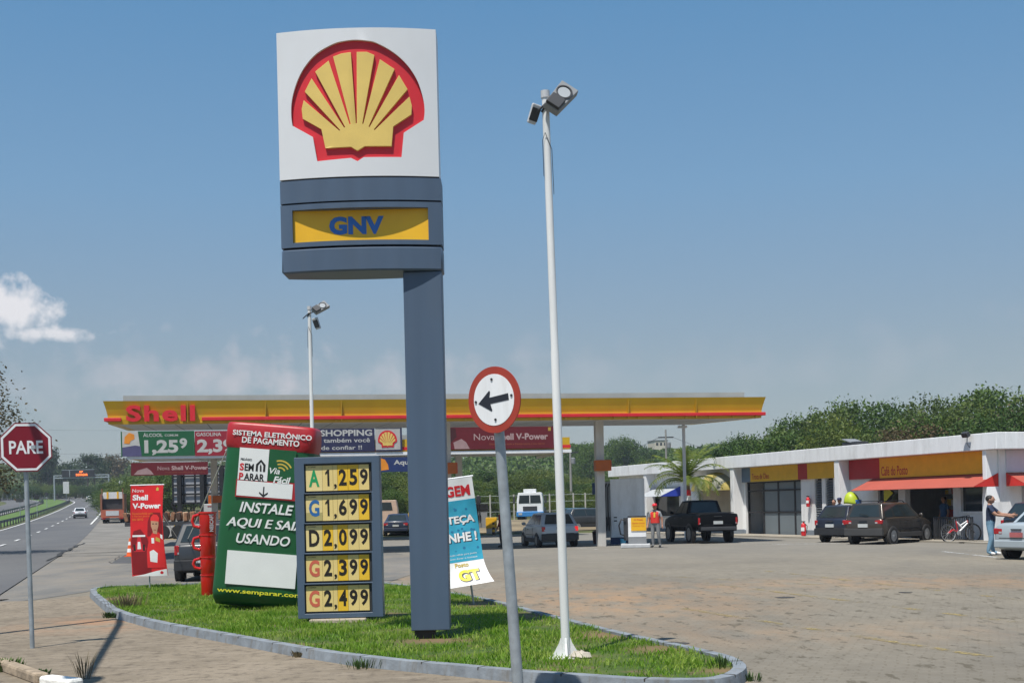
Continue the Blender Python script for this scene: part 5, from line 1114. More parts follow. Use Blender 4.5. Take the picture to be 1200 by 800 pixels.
# beige pickup beyond the dark blue saloon
a = at(452, 604, 100); bg_ = thing('delivery_van', 'beige van with black rear window beyond the dark blue saloon', 'van', (a.x, 100, rise(100)), R(4))
BEI = mat('van_beige', (.50, .36, .27), .5)
MB().prism([(-.95, .35), (.95, .35), (.95, 1.5), (.82, 2.25), (-.82, 2.25), (-.95, 1.5)], -.0, 4.2).build('body', BEI, bg_, bevel=.06); MB().prism([(-.78, 1.45), (.55, 1.45), (.45, 2.08), (-.70, 2.08)], -.02, -.002).build('rear_window', GLASS, bg_)
for x in (-.8, .8):
    for y in (.7, 3.4): MB().lathe([(.33, -.1), (.33, .1)], 16, (0, 0, 0), axis='X').build('wheel', RUBBER, bg_).location = (x, y, .33)

# orange and white truck on the hard shoulder
def wheels(t, xs, ys, r_, w_):
    for x in xs:
        for y in ys:
            o = MB().lathe([(r_ * .6, -w_ / 2), (r_ * .95, -w_ / 2), (r_, -w_ / 3), (r_, w_ / 3), (r_ * .95, w_ / 2), (r_ * .6, w_ / 2)], 18, axis='X').build('wheel', RUBBER, t, smooth=40); o.location = (x, y, r_)
Y = 144; a = at(132, 612, Y); tk = thing('service_truck', 'orange and white truck seen from behind on the road shoulder', 'truck', (a.x, Y, rise(Y) + .03), R(14))
ORT = mat('truck_orange', (.24, .095, .05), .5, var=.1); 
MB().bx(-1.2, 1.2, 0, 6.5, .75, 1.25).bx(-1.25, 1.25, -.08, .1, .42, .58).build('chassis', DARK, tk)
MB().bx(-1.22, 1.22, .02, 6.2, 1.25, 1.55).build('deck', ORT, tk); MB().bx(-1.24, 1.24, -.06, .0, .62, 1.5).build('tailboard', mat('tailboard_red_white', (.40, .10, .05), .5, var=.2), tk); MB().bx(-.7, .7, -.09, -.065, .85, 1.4).build('white_panel', LGREY, tk)
MB().bx(-1.05, 1.05, 1.4, 3.4, 1.55, 2.9).build('equipment', DARK, tk); MB().prism([(-1.15, 2.75), (1.15, 2.75), (1.02, 3.5), (-1.02, 3.5)], 1.2, 4.8).build('white_cover', mat('cover_white', (.62, .63, .63), .6, var=.1), tk, bevel=.05)
for x in (-.55, .55): MB().bx(x - .1, x + .1, 1.16, 1.2, 2.75, 3.55).build('yellow_strap', YEL, tk)
for s_ in (-1, 1): MB().bx(s_ * 1.2 - .09, s_ * 1.2 + .09, .0, 5.8, 1.55, 3.3).bx(s_ * 1.12 - .05, s_ * 1.12 + .05, .6, .7, 3.3, 3.9).build('side_rail', ORT, tk); MB().bx(s_ * .95 - .2, s_ * .95 + .2, -.1, -.085, .48, .58).build('tail_light', TAIL, tk)
MB().bx(-1.15, 1.15, 6.6, 8.4, .7, 3.0).build('cab', WHITE, tk, bevel=.1); wheels(tk, (-.95, .95), (1.2, 2.5, 7.3), .5, .34)

# white and blue truck facing the camera behind the silver hatchback
Y = 112; a = at(621.5, 612, Y); tw = thing('lorry', 'white lorry with blue bumper facing the station behind the silver hatchback', 'lorry', (a.x, Y, rise(Y)), R(-4))
MB().prism([(-1.15, .75), (1.15, .75), (1.15, 1.9), (1.02, 2.55), (-1.02, 2.55), (-1.15, 1.9)], 0, 1.9).build('cab', WHITE, tw, bevel=.07, seg=3)
MB().prism([(-.98, 1.62), (.98, 1.62), (.90, 2.32), (-.90, 2.32)], -.02, -.003).build('windscreen', GLASS, tw); MB().bx(-.62, .62, -.03, -.003, .95, 1.35).build('grille', DARK, tw); MB().bx(-.03, .03, -.035, -.021, 1.6, 2.3).build('screen_post', WHITE, tw)
MB().bx(-1.2, 1.2, -.14, .3, .45, .88).build('bumper', mat('lorry_blue', (.03, .20, .50), .5), tw, bevel=.04); MB().bx(-.55, .55, .15, .75, 2.56, 2.86).build('roof_lamp_box', WHITE, tw, bevel=.03); MB().bx(-1.05, 1.05, 2.2, 8, .9, 1.25).build('flatbed', GREY, tw)
for s_ in (-1, 1):
    MB().tube([(s_ * 1.1, 0, 2.3), (s_ * 1.38, -.1, 2.25), (s_ * 1.38, -.1, 1.6)], .025, n=6).bx(s_ * 1.38 - .09, s_ * 1.38 + .09, -.13, -.08, 1.6, 2.2).build('mirror', DARK, tw); MB().bx(s_ * .85 - .16, s_ * .85 + .16, -.16, -.142, .6, .8).build('headlight', LAMP, tw)
wheels(tw, (-.98, .98), (.75, 5.5, 6.7), .5, .32)

# flatbed with a load behind the mugs
Y = 86; a = at(222, 628, Y); lf = thing('loaded_lorry', 'long flatbed lorry loaded with brown sacks behind the red mugs', 'lorry', (a.x, Y, rise(Y)), R(4))
MB().bx(-4.0, 5.0, -1.1, 1.1, .95, 1.2).build('flatbed', DARK, lf); rk = random.Random(8); ld = MB()
for i in range(60):
    x = -3.9 + 8.6 * (i % 20) / 20 + rk.uniform(-.05, .05); ld.box((x, -1.02 + .25 * (i // 20), 1.52 + rk.uniform(-.04, .04)), (rk.uniform(.22, .36), .24, rk.uniform(.5, .66)), Matrix.Rotation(rk.uniform(-.25, .25), 3, 'Y'), m=rk.choice([0, 0, 1, 2]))
ld.build('sack_load', [mat('sack_brown', (.26, .13, .07), .9, var=.35, scale=5), mat('sack_tan', (.50, .36, .24), .9, var=.3, scale=5), mat('sack_dark', (.07, .04, .03), .9)], lf, bevel=.05)
for y in (-1.0,):
    for x in (-1.6, -.5, 3.4): MB().lathe([(.3, -.15), (.47, -.15), (.5, -.1), (.5, .1), (.47, .15), (.3, .15)], 18, axis='Y').build('wheel', RUBBER, lf, smooth=40).location = (x, y, .5)
MB().bx(-3.6, -2.3, -1.0, 1.0, .55, .95).build('tool_box', DARK, lf)

# dark framed panel structure behind
Y = 100; a = at(203, 590, Y); b_ = at(268, 590, Y); bb_ = thing('panel_gantry', 'back of a big grey panelled hoarding on dark steel frame', 'hoarding', ((a.x + b_.x) / 2, Y, rise(Y)))
w_ = b_.x - a.x; zt_ = at(235, 547, Y).z - rise(Y); zl_ = at(235, 589, Y).z - rise(Y); PNL = mat('hoarding_grey', (.33, .34, .37), .6, var=.2, scale=1)
MB().bx(-w_ / 2, w_ / 2, 0, .08, zl_, zt_).build('panel', PNL, bb_); f = MB()
for k in range(6): x = -w_ / 2 + w_ * k / 5; f.bx(x - .05, x + .05, -.08, -.003, zl_ - .05, zt_ + .05)
for k in range(5): z = zl_ + (zt_ - zl_) * k / 4; f.bx(-w_ / 2, w_ / 2, -.16, -.083, z - .07, z + .07)
for x in (-w_ * .36, w_ * .05, w_ * .40): f.bx(x - .16, x + .16, -.5, -.17, 0, zt_)
f.build('steel_frame', BLACK, bb_)

# ------------------------------------------------------------------ pumps and island furniture
P0 = gp(722, 637.5); dp = thing('gas_dispenser', 'tall white gas dispenser wall with black hoses and blue base', 'fuel dispenser', P0, R(-4)); k_ = P0.y / F
wl, wr_ = (709 - 722) * k_, (735 - 722) * k_; hh = (637.5 - 561) * k_
MB().bx(wl + .28, wr_ + .8, 0, .6, .3, hh).build('cabinet', WALLW, dp, bevel=.02); MB().bx(wl + .25, wr_ + .83, -.03, .63, 0, .298).build('base', mat('base_blue', (.02, .045, .11), .6), dp)
MB().bx(wl, wl + .275, .02, .58, .3, hh - .1).build('hose_panel', mat('hose_panel_grey', (.26, .27, .27), .6), dp)
for i, x in enumerate((wl + .07, wl + .20)): MB().tube([(x + .05, -.02, hh - .2), (x - .02, -.10, hh - .35), (x - .03, -.12, 1.4), (x, -.12, .6), (x + .03, -.04, .9)], .028, n=8).bx(x - .05, x + .05, -.13, -.03, .85, 1.2).build('hose', BLACK, dp)
for z in (1.15, 1.0): MB().bx(wr_ - .55, wr_ - .42, -.012, -.001, z, z + .05).build('marking', BLACK, dp)
MB().bx(wl - .5, wl - .1, -.05, .3, 2.2, 2.7).build('blue_box', mat('box_dark_blue', (.02, .05, .12), .6), dp); MB().bx(wl - .1, wl + .02, .1, .2, 2.4, 2.5).build('box_arm', DARK, dp)
P0 = gp(746, 641.5); pu = thing('fuel_pump', 'low white fuel pump with yellow panel next to the attendant', 'fuel pump', P0, R(-6)); k_ = P0.y / F
MB().bx(-.62, .55, -.3, .9, 0, .16).build('island_kerb', LGREY, pu, bevel=.03)
MB().bx(-.32, .40, .0, .45, .162, .42).build('base', GREY, pu); MB().bx(-.32, .40, .0, .45, .422, 1.22).build('cabinet', WHITE, pu, bevel=.02); MB().bx(-.33, .41, -.01, .46, 1.222, 1.27).build('lid', DARK, pu)
yp = MB().bx(-.20, .40, -.03, -.002, .68, 1.2).build('yellow_panel', YEL, pu); text(yp, 'O Posto', RED, .1, 1.12, -.034, .06, wd=.35, bold=.02); text(yp, 'Gasolina Comum', RED, .1, .98, -.034, .05, wd=.5, bold=.01); text(yp, 'Preço por litro', RED, .1, .87, -.034, .04, wd=.45)
MB().bx(-.50, -.325, .02, .4, .3, 1.2).build('hose_side', DARK, pu); MB().tube([(-.42, -.02, 1.1), (-.58, -.06, 1.15), (-.68, -.06, .9), (-.62, -.06, .55), (-.45, -.04, .5)], .028, n=8).build('hose', BLACK, pu, smooth=60)
bk = MB().lathe([(.10, 0), (.13, .26), (.14, .27), (.12, .265), (.09, .03)], 18).build('bucket', mat('bucket_blue', (.06, .32, .52), .4)); bk.location = gp(729, 639, .0) + Vector((.05, -.0, .02)); tag(bk, 'light blue plastic bucket at the foot of the fuel pump', 'bucket')
P0 = gp(565.5, 624); pu2 = thing('fuel_pump', 'dark far fuel pump with hoses beside the rear canopy column', 'fuel pump', P0); 
MB().bx(-.35, .35, 0, .5, .15, 1.5).build('cabinet', GREY, pu2, bevel=.02); MB().bx(-.42, .42, -.05, .55, 1.5, 1.95).build('display', BLACK, pu2, bevel=.02); MB().bx(-.6, .8, -.3, .8, 0, .149).build('island_kerb', LGREY, pu2)
for x in (-.3, -.15): MB().tube([(x, -.02, 2.4), (x - .05, -.12, 2.0), (x, -.12, .7), (x + .05, -.03, 1.2)], .03, n=6).build('hose', BLACK, pu2)
MB().bx(-.38, -.08, .1, .4, 1.951, 2.5).build('hose_mast', DARK, pu2)
P0 = gp(247, 634); pu3 = thing('fuel_pump', 'pale grey fuel pump showing above the red mug stack', 'fuel pump', P0); k_ = P0.y / F
MB().bx(-.40, .30, 0, .5, .0, (634 - 590) * k_).build('cabinet', LGREY, pu3, bevel=.03); MB().bx(-.15, .2, -.012, -.001, 41 * k_ - .03, 41 * k_ + .03).build('red_mark', DRED, pu3); MB().bx(-.12, .08, .1, .3, 44 * k_, 54 * k_).build('red_sign', mat('box_orange', (.45, .10, .01), .5), pu3)
P0 = gp(576, 625); cr_ = thing('crate_bin', 'yellow box on white stand at the rear pump island', 'bin', P0); MB().bx(-.33, .33, 0, .5, .02, .35).build('stand', LGREY, cr_); MB().bx(-.36, .36, -.03, .53, .35, 1.05).build('yellow_box', YEL, cr_, bevel=.02)
def bollard(p, label, h, r_):
    t = thing('bollard', label, 'bollard', p)
    for k in range(5): MB().cyl((0, 0, .04 + h * k / 5), (0, 0, .04 + h * (k + 1) / 5 - .002), r_ * (1 - .08 * k), r_ * (1 - .08 * (k + 1)), 12).build('band', YEL if k % 2 else BLACK, t)
    MB().bx(-r_ * 1.4, r_ * 1.4, -r_ * 1.4, r_ * 1.4, 0, .04).build('base', BLACK, t)
bollard(gp(578.5, 626.5), 'black and yellow striped bollard before the yellow box', .75, .10)
P0 = gp(152.5, 652); cn = thing('traffic_cone', 'orange and white traffic cone left of the red driver banner', 'traffic cone', P0); CO = mat('cone_orange', (.75, .12, .02), .5)
MB().bx(-.2, .2, -.2, .2, 0, .05).build('base', CO, cn)
for k in range(5): MB().cyl((0, 0, .05 + .15 * k), (0, 0, .05 + .15 * (k + 1)), .15 - .025 * k, .15 - .025 * (k + 1), 16).build('band', WHITE if k % 2 else CO, cn)
for px, py, h, c_, lb in ((205, 627, 1.0, YEL, 'slim yellow post beside the loaded lorry'), (220.5, 630, 1.45, LGREY, 'slim pale post by the red mug stack'), (480, 627, 1.5, YEL, 'yellow post at the edge of the pylon column')):
    p = gp(px, py); o = MB().cyl((0, 0, 0), (0, 0, h), .055, n=10).lathe([(.09, 0), (.09, .03)], 12).build('post', c_); o.location = p; tag(o, lb, 'post')
# extinguishers
def ext(loc, label, h, rz=0, wheeled=False):
    t = thing('fire_extinguisher', label, 'fire extinguisher', loc, rz)
    MB().lathe([(.01, 0), (h * .16, .02), (h * .17, h * .08), (h * .17, h * .74), (h * .12, h * .84), (h * .05, h * .88), (h * .05, h * .95)], 18).build('cylinder', RED, t, smooth=50); MB().bx(-h * .14, h * .12, -.03, .03, h * .95, h * 1.02).build('valve', BLACK, t)
    MB().tube([(h * .05, 0, h * .9), (h * .26, 0, h * .7), (h * .22, -.02, h * .2)], .02, n=6).build('hose', BLACK, t); MB().bx(-h * .12, h * .12, -h * .19, -h * .172, h * .35, h * .6).build('tag', WHITE, t); return t
ext(sw(fx(941, .95), -.95, .06), 'big red fire extinguisher standing at the garage corner', .68, SR_ + R(40)); ext(sw(fx(947, .17), -.17, 1.40), 'small red fire extinguisher hung on the white garage pillar', .52, SR_ + R(40))
# phone hood
P0 = at(1000, 620, 55.5); P0.z = .0; pb = thing('phone_booth', 'bright yellow green egg shaped phone hood beside the café', 'phone booth', P0, R(20)); hdm = MB(); n1_, n2_ = 18, 9
for i in range(n1_ + 1):
    for j in range(n2_ + 1):
        u = math.pi * (-.08 + 1.16 * i / n1_); v = math.pi / 2 * j / n2_; hdm.v.append((.40 * math.cos(u) * math.cos(v), -.05 + .40 * math.sin(u) * math.cos(v) , 1.42 + .62 * math.sin(v) - .0 + .12 * math.cos(u) * math.cos(v)))
for i in range(n1_):
    for j in range(n2_): a = i * (n2_ + 1) + j; hdm.f.append([a, a + n2_ + 1, a + n2_ + 2, a + 1]); hdm.m.append(0)
hdo = hdm.build('hood', mat('hood_yellow_green', (.40, .50, .025), .45, coat=.1), pb, smooth=70); sd = hdo.modifiers.new('shell', 'SOLIDIFY'); sd.thickness = .03; pb.rotation_euler.z = R(-150)
MB().cyl((0, .42, 0), (0, .42, 1.5), .04, n=10).build('post', GREY, pb); MB().bx(-.14, .14, .22, .38, 1.25, 1.7).build('telephone', BLUE, pb)

# ------------------------------------------------------------------ bicycle
A_, B_ = gp(1112, 635.5), gp(1141, 634.5); d = B_ - A_; bc = thing('bicycle', 'red and white mountain bicycle leaning at the café railing', 'bicycle', A_, math.atan2(d.y, d.x), rx=R(-4))
WB = 1.08; rwl = .335
for x in (0, WB):
    wv = MB(); 
    wv.tube([(rwl * math.cos(t), 0, rwl * math.sin(t)) for t in np.linspace(0, 2 * math.pi, 29)], .026, n=8, caps=False); o = wv.build('wheel', RUBBER, bc, smooth=60); o.location = (x, 0, rwl + .02)
    sp = MB()
    for k in range(14): t = 2 * math.pi * k / 14; sp.tube([(.02 * math.cos(t), .02 * (-1) ** k, .02 * math.sin(t)), (.31 * math.cos(t), 0, .31 * math.sin(t))], .003, n=4)
    sp.tube([(.305 * math.cos(t), 0, .305 * math.sin(t)) for t in np.linspace(0, 2 * math.pi, 25)], .012, n=6, caps=False).cyl((0, -.05, 0), (0, .05, 0), .025); sp.build('rim', RIM, o)
z = rwl + .02; bw_ = mat('bike_white', (.75, .75, .76), .4); brd = mat('bike_red', (.50, .02, .03), .4)
MB().tube([(.42, 0, .36), (.86, 0, .72)], .034, n=10).tube([(.40, 0, .78), (.60, 0, .55)], .03, n=8).tube([(.50, 0, .62), (.85, 0, .80)], .026, n=8).build('frame', bw_, bc, smooth=60)
MB().tube([(0, .06, z), (.20, .05, .50), (.42, .03, .36)], .02, n=8).tube([(0, -.06, z), (.20, -.05, .50), (.42, -.03, .36)], .02, n=8).tube([(.36, 0, .84), (.42, 0, .36)], .022, n=8).tube([(.86, 0, .84), (.88, 0, .68)], .03, n=8).build('rear_triangle', brd, bc, smooth=60)
MB().tube([(.89, .06, .70), (WB, .06, z)], .022, n=8).tube([(.89, -.06, .70), (WB, -.06, z)], .022, n=8).tube([(.89, -.06, .7), (.89, .06, .7)], .03, n=8).build('fork', BLACK, bc, smooth=60)
MB().tube([(.86, 0, .84), (.84, 0, 1.0)], .02, n=8).tube([(.76, -.32, .98), (.84, -.12, 1.0), (.84, .12, 1.0), (.76, .32, .98)], .016, n=8).build('handlebar', BLACK, bc, smooth=60); MB().ell((.30, 0, .93), (.15, .07, .04), 12).tube([(.36, 0, .84), (.33, 0, .92)], .014, n=6).build('saddle', BLACK, bc, smooth=60)
MB().lathe([(.09, -.055), (.09, -.045)], 18, (.42, 0, .36), axis='Y').tube([(.42, -.06, .36), (.50, -.09, .22)], .012, n=6).tube([(.42, .06, .36), (.34, .09, .50)], .012, n=6).build('crank', GREY, bc)

# ------------------------------------------------------------------ people
def person(label, pos, rz, J, cols, hair=None, cap=None, group=None, h=1.72, long_sleeve=False, vest=None, short=False, wide=1.06):
    Rr = {'pelvis': (.155, .11), 'waist': (.150, .112), 'chest': (.170, .115), 'neck': (.058, .058), 'head0': (.06, .06)}
    base = dict(pelvis=(0, 0, .93), waist=(0, -.01, 1.10), chest=(0, 0, 1.30), neck=(0, .01, 1.47), head0=(0, 0, 1.54),
        sl=(.185, 0, 1.385), el=(.235, .03, 1.12), wl=(.25, -.06, .88), sr=(-.185, 0, 1.385), er=(-.235, .03, 1.12), wr=(-.25, -.06, .88),
        hl=(.095, 0, .87), kl=(.10, -.02, .49), al=(.10, .02, .10), tl=(.115, -.16, .045), hr=(-.095, 0, .87), kr=(-.10, -.02, .49), ar=(-.10, .02, .10), tr=(-.115, -.16, .045))
    base.update(J); E = [('pelvis', 'waist', 1), ('waist', 'chest', 1), ('chest', 'neck', 1), ('neck', 'head0', 0)]
    for s_ in 'lr': E += [('chest', 's' + s_, 1), ('s' + s_, 'e' + s_, 1), ('e' + s_, 'w' + s_, 1 if long_sleeve else 0), ('pelvis', 'h' + s_, 2), ('h' + s_, 'k' + s_, 2), ('k' + s_, 'a' + s_, 2), ('a' + s_, 't' + s_, 3)]
    rad = {'s': .066, 'e': .046, 'w': .030, 'h': .092, 'k': .066, 'a': .048, 't': .042}
    names = list(base); me = bpy.data.meshes.new('p'); me.from_pydata([base[n_] for n_ in names], [(names.index(a), names.index(b_)) for a, b_, _ in E], [])
    o = bpy.data.objects.new('p', me); COL.objects.link(o); o.modifiers.new('skin', 'SKIN'); o.modifiers.new('sub', 'SUBSURF').levels = 2
    for i, n_ in enumerate(names):
        sv_ = me.skin_vertices[0].data[i]; sv_.radius = Rr.get(n_, (rad.get(n_[0], .05),) * 2); sv_.use_root = n_ == 'pelvis'
    dg = bpy.context.evaluated_depsgraph_get(); ev = bpy.data.meshes.new_from_object(o.evaluated_get(dg), depsgraph=dg)
    mb = MB(); V3 = [Vector(v) for v in base.values()]
    for v in ev.vertices: mb.v.append(tuple(v.co))
    for p in ev.polygons:
        c_ = p.center; best, tg = 9, 0
        for a, b_, t_ in E:
            A, B = Vector(base[a]), Vector(base[b_]); u = max(0, min(1, (c_ - A).dot(B - A) / (B - A).length_squared)); dd = (c_ - A.lerp(B, u)).length / (.055 if a[0] in 'se' and a[1] in 'lr' else .13 if t_ in (1, 2) else .06)
            if a[0] == 's' and b_[0] == 'e' and short and u > .62: t_ = 0
            if dd < best: best, tg = dd, t_
        if tg == 1 and c_.z > 1.475: tg = 0
        mb.f.append(list(p.vertices)); mb.m.append(tg)
    bpy.data.objects.remove(o)
    for s_ in 'lr':                              # hands: palm, four fingers, thumb
        W_, El = Vector(base['w' + s_]), Vector(base['e' + s_]); d_ = (W_ - El).normalized(); sd_ = 1 if s_ == 'l' else -1
        ax = d_.cross(Vector((sd_, 0, 0.001))); ax = ax.normalized() if ax.length > .1 else Vector((0, -1, 0)); cu = ax.cross(d_)
        mb.tube([W_ - d_ * .02, W_ + d_ * .03, W_ + d_ * .085], [.028, .036, .034], 10)
        for k, ln in enumerate((.066, .076, .072, .056)):
            b0_ = W_ + d_ * .08 + ax * (.027 - .018 * k); mb.tube([b0_, b0_ + d_ * ln * .5 + cu * .006, b0_ + d_ * ln * .85 + cu * .022], [.0095, .0085, .006], 6)
        b0_ = W_ + d_ * .025 + ax * .03; mb.tube([b0_, b0_ + d_ * .03 + ax * .028, b0_ + d_ * .062 + ax * .034], [.012, .011, .008], 6)
    hc = Vector(base['head0']) + Vector((0, -.015, .085)); bh = len(mb.v)
    mb.ell(hc, (.076, .098, .118), 18); mb.ell(hc + Vector((0, -.012, -.06)), (.058, .078, .062), 14)
    mb.add([hc + Vector(p) for p in ((0, -.097, .018), (-.017, -.094, -.026), (.017, -.094, -.026), (0, -.124, -.022))], [(0, 1, 3), (0, 3, 2), (1, 2, 3)])
    for x in (-.078, .078): mb.ell(hc + Vector((x, .005, -.01)), (.012, .022, .032), 8)
    for x in (-.031, .031): mb.ell(hc + Vector((x, -.088, .014)), (.013, .008, .009), 8, m=4)
    mb.ell(hc + Vector((0, -.088, -.056)), (.024, .008, .006), 8, m=5)
    hz = J.get('turn', 0)
    t = mb.build('person', [SKIN] + cols + [BLACK, mat('lips', (.24, .08, .06), .5)], smooth=75); t.location = pos; t.rotation_euler.z = rz; t.scale = (h / 1.72 * wide, h / 1.72 * wide, h / 1.72)
    tag(t, label, 'person', group)
    if hair:
        hm = MB().ell(hc + Vector((0, .022, .028)), (.083, .098, .102), 16); hm.v = [v for v in hm.v]; hm.build('hair', hair, t, smooth=70)
    if cap:
        cm = MB().lathe([(.092, 0), (.09, .05), (.07, .085), (.03, .10), (.005, .102)], 18, tuple(hc + Vector((0, .0, .03))), sy=1.18); cm.prism([(-.07, 0), (.07, 0), (.06, .012), (-.06, .012)], -.20, -.06) ; b_ = len(cm.v) - 8
        for i in range(b_, len(cm.v)): v = cm.v[i]; cm.v[i] = (v[0] + hc.x, v[1] + hc.y, v[2] + hc.z + .03)
        cm.build('cap', cap, t, smooth=50)
    if vest:
        vm = MB(); n = 20; rings = [(.98, .178, .135), (1.12, .172, .132), (1.28, .188, .135), (1.38, .19, .118), (1.43, .13, .09)]
        for z_, a, b_ in rings:
            for j in range(n): q = 2 * math.pi * j / n; vm.v.append((a * math.copysign(abs(math.cos(q)) ** .8, math.cos(q)), b_ * math.sin(q), z_))
        for i in range(len(rings) - 1):
            for j in range(n): vm.f.append([i * n + j, i * n + (j + 1) % n, (i + 1) * n + (j + 1) % n, (i + 1) * n + j]); vm.m.append(0)
        vo = vm.build('vest', vest, t, smooth=60); MB().prism([(-.015, 1.20), (.05, 1.20), (.06, 1.40), (.0, 1.41)], -.148, -.136).build('vest_stripe', mat('vest_yellow', (.70, .50, .05), .5), vo)
    return t
SH = mat('shoe_black', (.02, .02, .02), .6); GTR = mat('trousers_grey', (.20, .205, .21), .85); GSH = mat('shirt_grey', (.27, .28, .29), .85)
person('attendant in red cap and red vest standing beside the yellow pump', gp(768.5, 641.5), R(-24), dict(er=(-.25, .02, 1.12), wr=(-.27, -.07, .88), el=(.26, .03, 1.12), wl=(.28, -.02, .88), kl=(.12, .0, .49), al=(.15, .08, .10), tl=(.17, -.08, .045), hl=(.1, 0, .87)), [GSH, GTR, SH], cap=RED, vest=mat('vest_red', (.60, .03, .02), .6), short=True)
DEN = mat('jeans_light_blue', (.16, .29, .40), .85, var=.15, scale=6); TEE = mat('tee_navy', (.020, .032, .070), .85)
person('man in navy tee and pale jeans reaching to the silver car', gp(1161.5, 650.5), R(62), dict(waist=(0, -.02, 1.10), pelvis=(0, .02, .93), chest=(0, 0, 1.31), sl=(.185, -.02, 1.385), el=(.23, -.20, 1.20), wl=(.21, -.46, 1.17), sr=(-.185, .0, 1.385), er=(-.22, -.16, 1.18), wr=(-.14, -.42, 1.14), kr=(-.10, -.03, .49), ar=(-.10, .06, .10), tr=(-.11, -.12, .045), kl=(.10, -.0, .49), al=(.1, -.04, .10), tl=(.11, -.22, .045)), [TEE, DEN, mat('shoe_white', (.7, .7, .7), .6)], hair=HAIR, short=True, h=1.74, wide=1.2)
DKR = mat('uniform_dark_red', (.20, .015, .02), .85); DKG = mat('trousers_dark', (.03, .03, .035), .85)
person('attendant in dark red shirt half hidden behind the arrow sign pole', gp(589, 641.5), R(-60), {}, [DKR, DKG, SH], hair=HAIR, long_sleeve=True)
bn = thing('waste_bin', 'slim brown waste bin left of the gas dispenser', 'bin', gp(698, 637)); MB().lathe([(.10, .0), (.14, .5), (.15, .52), (.13, .56), (.05, .60)], 16).build('bin_body', mat('bin_brown', (.10, .045, .035), .6), bn, smooth=40); MB().bx(-.06, .06, -.155, -.10, .42, .48).build('flap', BLACK, bn)
BSH = mat('clothes_blue', (.03, .09, .20), .85)
person('person in blue standing in the dark café doorway', sw((C3 + C4) / 2 - .2, .9, .0), SR_, {}, [BSH, mat('trousers_blue', (.025, .06, .13), .85), SH], hair=HAIR, short=True)
for px, hh_, lb, cc in ((977.5, 1.70, 'person with black hair behind the dark blue hatchback', DKG), (984, 1.78, 'person in dark blue cap between the parked car and phone hood', NVY)):
    x = fx(px, 1.2); person(lb, sw(x, -1.2, .0), SR_ + R(30), {}, [GSH if cc is DKG else BSH, DKG, SH], hair=HAIR, cap=None if cc is DKG else NAVY, h=hh_)
# faint brake glow needs nothing more: the lamp itself is lit

# ------------------------------------------------------------------ highway furniture
def guard(name, label, off, s0, s1):
    t = thing(name, label, 'guard rail', (0, 0, 0)); m = MB(); ps = MB(); s = s0; prev = None
    while s <= s1:
        p = road_pt(s, off); q = Vector((p.x, p.y, rise(p.y)))
        if prev is not None:
            for (za, zb, o_) in ((.50, .62, .0), (.62, .68, .04), (.68, .80, 0)):
                m.add([prev + Vector((o_ if za == .62 else 0, 0, za)), q + Vector((o_ if za == .62 else 0, 0, za)), q + Vector((0, 0, zb)), prev + Vector((0, 0, zb))], [(0, 1, 2, 3)])
        ps.bx(q.x - .06, q.x + .06, q.y - .05, q.y + .05, q.z - .1, q.z + .74); prev = q; s += 4
    m.build('rail', mat('rail_dark_steel', (.08, .085, .09), .5, metal=.3), t); o = ps.build('post', DARK, t); o['kind'] = 'stuff'
guard('guard_rail', 'long dark steel guard rail between the near lanes and the grass median', 9.0, 10, 300); guard('guard_rail', 'dark steel guard rail along the far carriageway behind the grass median', 15.2, 10, 330)
Y = 350; a, b_ = at(64, 582, Y), at(128, 582, Y); z0 = rise(Y); ga = thing('message_gantry', 'overhead highway gantry with black screen showing orange letters', 'gantry', (a.x, Y, z0)); W_ = b_.x - a.x; zt_ = at(95, 558, Y).z - z0
MB().cyl((0, 0, -1), (0, 0, zt_ + .5), .22, n=10).cyl((W_, 0, -1), (W_, 0, zt_ + .5), .22, n=10).build('post', GALV, ga); bm_ = MB().bx(0, W_, -.15, .15, zt_ - .45, zt_ - .15).bx(0, W_, -.15, .15, zt_ + .25, zt_ + .5)
for k in range(12): bm_.tube([(W_ * k / 12, 0, zt_ - .3), (W_ * (k + 1) / 12, 0, zt_ + .37)], .06, n=5)
bm_.build('beam', GALV, ga)
xs, xe = at(73.5, 555, Y).x - a.x, at(111, 555, Y).x - a.x; zs, ze = at(92, 558.5, Y).z - z0, at(92, 550.5, Y).z - z0
sc = MB().bx(xs, xe, -.6, -.16, zs, ze).build('screen', BLACK, ga); MB().bx(xs - .1, xe + .1, -.55, -.2, ze + .002, ze + .12).bx(xs + (xe - xs) * .24 - .08, xs + (xe - xs) * .24 + .08, -.63, -.602, zs, ze).build('frame', GALV, sc)
AMB = mat('led_orange', (.95, .16, .02), .5, emit=1.6, var=.02); text(sc, 'SP', AMB, xs + (xe - xs) * .6, zs + (ze - zs) * .72, -.62, .55, wd=1.0, bold=.03); text(sc, 'DEVAGAR', AMB, xs + (xe - xs) * .62, zs + (ze - zs) * .30, -.62, .62, wd=3.2, bold=.04)
def rsign(name, label, px, pyb, pyt, w_px, Y, shape, m, tilt=0):
    p = at(px, pyb, Y); z0 = rise(Y); t = thing(name, label, 'road sign', (p.x, Y, z0)); k = Y / F; zc = at(px, pyt, Y).z - z0; zb_ = at(px, pyb, Y).z - z0; w_ = w_px * k / 2; h_ = (pyb - pyt) * k / 2; c_ = (zc + zb_) / 2
    MB().cyl((0, .08, -.2), (0, .08, zc), .05, n=8).build('post', GALV, t)
    MB().prism([(w_ * math.cos(i * .3927), c_ + h_ * math.sin(i * .3927)) for i in range(16)] if shape == 'o' else [(-w_, zb_), (w_, zb_), (w_, zc), (-w_, zc)], 0, .03).build('sign_plate', m, t); return t, w_, zb_, zc
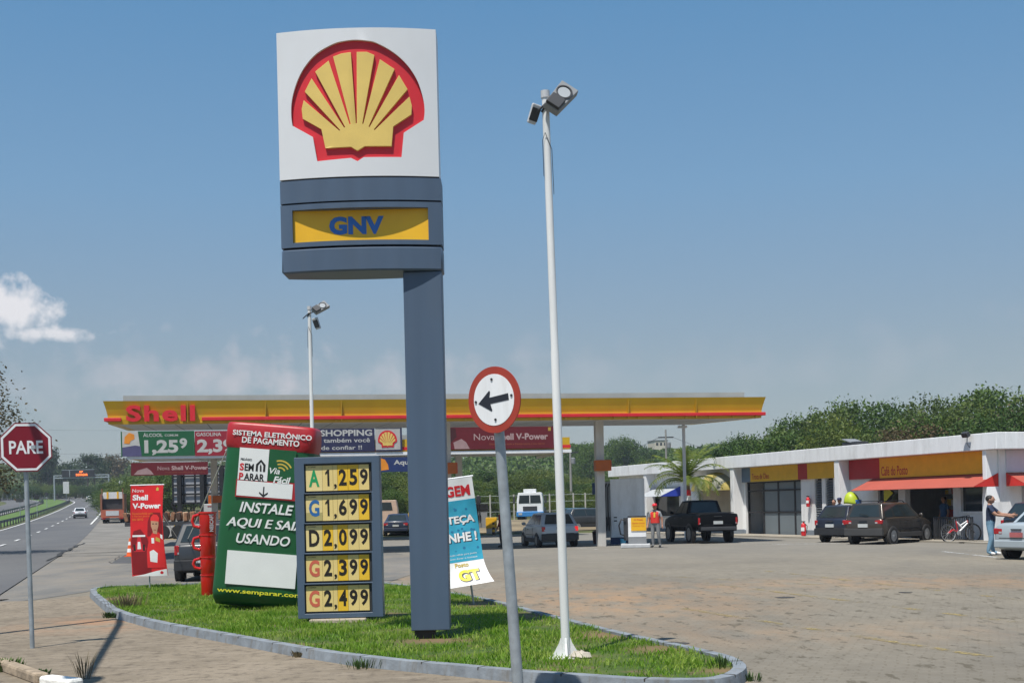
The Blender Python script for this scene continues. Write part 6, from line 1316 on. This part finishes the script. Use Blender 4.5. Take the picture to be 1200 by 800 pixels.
rsign('road_sign', 'black back of a round road sign nearer in the median', 43, 585, 579.5, 6, 190, 'o', BLACK); rsign('road_sign', 'black back of a round road sign farther along the median', 54.5, 581, 576.5, 5, 240, 'o', BLACK); rsign('road_sign', 'dark rectangular sign back by the far carriageway', 23, 588, 584, 9, 170, 'r', DARK)
t, w_, zb_, zc = rsign('road_sign', 'tall pale panel sign on the verge behind the gantry', 77.5, 578, 564, 7, 340, 'r', LGREY)
t, w_, zb_, zc = rsign('road_sign', 'blue and white panel sign above the orange truck', 141.5, 575, 563, 5.5, 230, 'r', WHITE); MB().bx(-w_, w_, -.02, -.002, zb_, zb_ + (zc - zb_) * .62).build('blue_panel', mat('road_blue', (.02, .09, .35), .5), t)
def pfence(name, label, px0, px1, py, Y, n, h, m=LGREY, w=.16):
    a, b_ = at(px0, py, Y), at(px1, py, Y); t = thing(name, label, 'fence', (0, 0, 0))
    for k in range(n):
        q = a.lerp(b_, k / (n - 1)); q.z = rise(Y); MB().bx(q.x - w / 2, q.x + w / 2, q.y - w / 2, q.y + w / 2, q.z - .2, q.z + h).build('post', m, t)
    mw = MB()
    for z in (.35, .7, .95): mw.tube([(a.x, a.y, rise(Y) + h * z), (b_.x, b_.y, rise(Y) + h * z)], .012, n=4)
    mw.build('wire', GALV, t)
pfence('post_fence', 'row of white concrete fence posts beyond the highway bend', -60, 150, 582, 372, 44, 1.9, w=.3); pfence('post_fence', 'thin pale fence posts at the foot of the trees behind the station', 505, 770, 606, 117, 20, 2.4, m=mat('post_weathered', (.40, .38, .34), .9), w=.13)
# utility poles and wires
def upole(px, pyt, Y, label):
    p = at(px, pyt, Y); z0 = rise(Y); t = thing('utility_pole', label, 'utility pole', (p.x, Y, z0)); h = p.z - z0
    MB().tube([(0, 0, -.5), (0, 0, h)], [.17, .10], n=10).build('pole', mat('pole_concrete', (.28, .27, .25), .9), t); MB().bx(-.9, .9, -.06, .06, h - 1.0, h - .85).build('crossarm', DARK, t); MB().lathe([(.22, 0), (.24, .1), (.24, .6), (.2, .7)], 12, (.3, -.2, h - 2.2)).build('transformer', GREY, t); return p
p = upole(780, 503, 150, 'grey utility pole with crossarm beyond the store roof')
def wire(a, b_, sag, label, r_=.02): 
    q = [a.lerp(b_, k / 12) - Vector((0, 0, sag * 4 * (k / 12) * (1 - k / 12))) for k in range(13)]; o = MB().tube(q, r_, n=4).build('power_line', BLACK); tag(o, label, 'power line')
wire(p + Vector((-.8, 0, -.9)), at(640, 545, 190), 1.2, 'power line from the utility pole towards the left treeline'); wire(p + Vector((.8, 0, -.9)), at(960, 548, 130), .8, 'power line from the utility pole towards the right trees')
p2 = upole(668, 520, 140, 'slim utility pole under the right end of the rear canopy')
for i, (y0_, y1_) in enumerate(((503, 500), (531, 527))):
    q0, q1 = at(-60, y0_ - 2, 330), at(330, y1_, 330); q = [q0.lerp(q1, k / 16) - Vector((0, 0, 3.2 * (k / 16) * (1 - k / 16))) for k in range(17)]; o = MB().tube(q, .035, n=4).build('power_line', mat('wire_grey', (.2, .22, .25), .7)); tag(o, ('upper', 'lower')[i] + ' thin power line crossing the sky above the highway', 'power line')
p = at(-30, 500, 330); t = thing('utility_pole', 'far utility pole carrying the highway power lines', 'utility pole', (at(-60, 560, 330).x, 330, rise(330))); MB().tube([(0, 0, 0), (0, 0, 26)], [.3, .2], n=8).build('pole', GREY, t)
q = at(330, 560, 330); t = thing('utility_pole', 'utility pole hidden behind the canopy holding the highway power lines', 'utility pole', (q.x, 330, rise(330))); MB().tube([(0, 0, 0), (0, 0, 26)], [.3, .2], n=8).build('pole', GREY, t)
Y = 440; p = at(777, 536, Y); fb = thing('far_building', 'pale beige building far away above the tree line', 'building', (p.x, Y, rise(Y)), R(12)); zt_ = at(777, 516, Y).z - rise(Y); bw_ = mat('far_wall', (.55, .50, .40), .8)
MB().bx(-2.8, 1.8, 0, 8, 0, zt_).build('wall', bw_, fb); MB().bx(1.8, 3.2, .5, 8, 0, zt_ - .9).build('wing', bw_, fb); MB().bx(-3, 2, -.2, 8.2, zt_, zt_ + .25).build('roof', GREY, fb)
for x in (-2, -.6, .8): MB().bx(x - .4, x + .4, -.03, -.002, zt_ - 1.7, zt_ - .7).build('window', WINDOW, fb)
# roadside utility pole beyond the left edge whose shadow crosses the apron
def gshadow(px, py, h): g_ = gp(px, py); k = h / math.tan(SUN_EL); return g_ + Vector((SUN_H.x * k, SUN_H.y * k, h))
A_ = gshadow(142, 725, 7.2); B_ = gshadow(101, 790, 7.2); dd = (B_ - A_).normalized(); sp_ = thing('street_light', 'tall street light arm reaching over the apron from beyond the frame', 'street light', (A_.x, A_.y, 0)); 
e0 = A_ - dd * .1; e1 = A_ + dd * 1
MB().tube([(0, 0, 0), (0, 0, 6.9), (0, 0, 7.15), tuple(Vector((0, 0, 7.3)) + dd * 1.2), tuple(Vector((0, 0, 7.35)) + dd * 8.6)], [.085, .07, .065, .06, .05], n=10).build('pole', GALV, sp_, smooth=60)
q = Vector((0, 0, 7.35)) + dd * 8.6; MB().ell(tuple(q), (.16, .42, .09), 12).build('lamp_head', GREY, sp_, smooth=60)

# ------------------------------------------------------------------ trees
BIGLEAF = leafmat('foliage_green', (.022, .050, .010), (.058, .112, .018), (.11, .17, .030), .25, .35)
OLIVE = leafmat('foliage_olive', (.040, .062, .012), (.095, .140, .022), (.18, .205, .04), .25, .35)
DARKF = leafmat('foliage_dark', (.010, .024, .008), (.024, .052, .014), (.05, .085, .022), .2, .3)
RUSTF = leafmat('foliage_rust', (.05, .045, .018), (.11, .085, .035), (.19, .12, .06), .22, .3)
def tree_mesh(seed, hgt, wid, crown_lo, nclump, nleaf, leaf, clump, mleaf, tname, flat=.0, shape='round', trunks=1):
    rg_ = np.random.default_rng(seed); zc = (crown_lo + 1) / 2 * hgt; rz_ = (1 - crown_lo) / 2 * hgt
    lobes = []
    for i in range(9): a = i * 2.4 + rg_.uniform(-.4, .4); rr = (.58 if i % 3 else .25) + rg_.uniform(-.12, .08); lobes.append((math.cos(a) * rr * wid / 2, math.sin(a) * rr * wid / 2, zc + (.45 if i % 3 == 0 else rg_.uniform(-.75, .25)) * rz_, rg_.uniform(.36, .50)))
    C_ = []
    while len(C_) < nclump:
        lx, ly, lz, lr = lobes[rg_.integers(9)]; v = rg_.normal(size=3); v /= np.linalg.norm(v); r_ = rg_.uniform(.62, 1.0) ** .5
        p = np.array([lx + v[0] * r_ * lr * wid / 2, ly + v[1] * r_ * lr * wid / 2, lz + v[2] * r_ * lr * rz_ * (1.1 if shape == 'round' else .5)])
        if p[2] > hgt * crown_lo * .8: C_.append(p)
    C_ = np.array(C_); n = nclump * nleaf
    cen = np.repeat(C_, nleaf, 0) + rg_.normal(size=(n, 3)) * np.array([clump, clump, clump * .7]) * .5
    a = rg_.normal(size=(n, 3)); a /= np.linalg.norm(a, axis=1)[:, None]; b_ = np.cross(a, rg_.normal(size=(n, 3))); b_ /= np.linalg.norm(b_, axis=1)[:, None]
    s_ = leaf * rg_.uniform(.5, 1.2, n)[:, None]; V = np.stack([cen - a * s_, cen + b_ * s_ * .55, cen + a * s_, cen - b_ * s_ * .55], 1).reshape(-1, 3); F_ = np.arange(n * 4).reshape(-1, 4)
    t = thing(tname, 'tree', 'tree'); fast_mesh('crown', V, F_, mleaf, t)
    tm = MB(); 
    for k in range(trunks):
        ox = (k - (trunks - 1) / 2) * wid * .22
        tm.tube([(ox, 0, -.8), (ox * .9 + .05, 0, hgt * crown_lo * .6), (ox * .7, .05, hgt * (crown_lo + .25)), (ox * .5, 0, hgt * .85)], [.030 * hgt / trunks ** .5, .024 * hgt / trunks ** .5, .015 * hgt, .004 * hgt], n=8)
        for i in range(7): l = lobes[i]; tm.tube([(ox * .85, 0, hgt * (crown_lo * .7 + .03 * i)), (l[0] * .5 + ox * .4, l[1] * .5, (l[2] + hgt * crown_lo) / 2), (l[0], l[1], l[2])], [.012 * hgt, .008 * hgt, .003 * hgt], n=5)
    tm.build('trunk', BARK, t, smooth=60); return t
def place(proto, used, px, pyt, Y, label, group, h0, w_sc=1.0, pyb=None, rk=random.Random(1)):
    p = at(px, pyt, Y); z0 = rise(Y); hgt = p.z - z0 + .3
    o = proto if id(proto) not in used else copy_tree(proto); used.add(id(proto)); s_ = hgt / h0
    o.location = (p.x, Y, z0 - .2); o.scale = (s_ * w_sc, s_ * w_sc, s_); o.rotation_euler.z = rk.uniform(0, 6.28); o['label'] = label; o['category'] = 'tree'
    if group: o['group'] = group
    return o
used = set(); rk = random.Random(21)
pr = [tree_mesh(11 + i, 10, 9.5, .10, 260, 34, .17, .95, m, 'leafy_tree') for i, m in enumerate((BIGLEAF, BIGLEAF, OLIVE, BIGLEAF, RUSTF))]
LB = 'leafy green tree in the dense row rising behind the white store roof'; GB = 'trees behind the store'
def crest(px, tab):
    for (x0, y0_), (x1, y1_) in zip(tab, tab[1:]):
        if x0 <= px <= x1: return y0_ + (y1_ - y0_) * (px - x0) / (x1 - x0)
    return tab[-1][1]
T1 = [(830, 522), (850, 513), (880, 503), (920, 491), (950, 480), (985, 467), (1015, 472), (1045, 477), (1065, 468), (1100, 456), (1150, 459), (1180, 460), (1210, 458), (1260, 455)]
px = 846
while px < 1240:
    place(rk.choice(pr[:2] + pr[2:4] + pr[2:3]), used, px, crest(px, T1) + rk.uniform(-2, 10), rk.uniform(112, 128), LB, GB, 10, rk.uniform(.85, 1.15), rk=rk); px += rk.uniform(24, 36)
px = 855
while px < 1245:
    place(rk.choice(pr), used, px, crest(px, T1) + rk.uniform(10, 26), rk.uniform(98, 108), LB, GB, 10, rk.uniform(.9, 1.2), rk=rk); px += rk.uniform(24, 38)
T2 = [(395, 545), (430, 542), (470, 545), (530, 552), (600, 553), (650, 555), (700, 556), (730, 548), (760, 543), (800, 535), (840, 528), (870, 525)]
LB2 = 'bushy sunlit green tree in the belt behind the fuel station'; GB2 = 'tree belt behind the station'
for Yr, dy, st in ((185, -2, 15), (160, 6, 17), (140, 14, 19), (126, 24, 20)):
    px = 398
    while px < 872:
        place(rk.choice([pr[2], pr[2], pr[0], pr[1]]), used, px, crest(px, T2) + dy + rk.uniform(-3, 7), Yr + rk.uniform(-6, 6), LB2, GB2, 10, rk.uniform(1.0, 1.5), rk=rk); px += rk.uniform(st * .8, st * 1.25)
for px, pyt, Y in ((731, 509, 300), (722, 513, 310), (742, 513, 305), (680, 517, 290), (690, 520, 280), (860, 511, 220), (875, 517, 200)):
    place(pr[1], used, px, pyt, Y, 'round dark tree standing above the distant wooded ridge', 'trees on the distant ridge', 10, .8, rk=rk)
# forest mantle on the wooded ridges: one far mass
def mantle(name, label, crest_pts, Y0, Y1, n, leaf, m):
    rg_ = np.random.default_rng(3); xs = np.array([c_[0] for c_ in crest_pts]); yc = np.array([c_[1] for c_ in crest_pts]); px = rg_.uniform(xs[0], xs[-1], n); t_ = rg_.random(n) ** .8
    cz = np.array([at(x, np.interp(x, xs, yc), Y1).z for x in px]); cx_ = np.array([at(x, 540, Y1).x for x in px]); Y = Y0 + (Y1 - Y0) * t_; z0 = rise(Y0) - .3; X = cx_ * Y / Y1; Z = z0 + (cz - z0) * (t_ * t_ * (3 - 2 * t_))
    hump = 2.2 * np.abs(np.sin(X * .35 + 2 * np.sin(Y * .11)) * np.cos(Y * .21 + np.sin(X * .17))); cen = np.stack([X, Y, Z + hump * rg_.uniform(.3, 1.0, n)], 1)
    a = rg_.normal(size=(n, 3)); a /= np.linalg.norm(a, axis=1)[:, None]; b_ = np.cross(a, rg_.normal(size=(n, 3))); b_ /= np.linalg.norm(b_, axis=1)[:, None]; s_ = leaf * rg_.uniform(.5, 1.2, n)[:, None]
    V = np.stack([cen - a * s_, cen + b_ * s_ * .6, cen + a * s_, cen - b_ * s_ * .6], 1).reshape(-1, 3); o = fast_mesh(name, V, np.arange(n * 4).reshape(-1, 4), m); o['kind'] = 'stuff'; tag(o, label, 'forest')
mantle('forest', 'distant green forest covering the ridge behind the station', [(420, 566), (470, 552), (560, 540), (640, 532), (680, 526), (730, 531), (780, 534), (840, 527), (900, 522), (1000, 525), (1300, 530)], 230, 420, 42000, .75, BIGLEAF)
mantle('hill_scrub', 'hazy scrub and bushes covering the hill beyond the highway', [(-160, 560), (-60, 552), (0, 549), (40, 546), (80, 551), (130, 556), (190, 560), (260, 566), (400, 570)], 425, 620, 26000, .85, OLIVE)
# left of the station: trees beyond the highway
prd = [tree_mesh(41 + i, 14, 11, .30, 200, 13, .36, 1.5, m, 'leafy_tree') for i, m in enumerate((DARKF, RUSTF, BIGLEAF))]
um = tree_mesh(51, 14, 13, .46, 220, 14, .36, 1.5, DARKF, 'broad_tree', shape='flat', trunks=2)
place(um, used, 106, 530, 395, 'broad dark umbrella crowned tree with twin trunks behind the gantry', None, 14, .95)
tp = tree_mesh(61, 16, 8, .05, 240, 14, .40, 1.4, DARKF, 'conifer_tree'); place(tp, used, 58, 521, 410, 'tall dark pointed tree behind the stop sign edge', None, 16, .85)
place(prd[0], used, 47, 532, 420, 'dark dense tree left of the pointed tree behind the stop sign', None, 14, 1.2); place(prd[1], used, 139, 533, 420, 'reddish brown tree right of the umbrella tree', None, 14, 1.25); place(prd[0], used, 128, 534, 430, 'dark green tree between the umbrella tree and reddish tree', None, 14, 1.1)
place(prd[2], used, 160, 541, 405, 'green tree behind the maroon hanging banner', None, 14, 1.3); place(prd[0], used, 76, 542, 430, 'dark green tree above the gantry screen', None, 14, 1.2); place(prd[0], used, 90, 538, 440, 'dark tree just left of the umbrella tree', None, 14, 1.2)
LB3 = 'bushy green tree at the roadside behind the orange truck and banners'; GB3 = 'roadside trees behind the banners'
for Yr, dy in ((250, 0), (205, 5), (165, 10)):
    px = 124 + (Yr == 165) * 16
    while px < 330: place(rk.choice(pr[:3]), used, px, crest(px, [(120, 566), (140, 557), (160, 550), (200, 546), (260, 540), (340, 540)]) + dy + rk.uniform(-3, 5), Yr + rk.uniform(-8, 8), LB3, GB3, 10, rk.uniform(1.0, 1.5), rk=rk); px += rk.uniform(13, 19)
LB4 = 'low green bush on the verge beyond the highway bend'; GB4 = 'bushes beyond the highway'
for Yr in (385, 372):
    px = -30
    while px < 130: place(rk.choice(pr[:3]), used, px, 570 - (px < 60) * 1 + rk.uniform(-4, 5), Yr + rk.uniform(-5, 5), LB4, GB4, 10, rk.uniform(1.4, 2.2), rk=rk); px += rk.uniform(7, 11)
# sparse tree reaching in from the left edge
ft = tree_mesh(71, 13, 9.5, .16, 620, 26, .11, .9, leafmat('foliage_sparse_rust', (.05, .05, .022), (.12, .10, .045), (.22, .15, .085), .35, .5), 'sparse_tree'); ft.location = (at(-58, 600, 62).x, 62, 0); ft['label'] = 'sparse brownish green tree reaching in at the left edge'; hT_ = at(0, 434, 62).z; ft.scale = (.9, .9, hT_ / 12.0)

# palm in front of the store
P0 = Vector((at(806, 600, 67).x, 67, 0)); pm = thing('palm_tree', 'young green palm with drooping fronds before the white store', 'palm tree', P0)
ph = at(806, 566, 67).z; MB().tube([(0, 0, -.2), (.05, 0, ph * .5), (0, 0, ph)], [.22, .17, .13], n=12).build('trunk', mat('palm_trunk', (.22, .16, .10), .95, var=.3, scale=8, bump=.6, bscale=15), pm, smooth=60)
MB().tube([(0, 0, .1), (.01, 0, 2.1)], [.215, .185], n=12).tube([(0, 0, 2.102), (0, 0, 2.4)], [.19, .185], n=12, m=1).build('trunk_paint', [WHITE, RED], pm)
PALM = leafmat('palm_leaf', (.10, .15, .02), (.21, .26, .045), (.36, .36, .11), .45, 1.2); rk = random.Random(5); fr = MB()
for i in range(24):
    a = i * 2.399 + rk.uniform(-.2, .2); ln = rk.uniform(2.1, 3.1); up = rk.uniform(.35, 1.3) if i > 8 else rk.uniform(1.15, 1.52); pts = []; pos = Vector((0, 0, ph)); ang = up
    for k in range(12): pts.append(pos.copy()); pos = pos + Vector((math.cos(a) * math.cos(ang), math.sin(a) * math.cos(ang), math.sin(ang))) * ln / 11; ang -= rk.uniform(.12, .24) if i > 8 else rk.uniform(.05, .16)
    fr.tube(pts, [.03 - .002 * k for k in range(12)], n=4)
    sd_ = Vector((-math.sin(a), math.cos(a), 0))
    for k in range(2, 12):
        for h_ in (0, .5):
            q = pts[k - 1].lerp(pts[k], h_); dv = (pts[k] - pts[k - 1]).normalized(); L_ = .62 * math.sin(math.pi * min(.95, (k + 1) / 13)) + .12
            for s_ in (-1, 1): e = q + sd_ * s_ * L_ * .62 + dv * L_ * .45 + Vector((0, 0, -L_ * .22)) + Vector((rk.uniform(-.05, .05),) * 3); wv = dv * .045; fr.add([q - wv, q + wv, e], [(0, 1, 2)])
fr.build('fronds', PALM, pm, normals=False)
# weeds at the kerbs
WEED = leafmat('weed_leaf', (.03, .07, .012), (.07, .13, .03), (.15, .17, .06), .25, 3); DRY = leafmat('dry_weed', (.12, .09, .05), (.19, .15, .08), (.26, .21, .12), .3, 3)
def weed(p, n, h, r_, m, label, name='weed_clump', broad=False):
    mb = MB(); rk = random.Random(int(p.x * 100) + n)
    for i in range(n):
        a = rk.uniform(0, 6.28); d_ = Vector((math.cos(a), math.sin(a), 0)); q = d_ * rk.uniform(0, r_) ; hh = h * rk.uniform(.4, 1.0); s_ = Vector((-d_.y, d_.x, 0)) * (.02 if broad else .006); e = q + d_ * hh * .4 + Vector((0, 0, hh)); m_ = q.lerp(e, .55) + Vector((0, 0, hh * .12))
        mb.add([q - s_ * .4, q + s_ * .4, m_ + s_, e, m_ - s_], [(0, 1, 2, 4), (4, 2, 3)])
    o = mb.build(name, m, normals=False); o.location = p; tag(o, label, 'weed')
weed(gp(8, 786), 160, .16, .20, WEED, 'leafy green weed growing over the broken roadside kerb', broad=True); weed(gp(99, 796), 30, .34, .10, DRY, 'dry straw coloured weed beside the whitewashed block'); weed(gp(50, 793), 70, .10, .10, WEED, 'tiny green weed between kerb and whitewashed block', broad=True)
weed(gp(130, 724), 90, .13, .13, WEED, 'green weed tuft at the kerb of the island tip', broad=True); weed(gp(352, 770), 80, .10, .10, DRY, 'small dry weed in the kerb joint below the price board', broad=True); weed(gp(425, 783), 110, .14, .25, WEED, 'straggly green weed against the kerb below the pylon'); weed(gp(880, 798), 70, .11, .12, WEED, 'weed tuft at the rounded right end of the kerb')
weed(gp(150, 712, .09), 200, .30, .40, DRY, 'dry purplish weeds in the grass at the left island tip'); weed(gp(345, 708, .09), 40, .4, .15, WEED, 'tall grass tuft between the inflatable and the price board'); weed(gp(845, 782, .09), 50, .16, .2, WEED, 'tall grass tuft near the right tip of the island')

# ------------------------------------------------------------------ air: far things fade a little to blue
hz = MB().bx(-900, 900, -10, 1150, -1.5, 60).build('haze', None); hz.data.materials.clear()
hm = bpy.data.materials.new('haze_air'); hm.use_nodes = True; n = hm.node_tree.nodes; n.clear(); out = n.new('ShaderNodeOutputMaterial'); pv = n.new('ShaderNodeVolumePrincipled')
pv.inputs['Density'].default_value = .00032; pv.inputs['Color'].default_value = (.72, .80, .92, 1); pv.inputs['Anisotropy'].default_value = .2
hm.node_tree.links.new(pv.outputs[0], out.inputs['Volume']); hz.data.materials.append(hm); hz['kind'] = 'stuff'
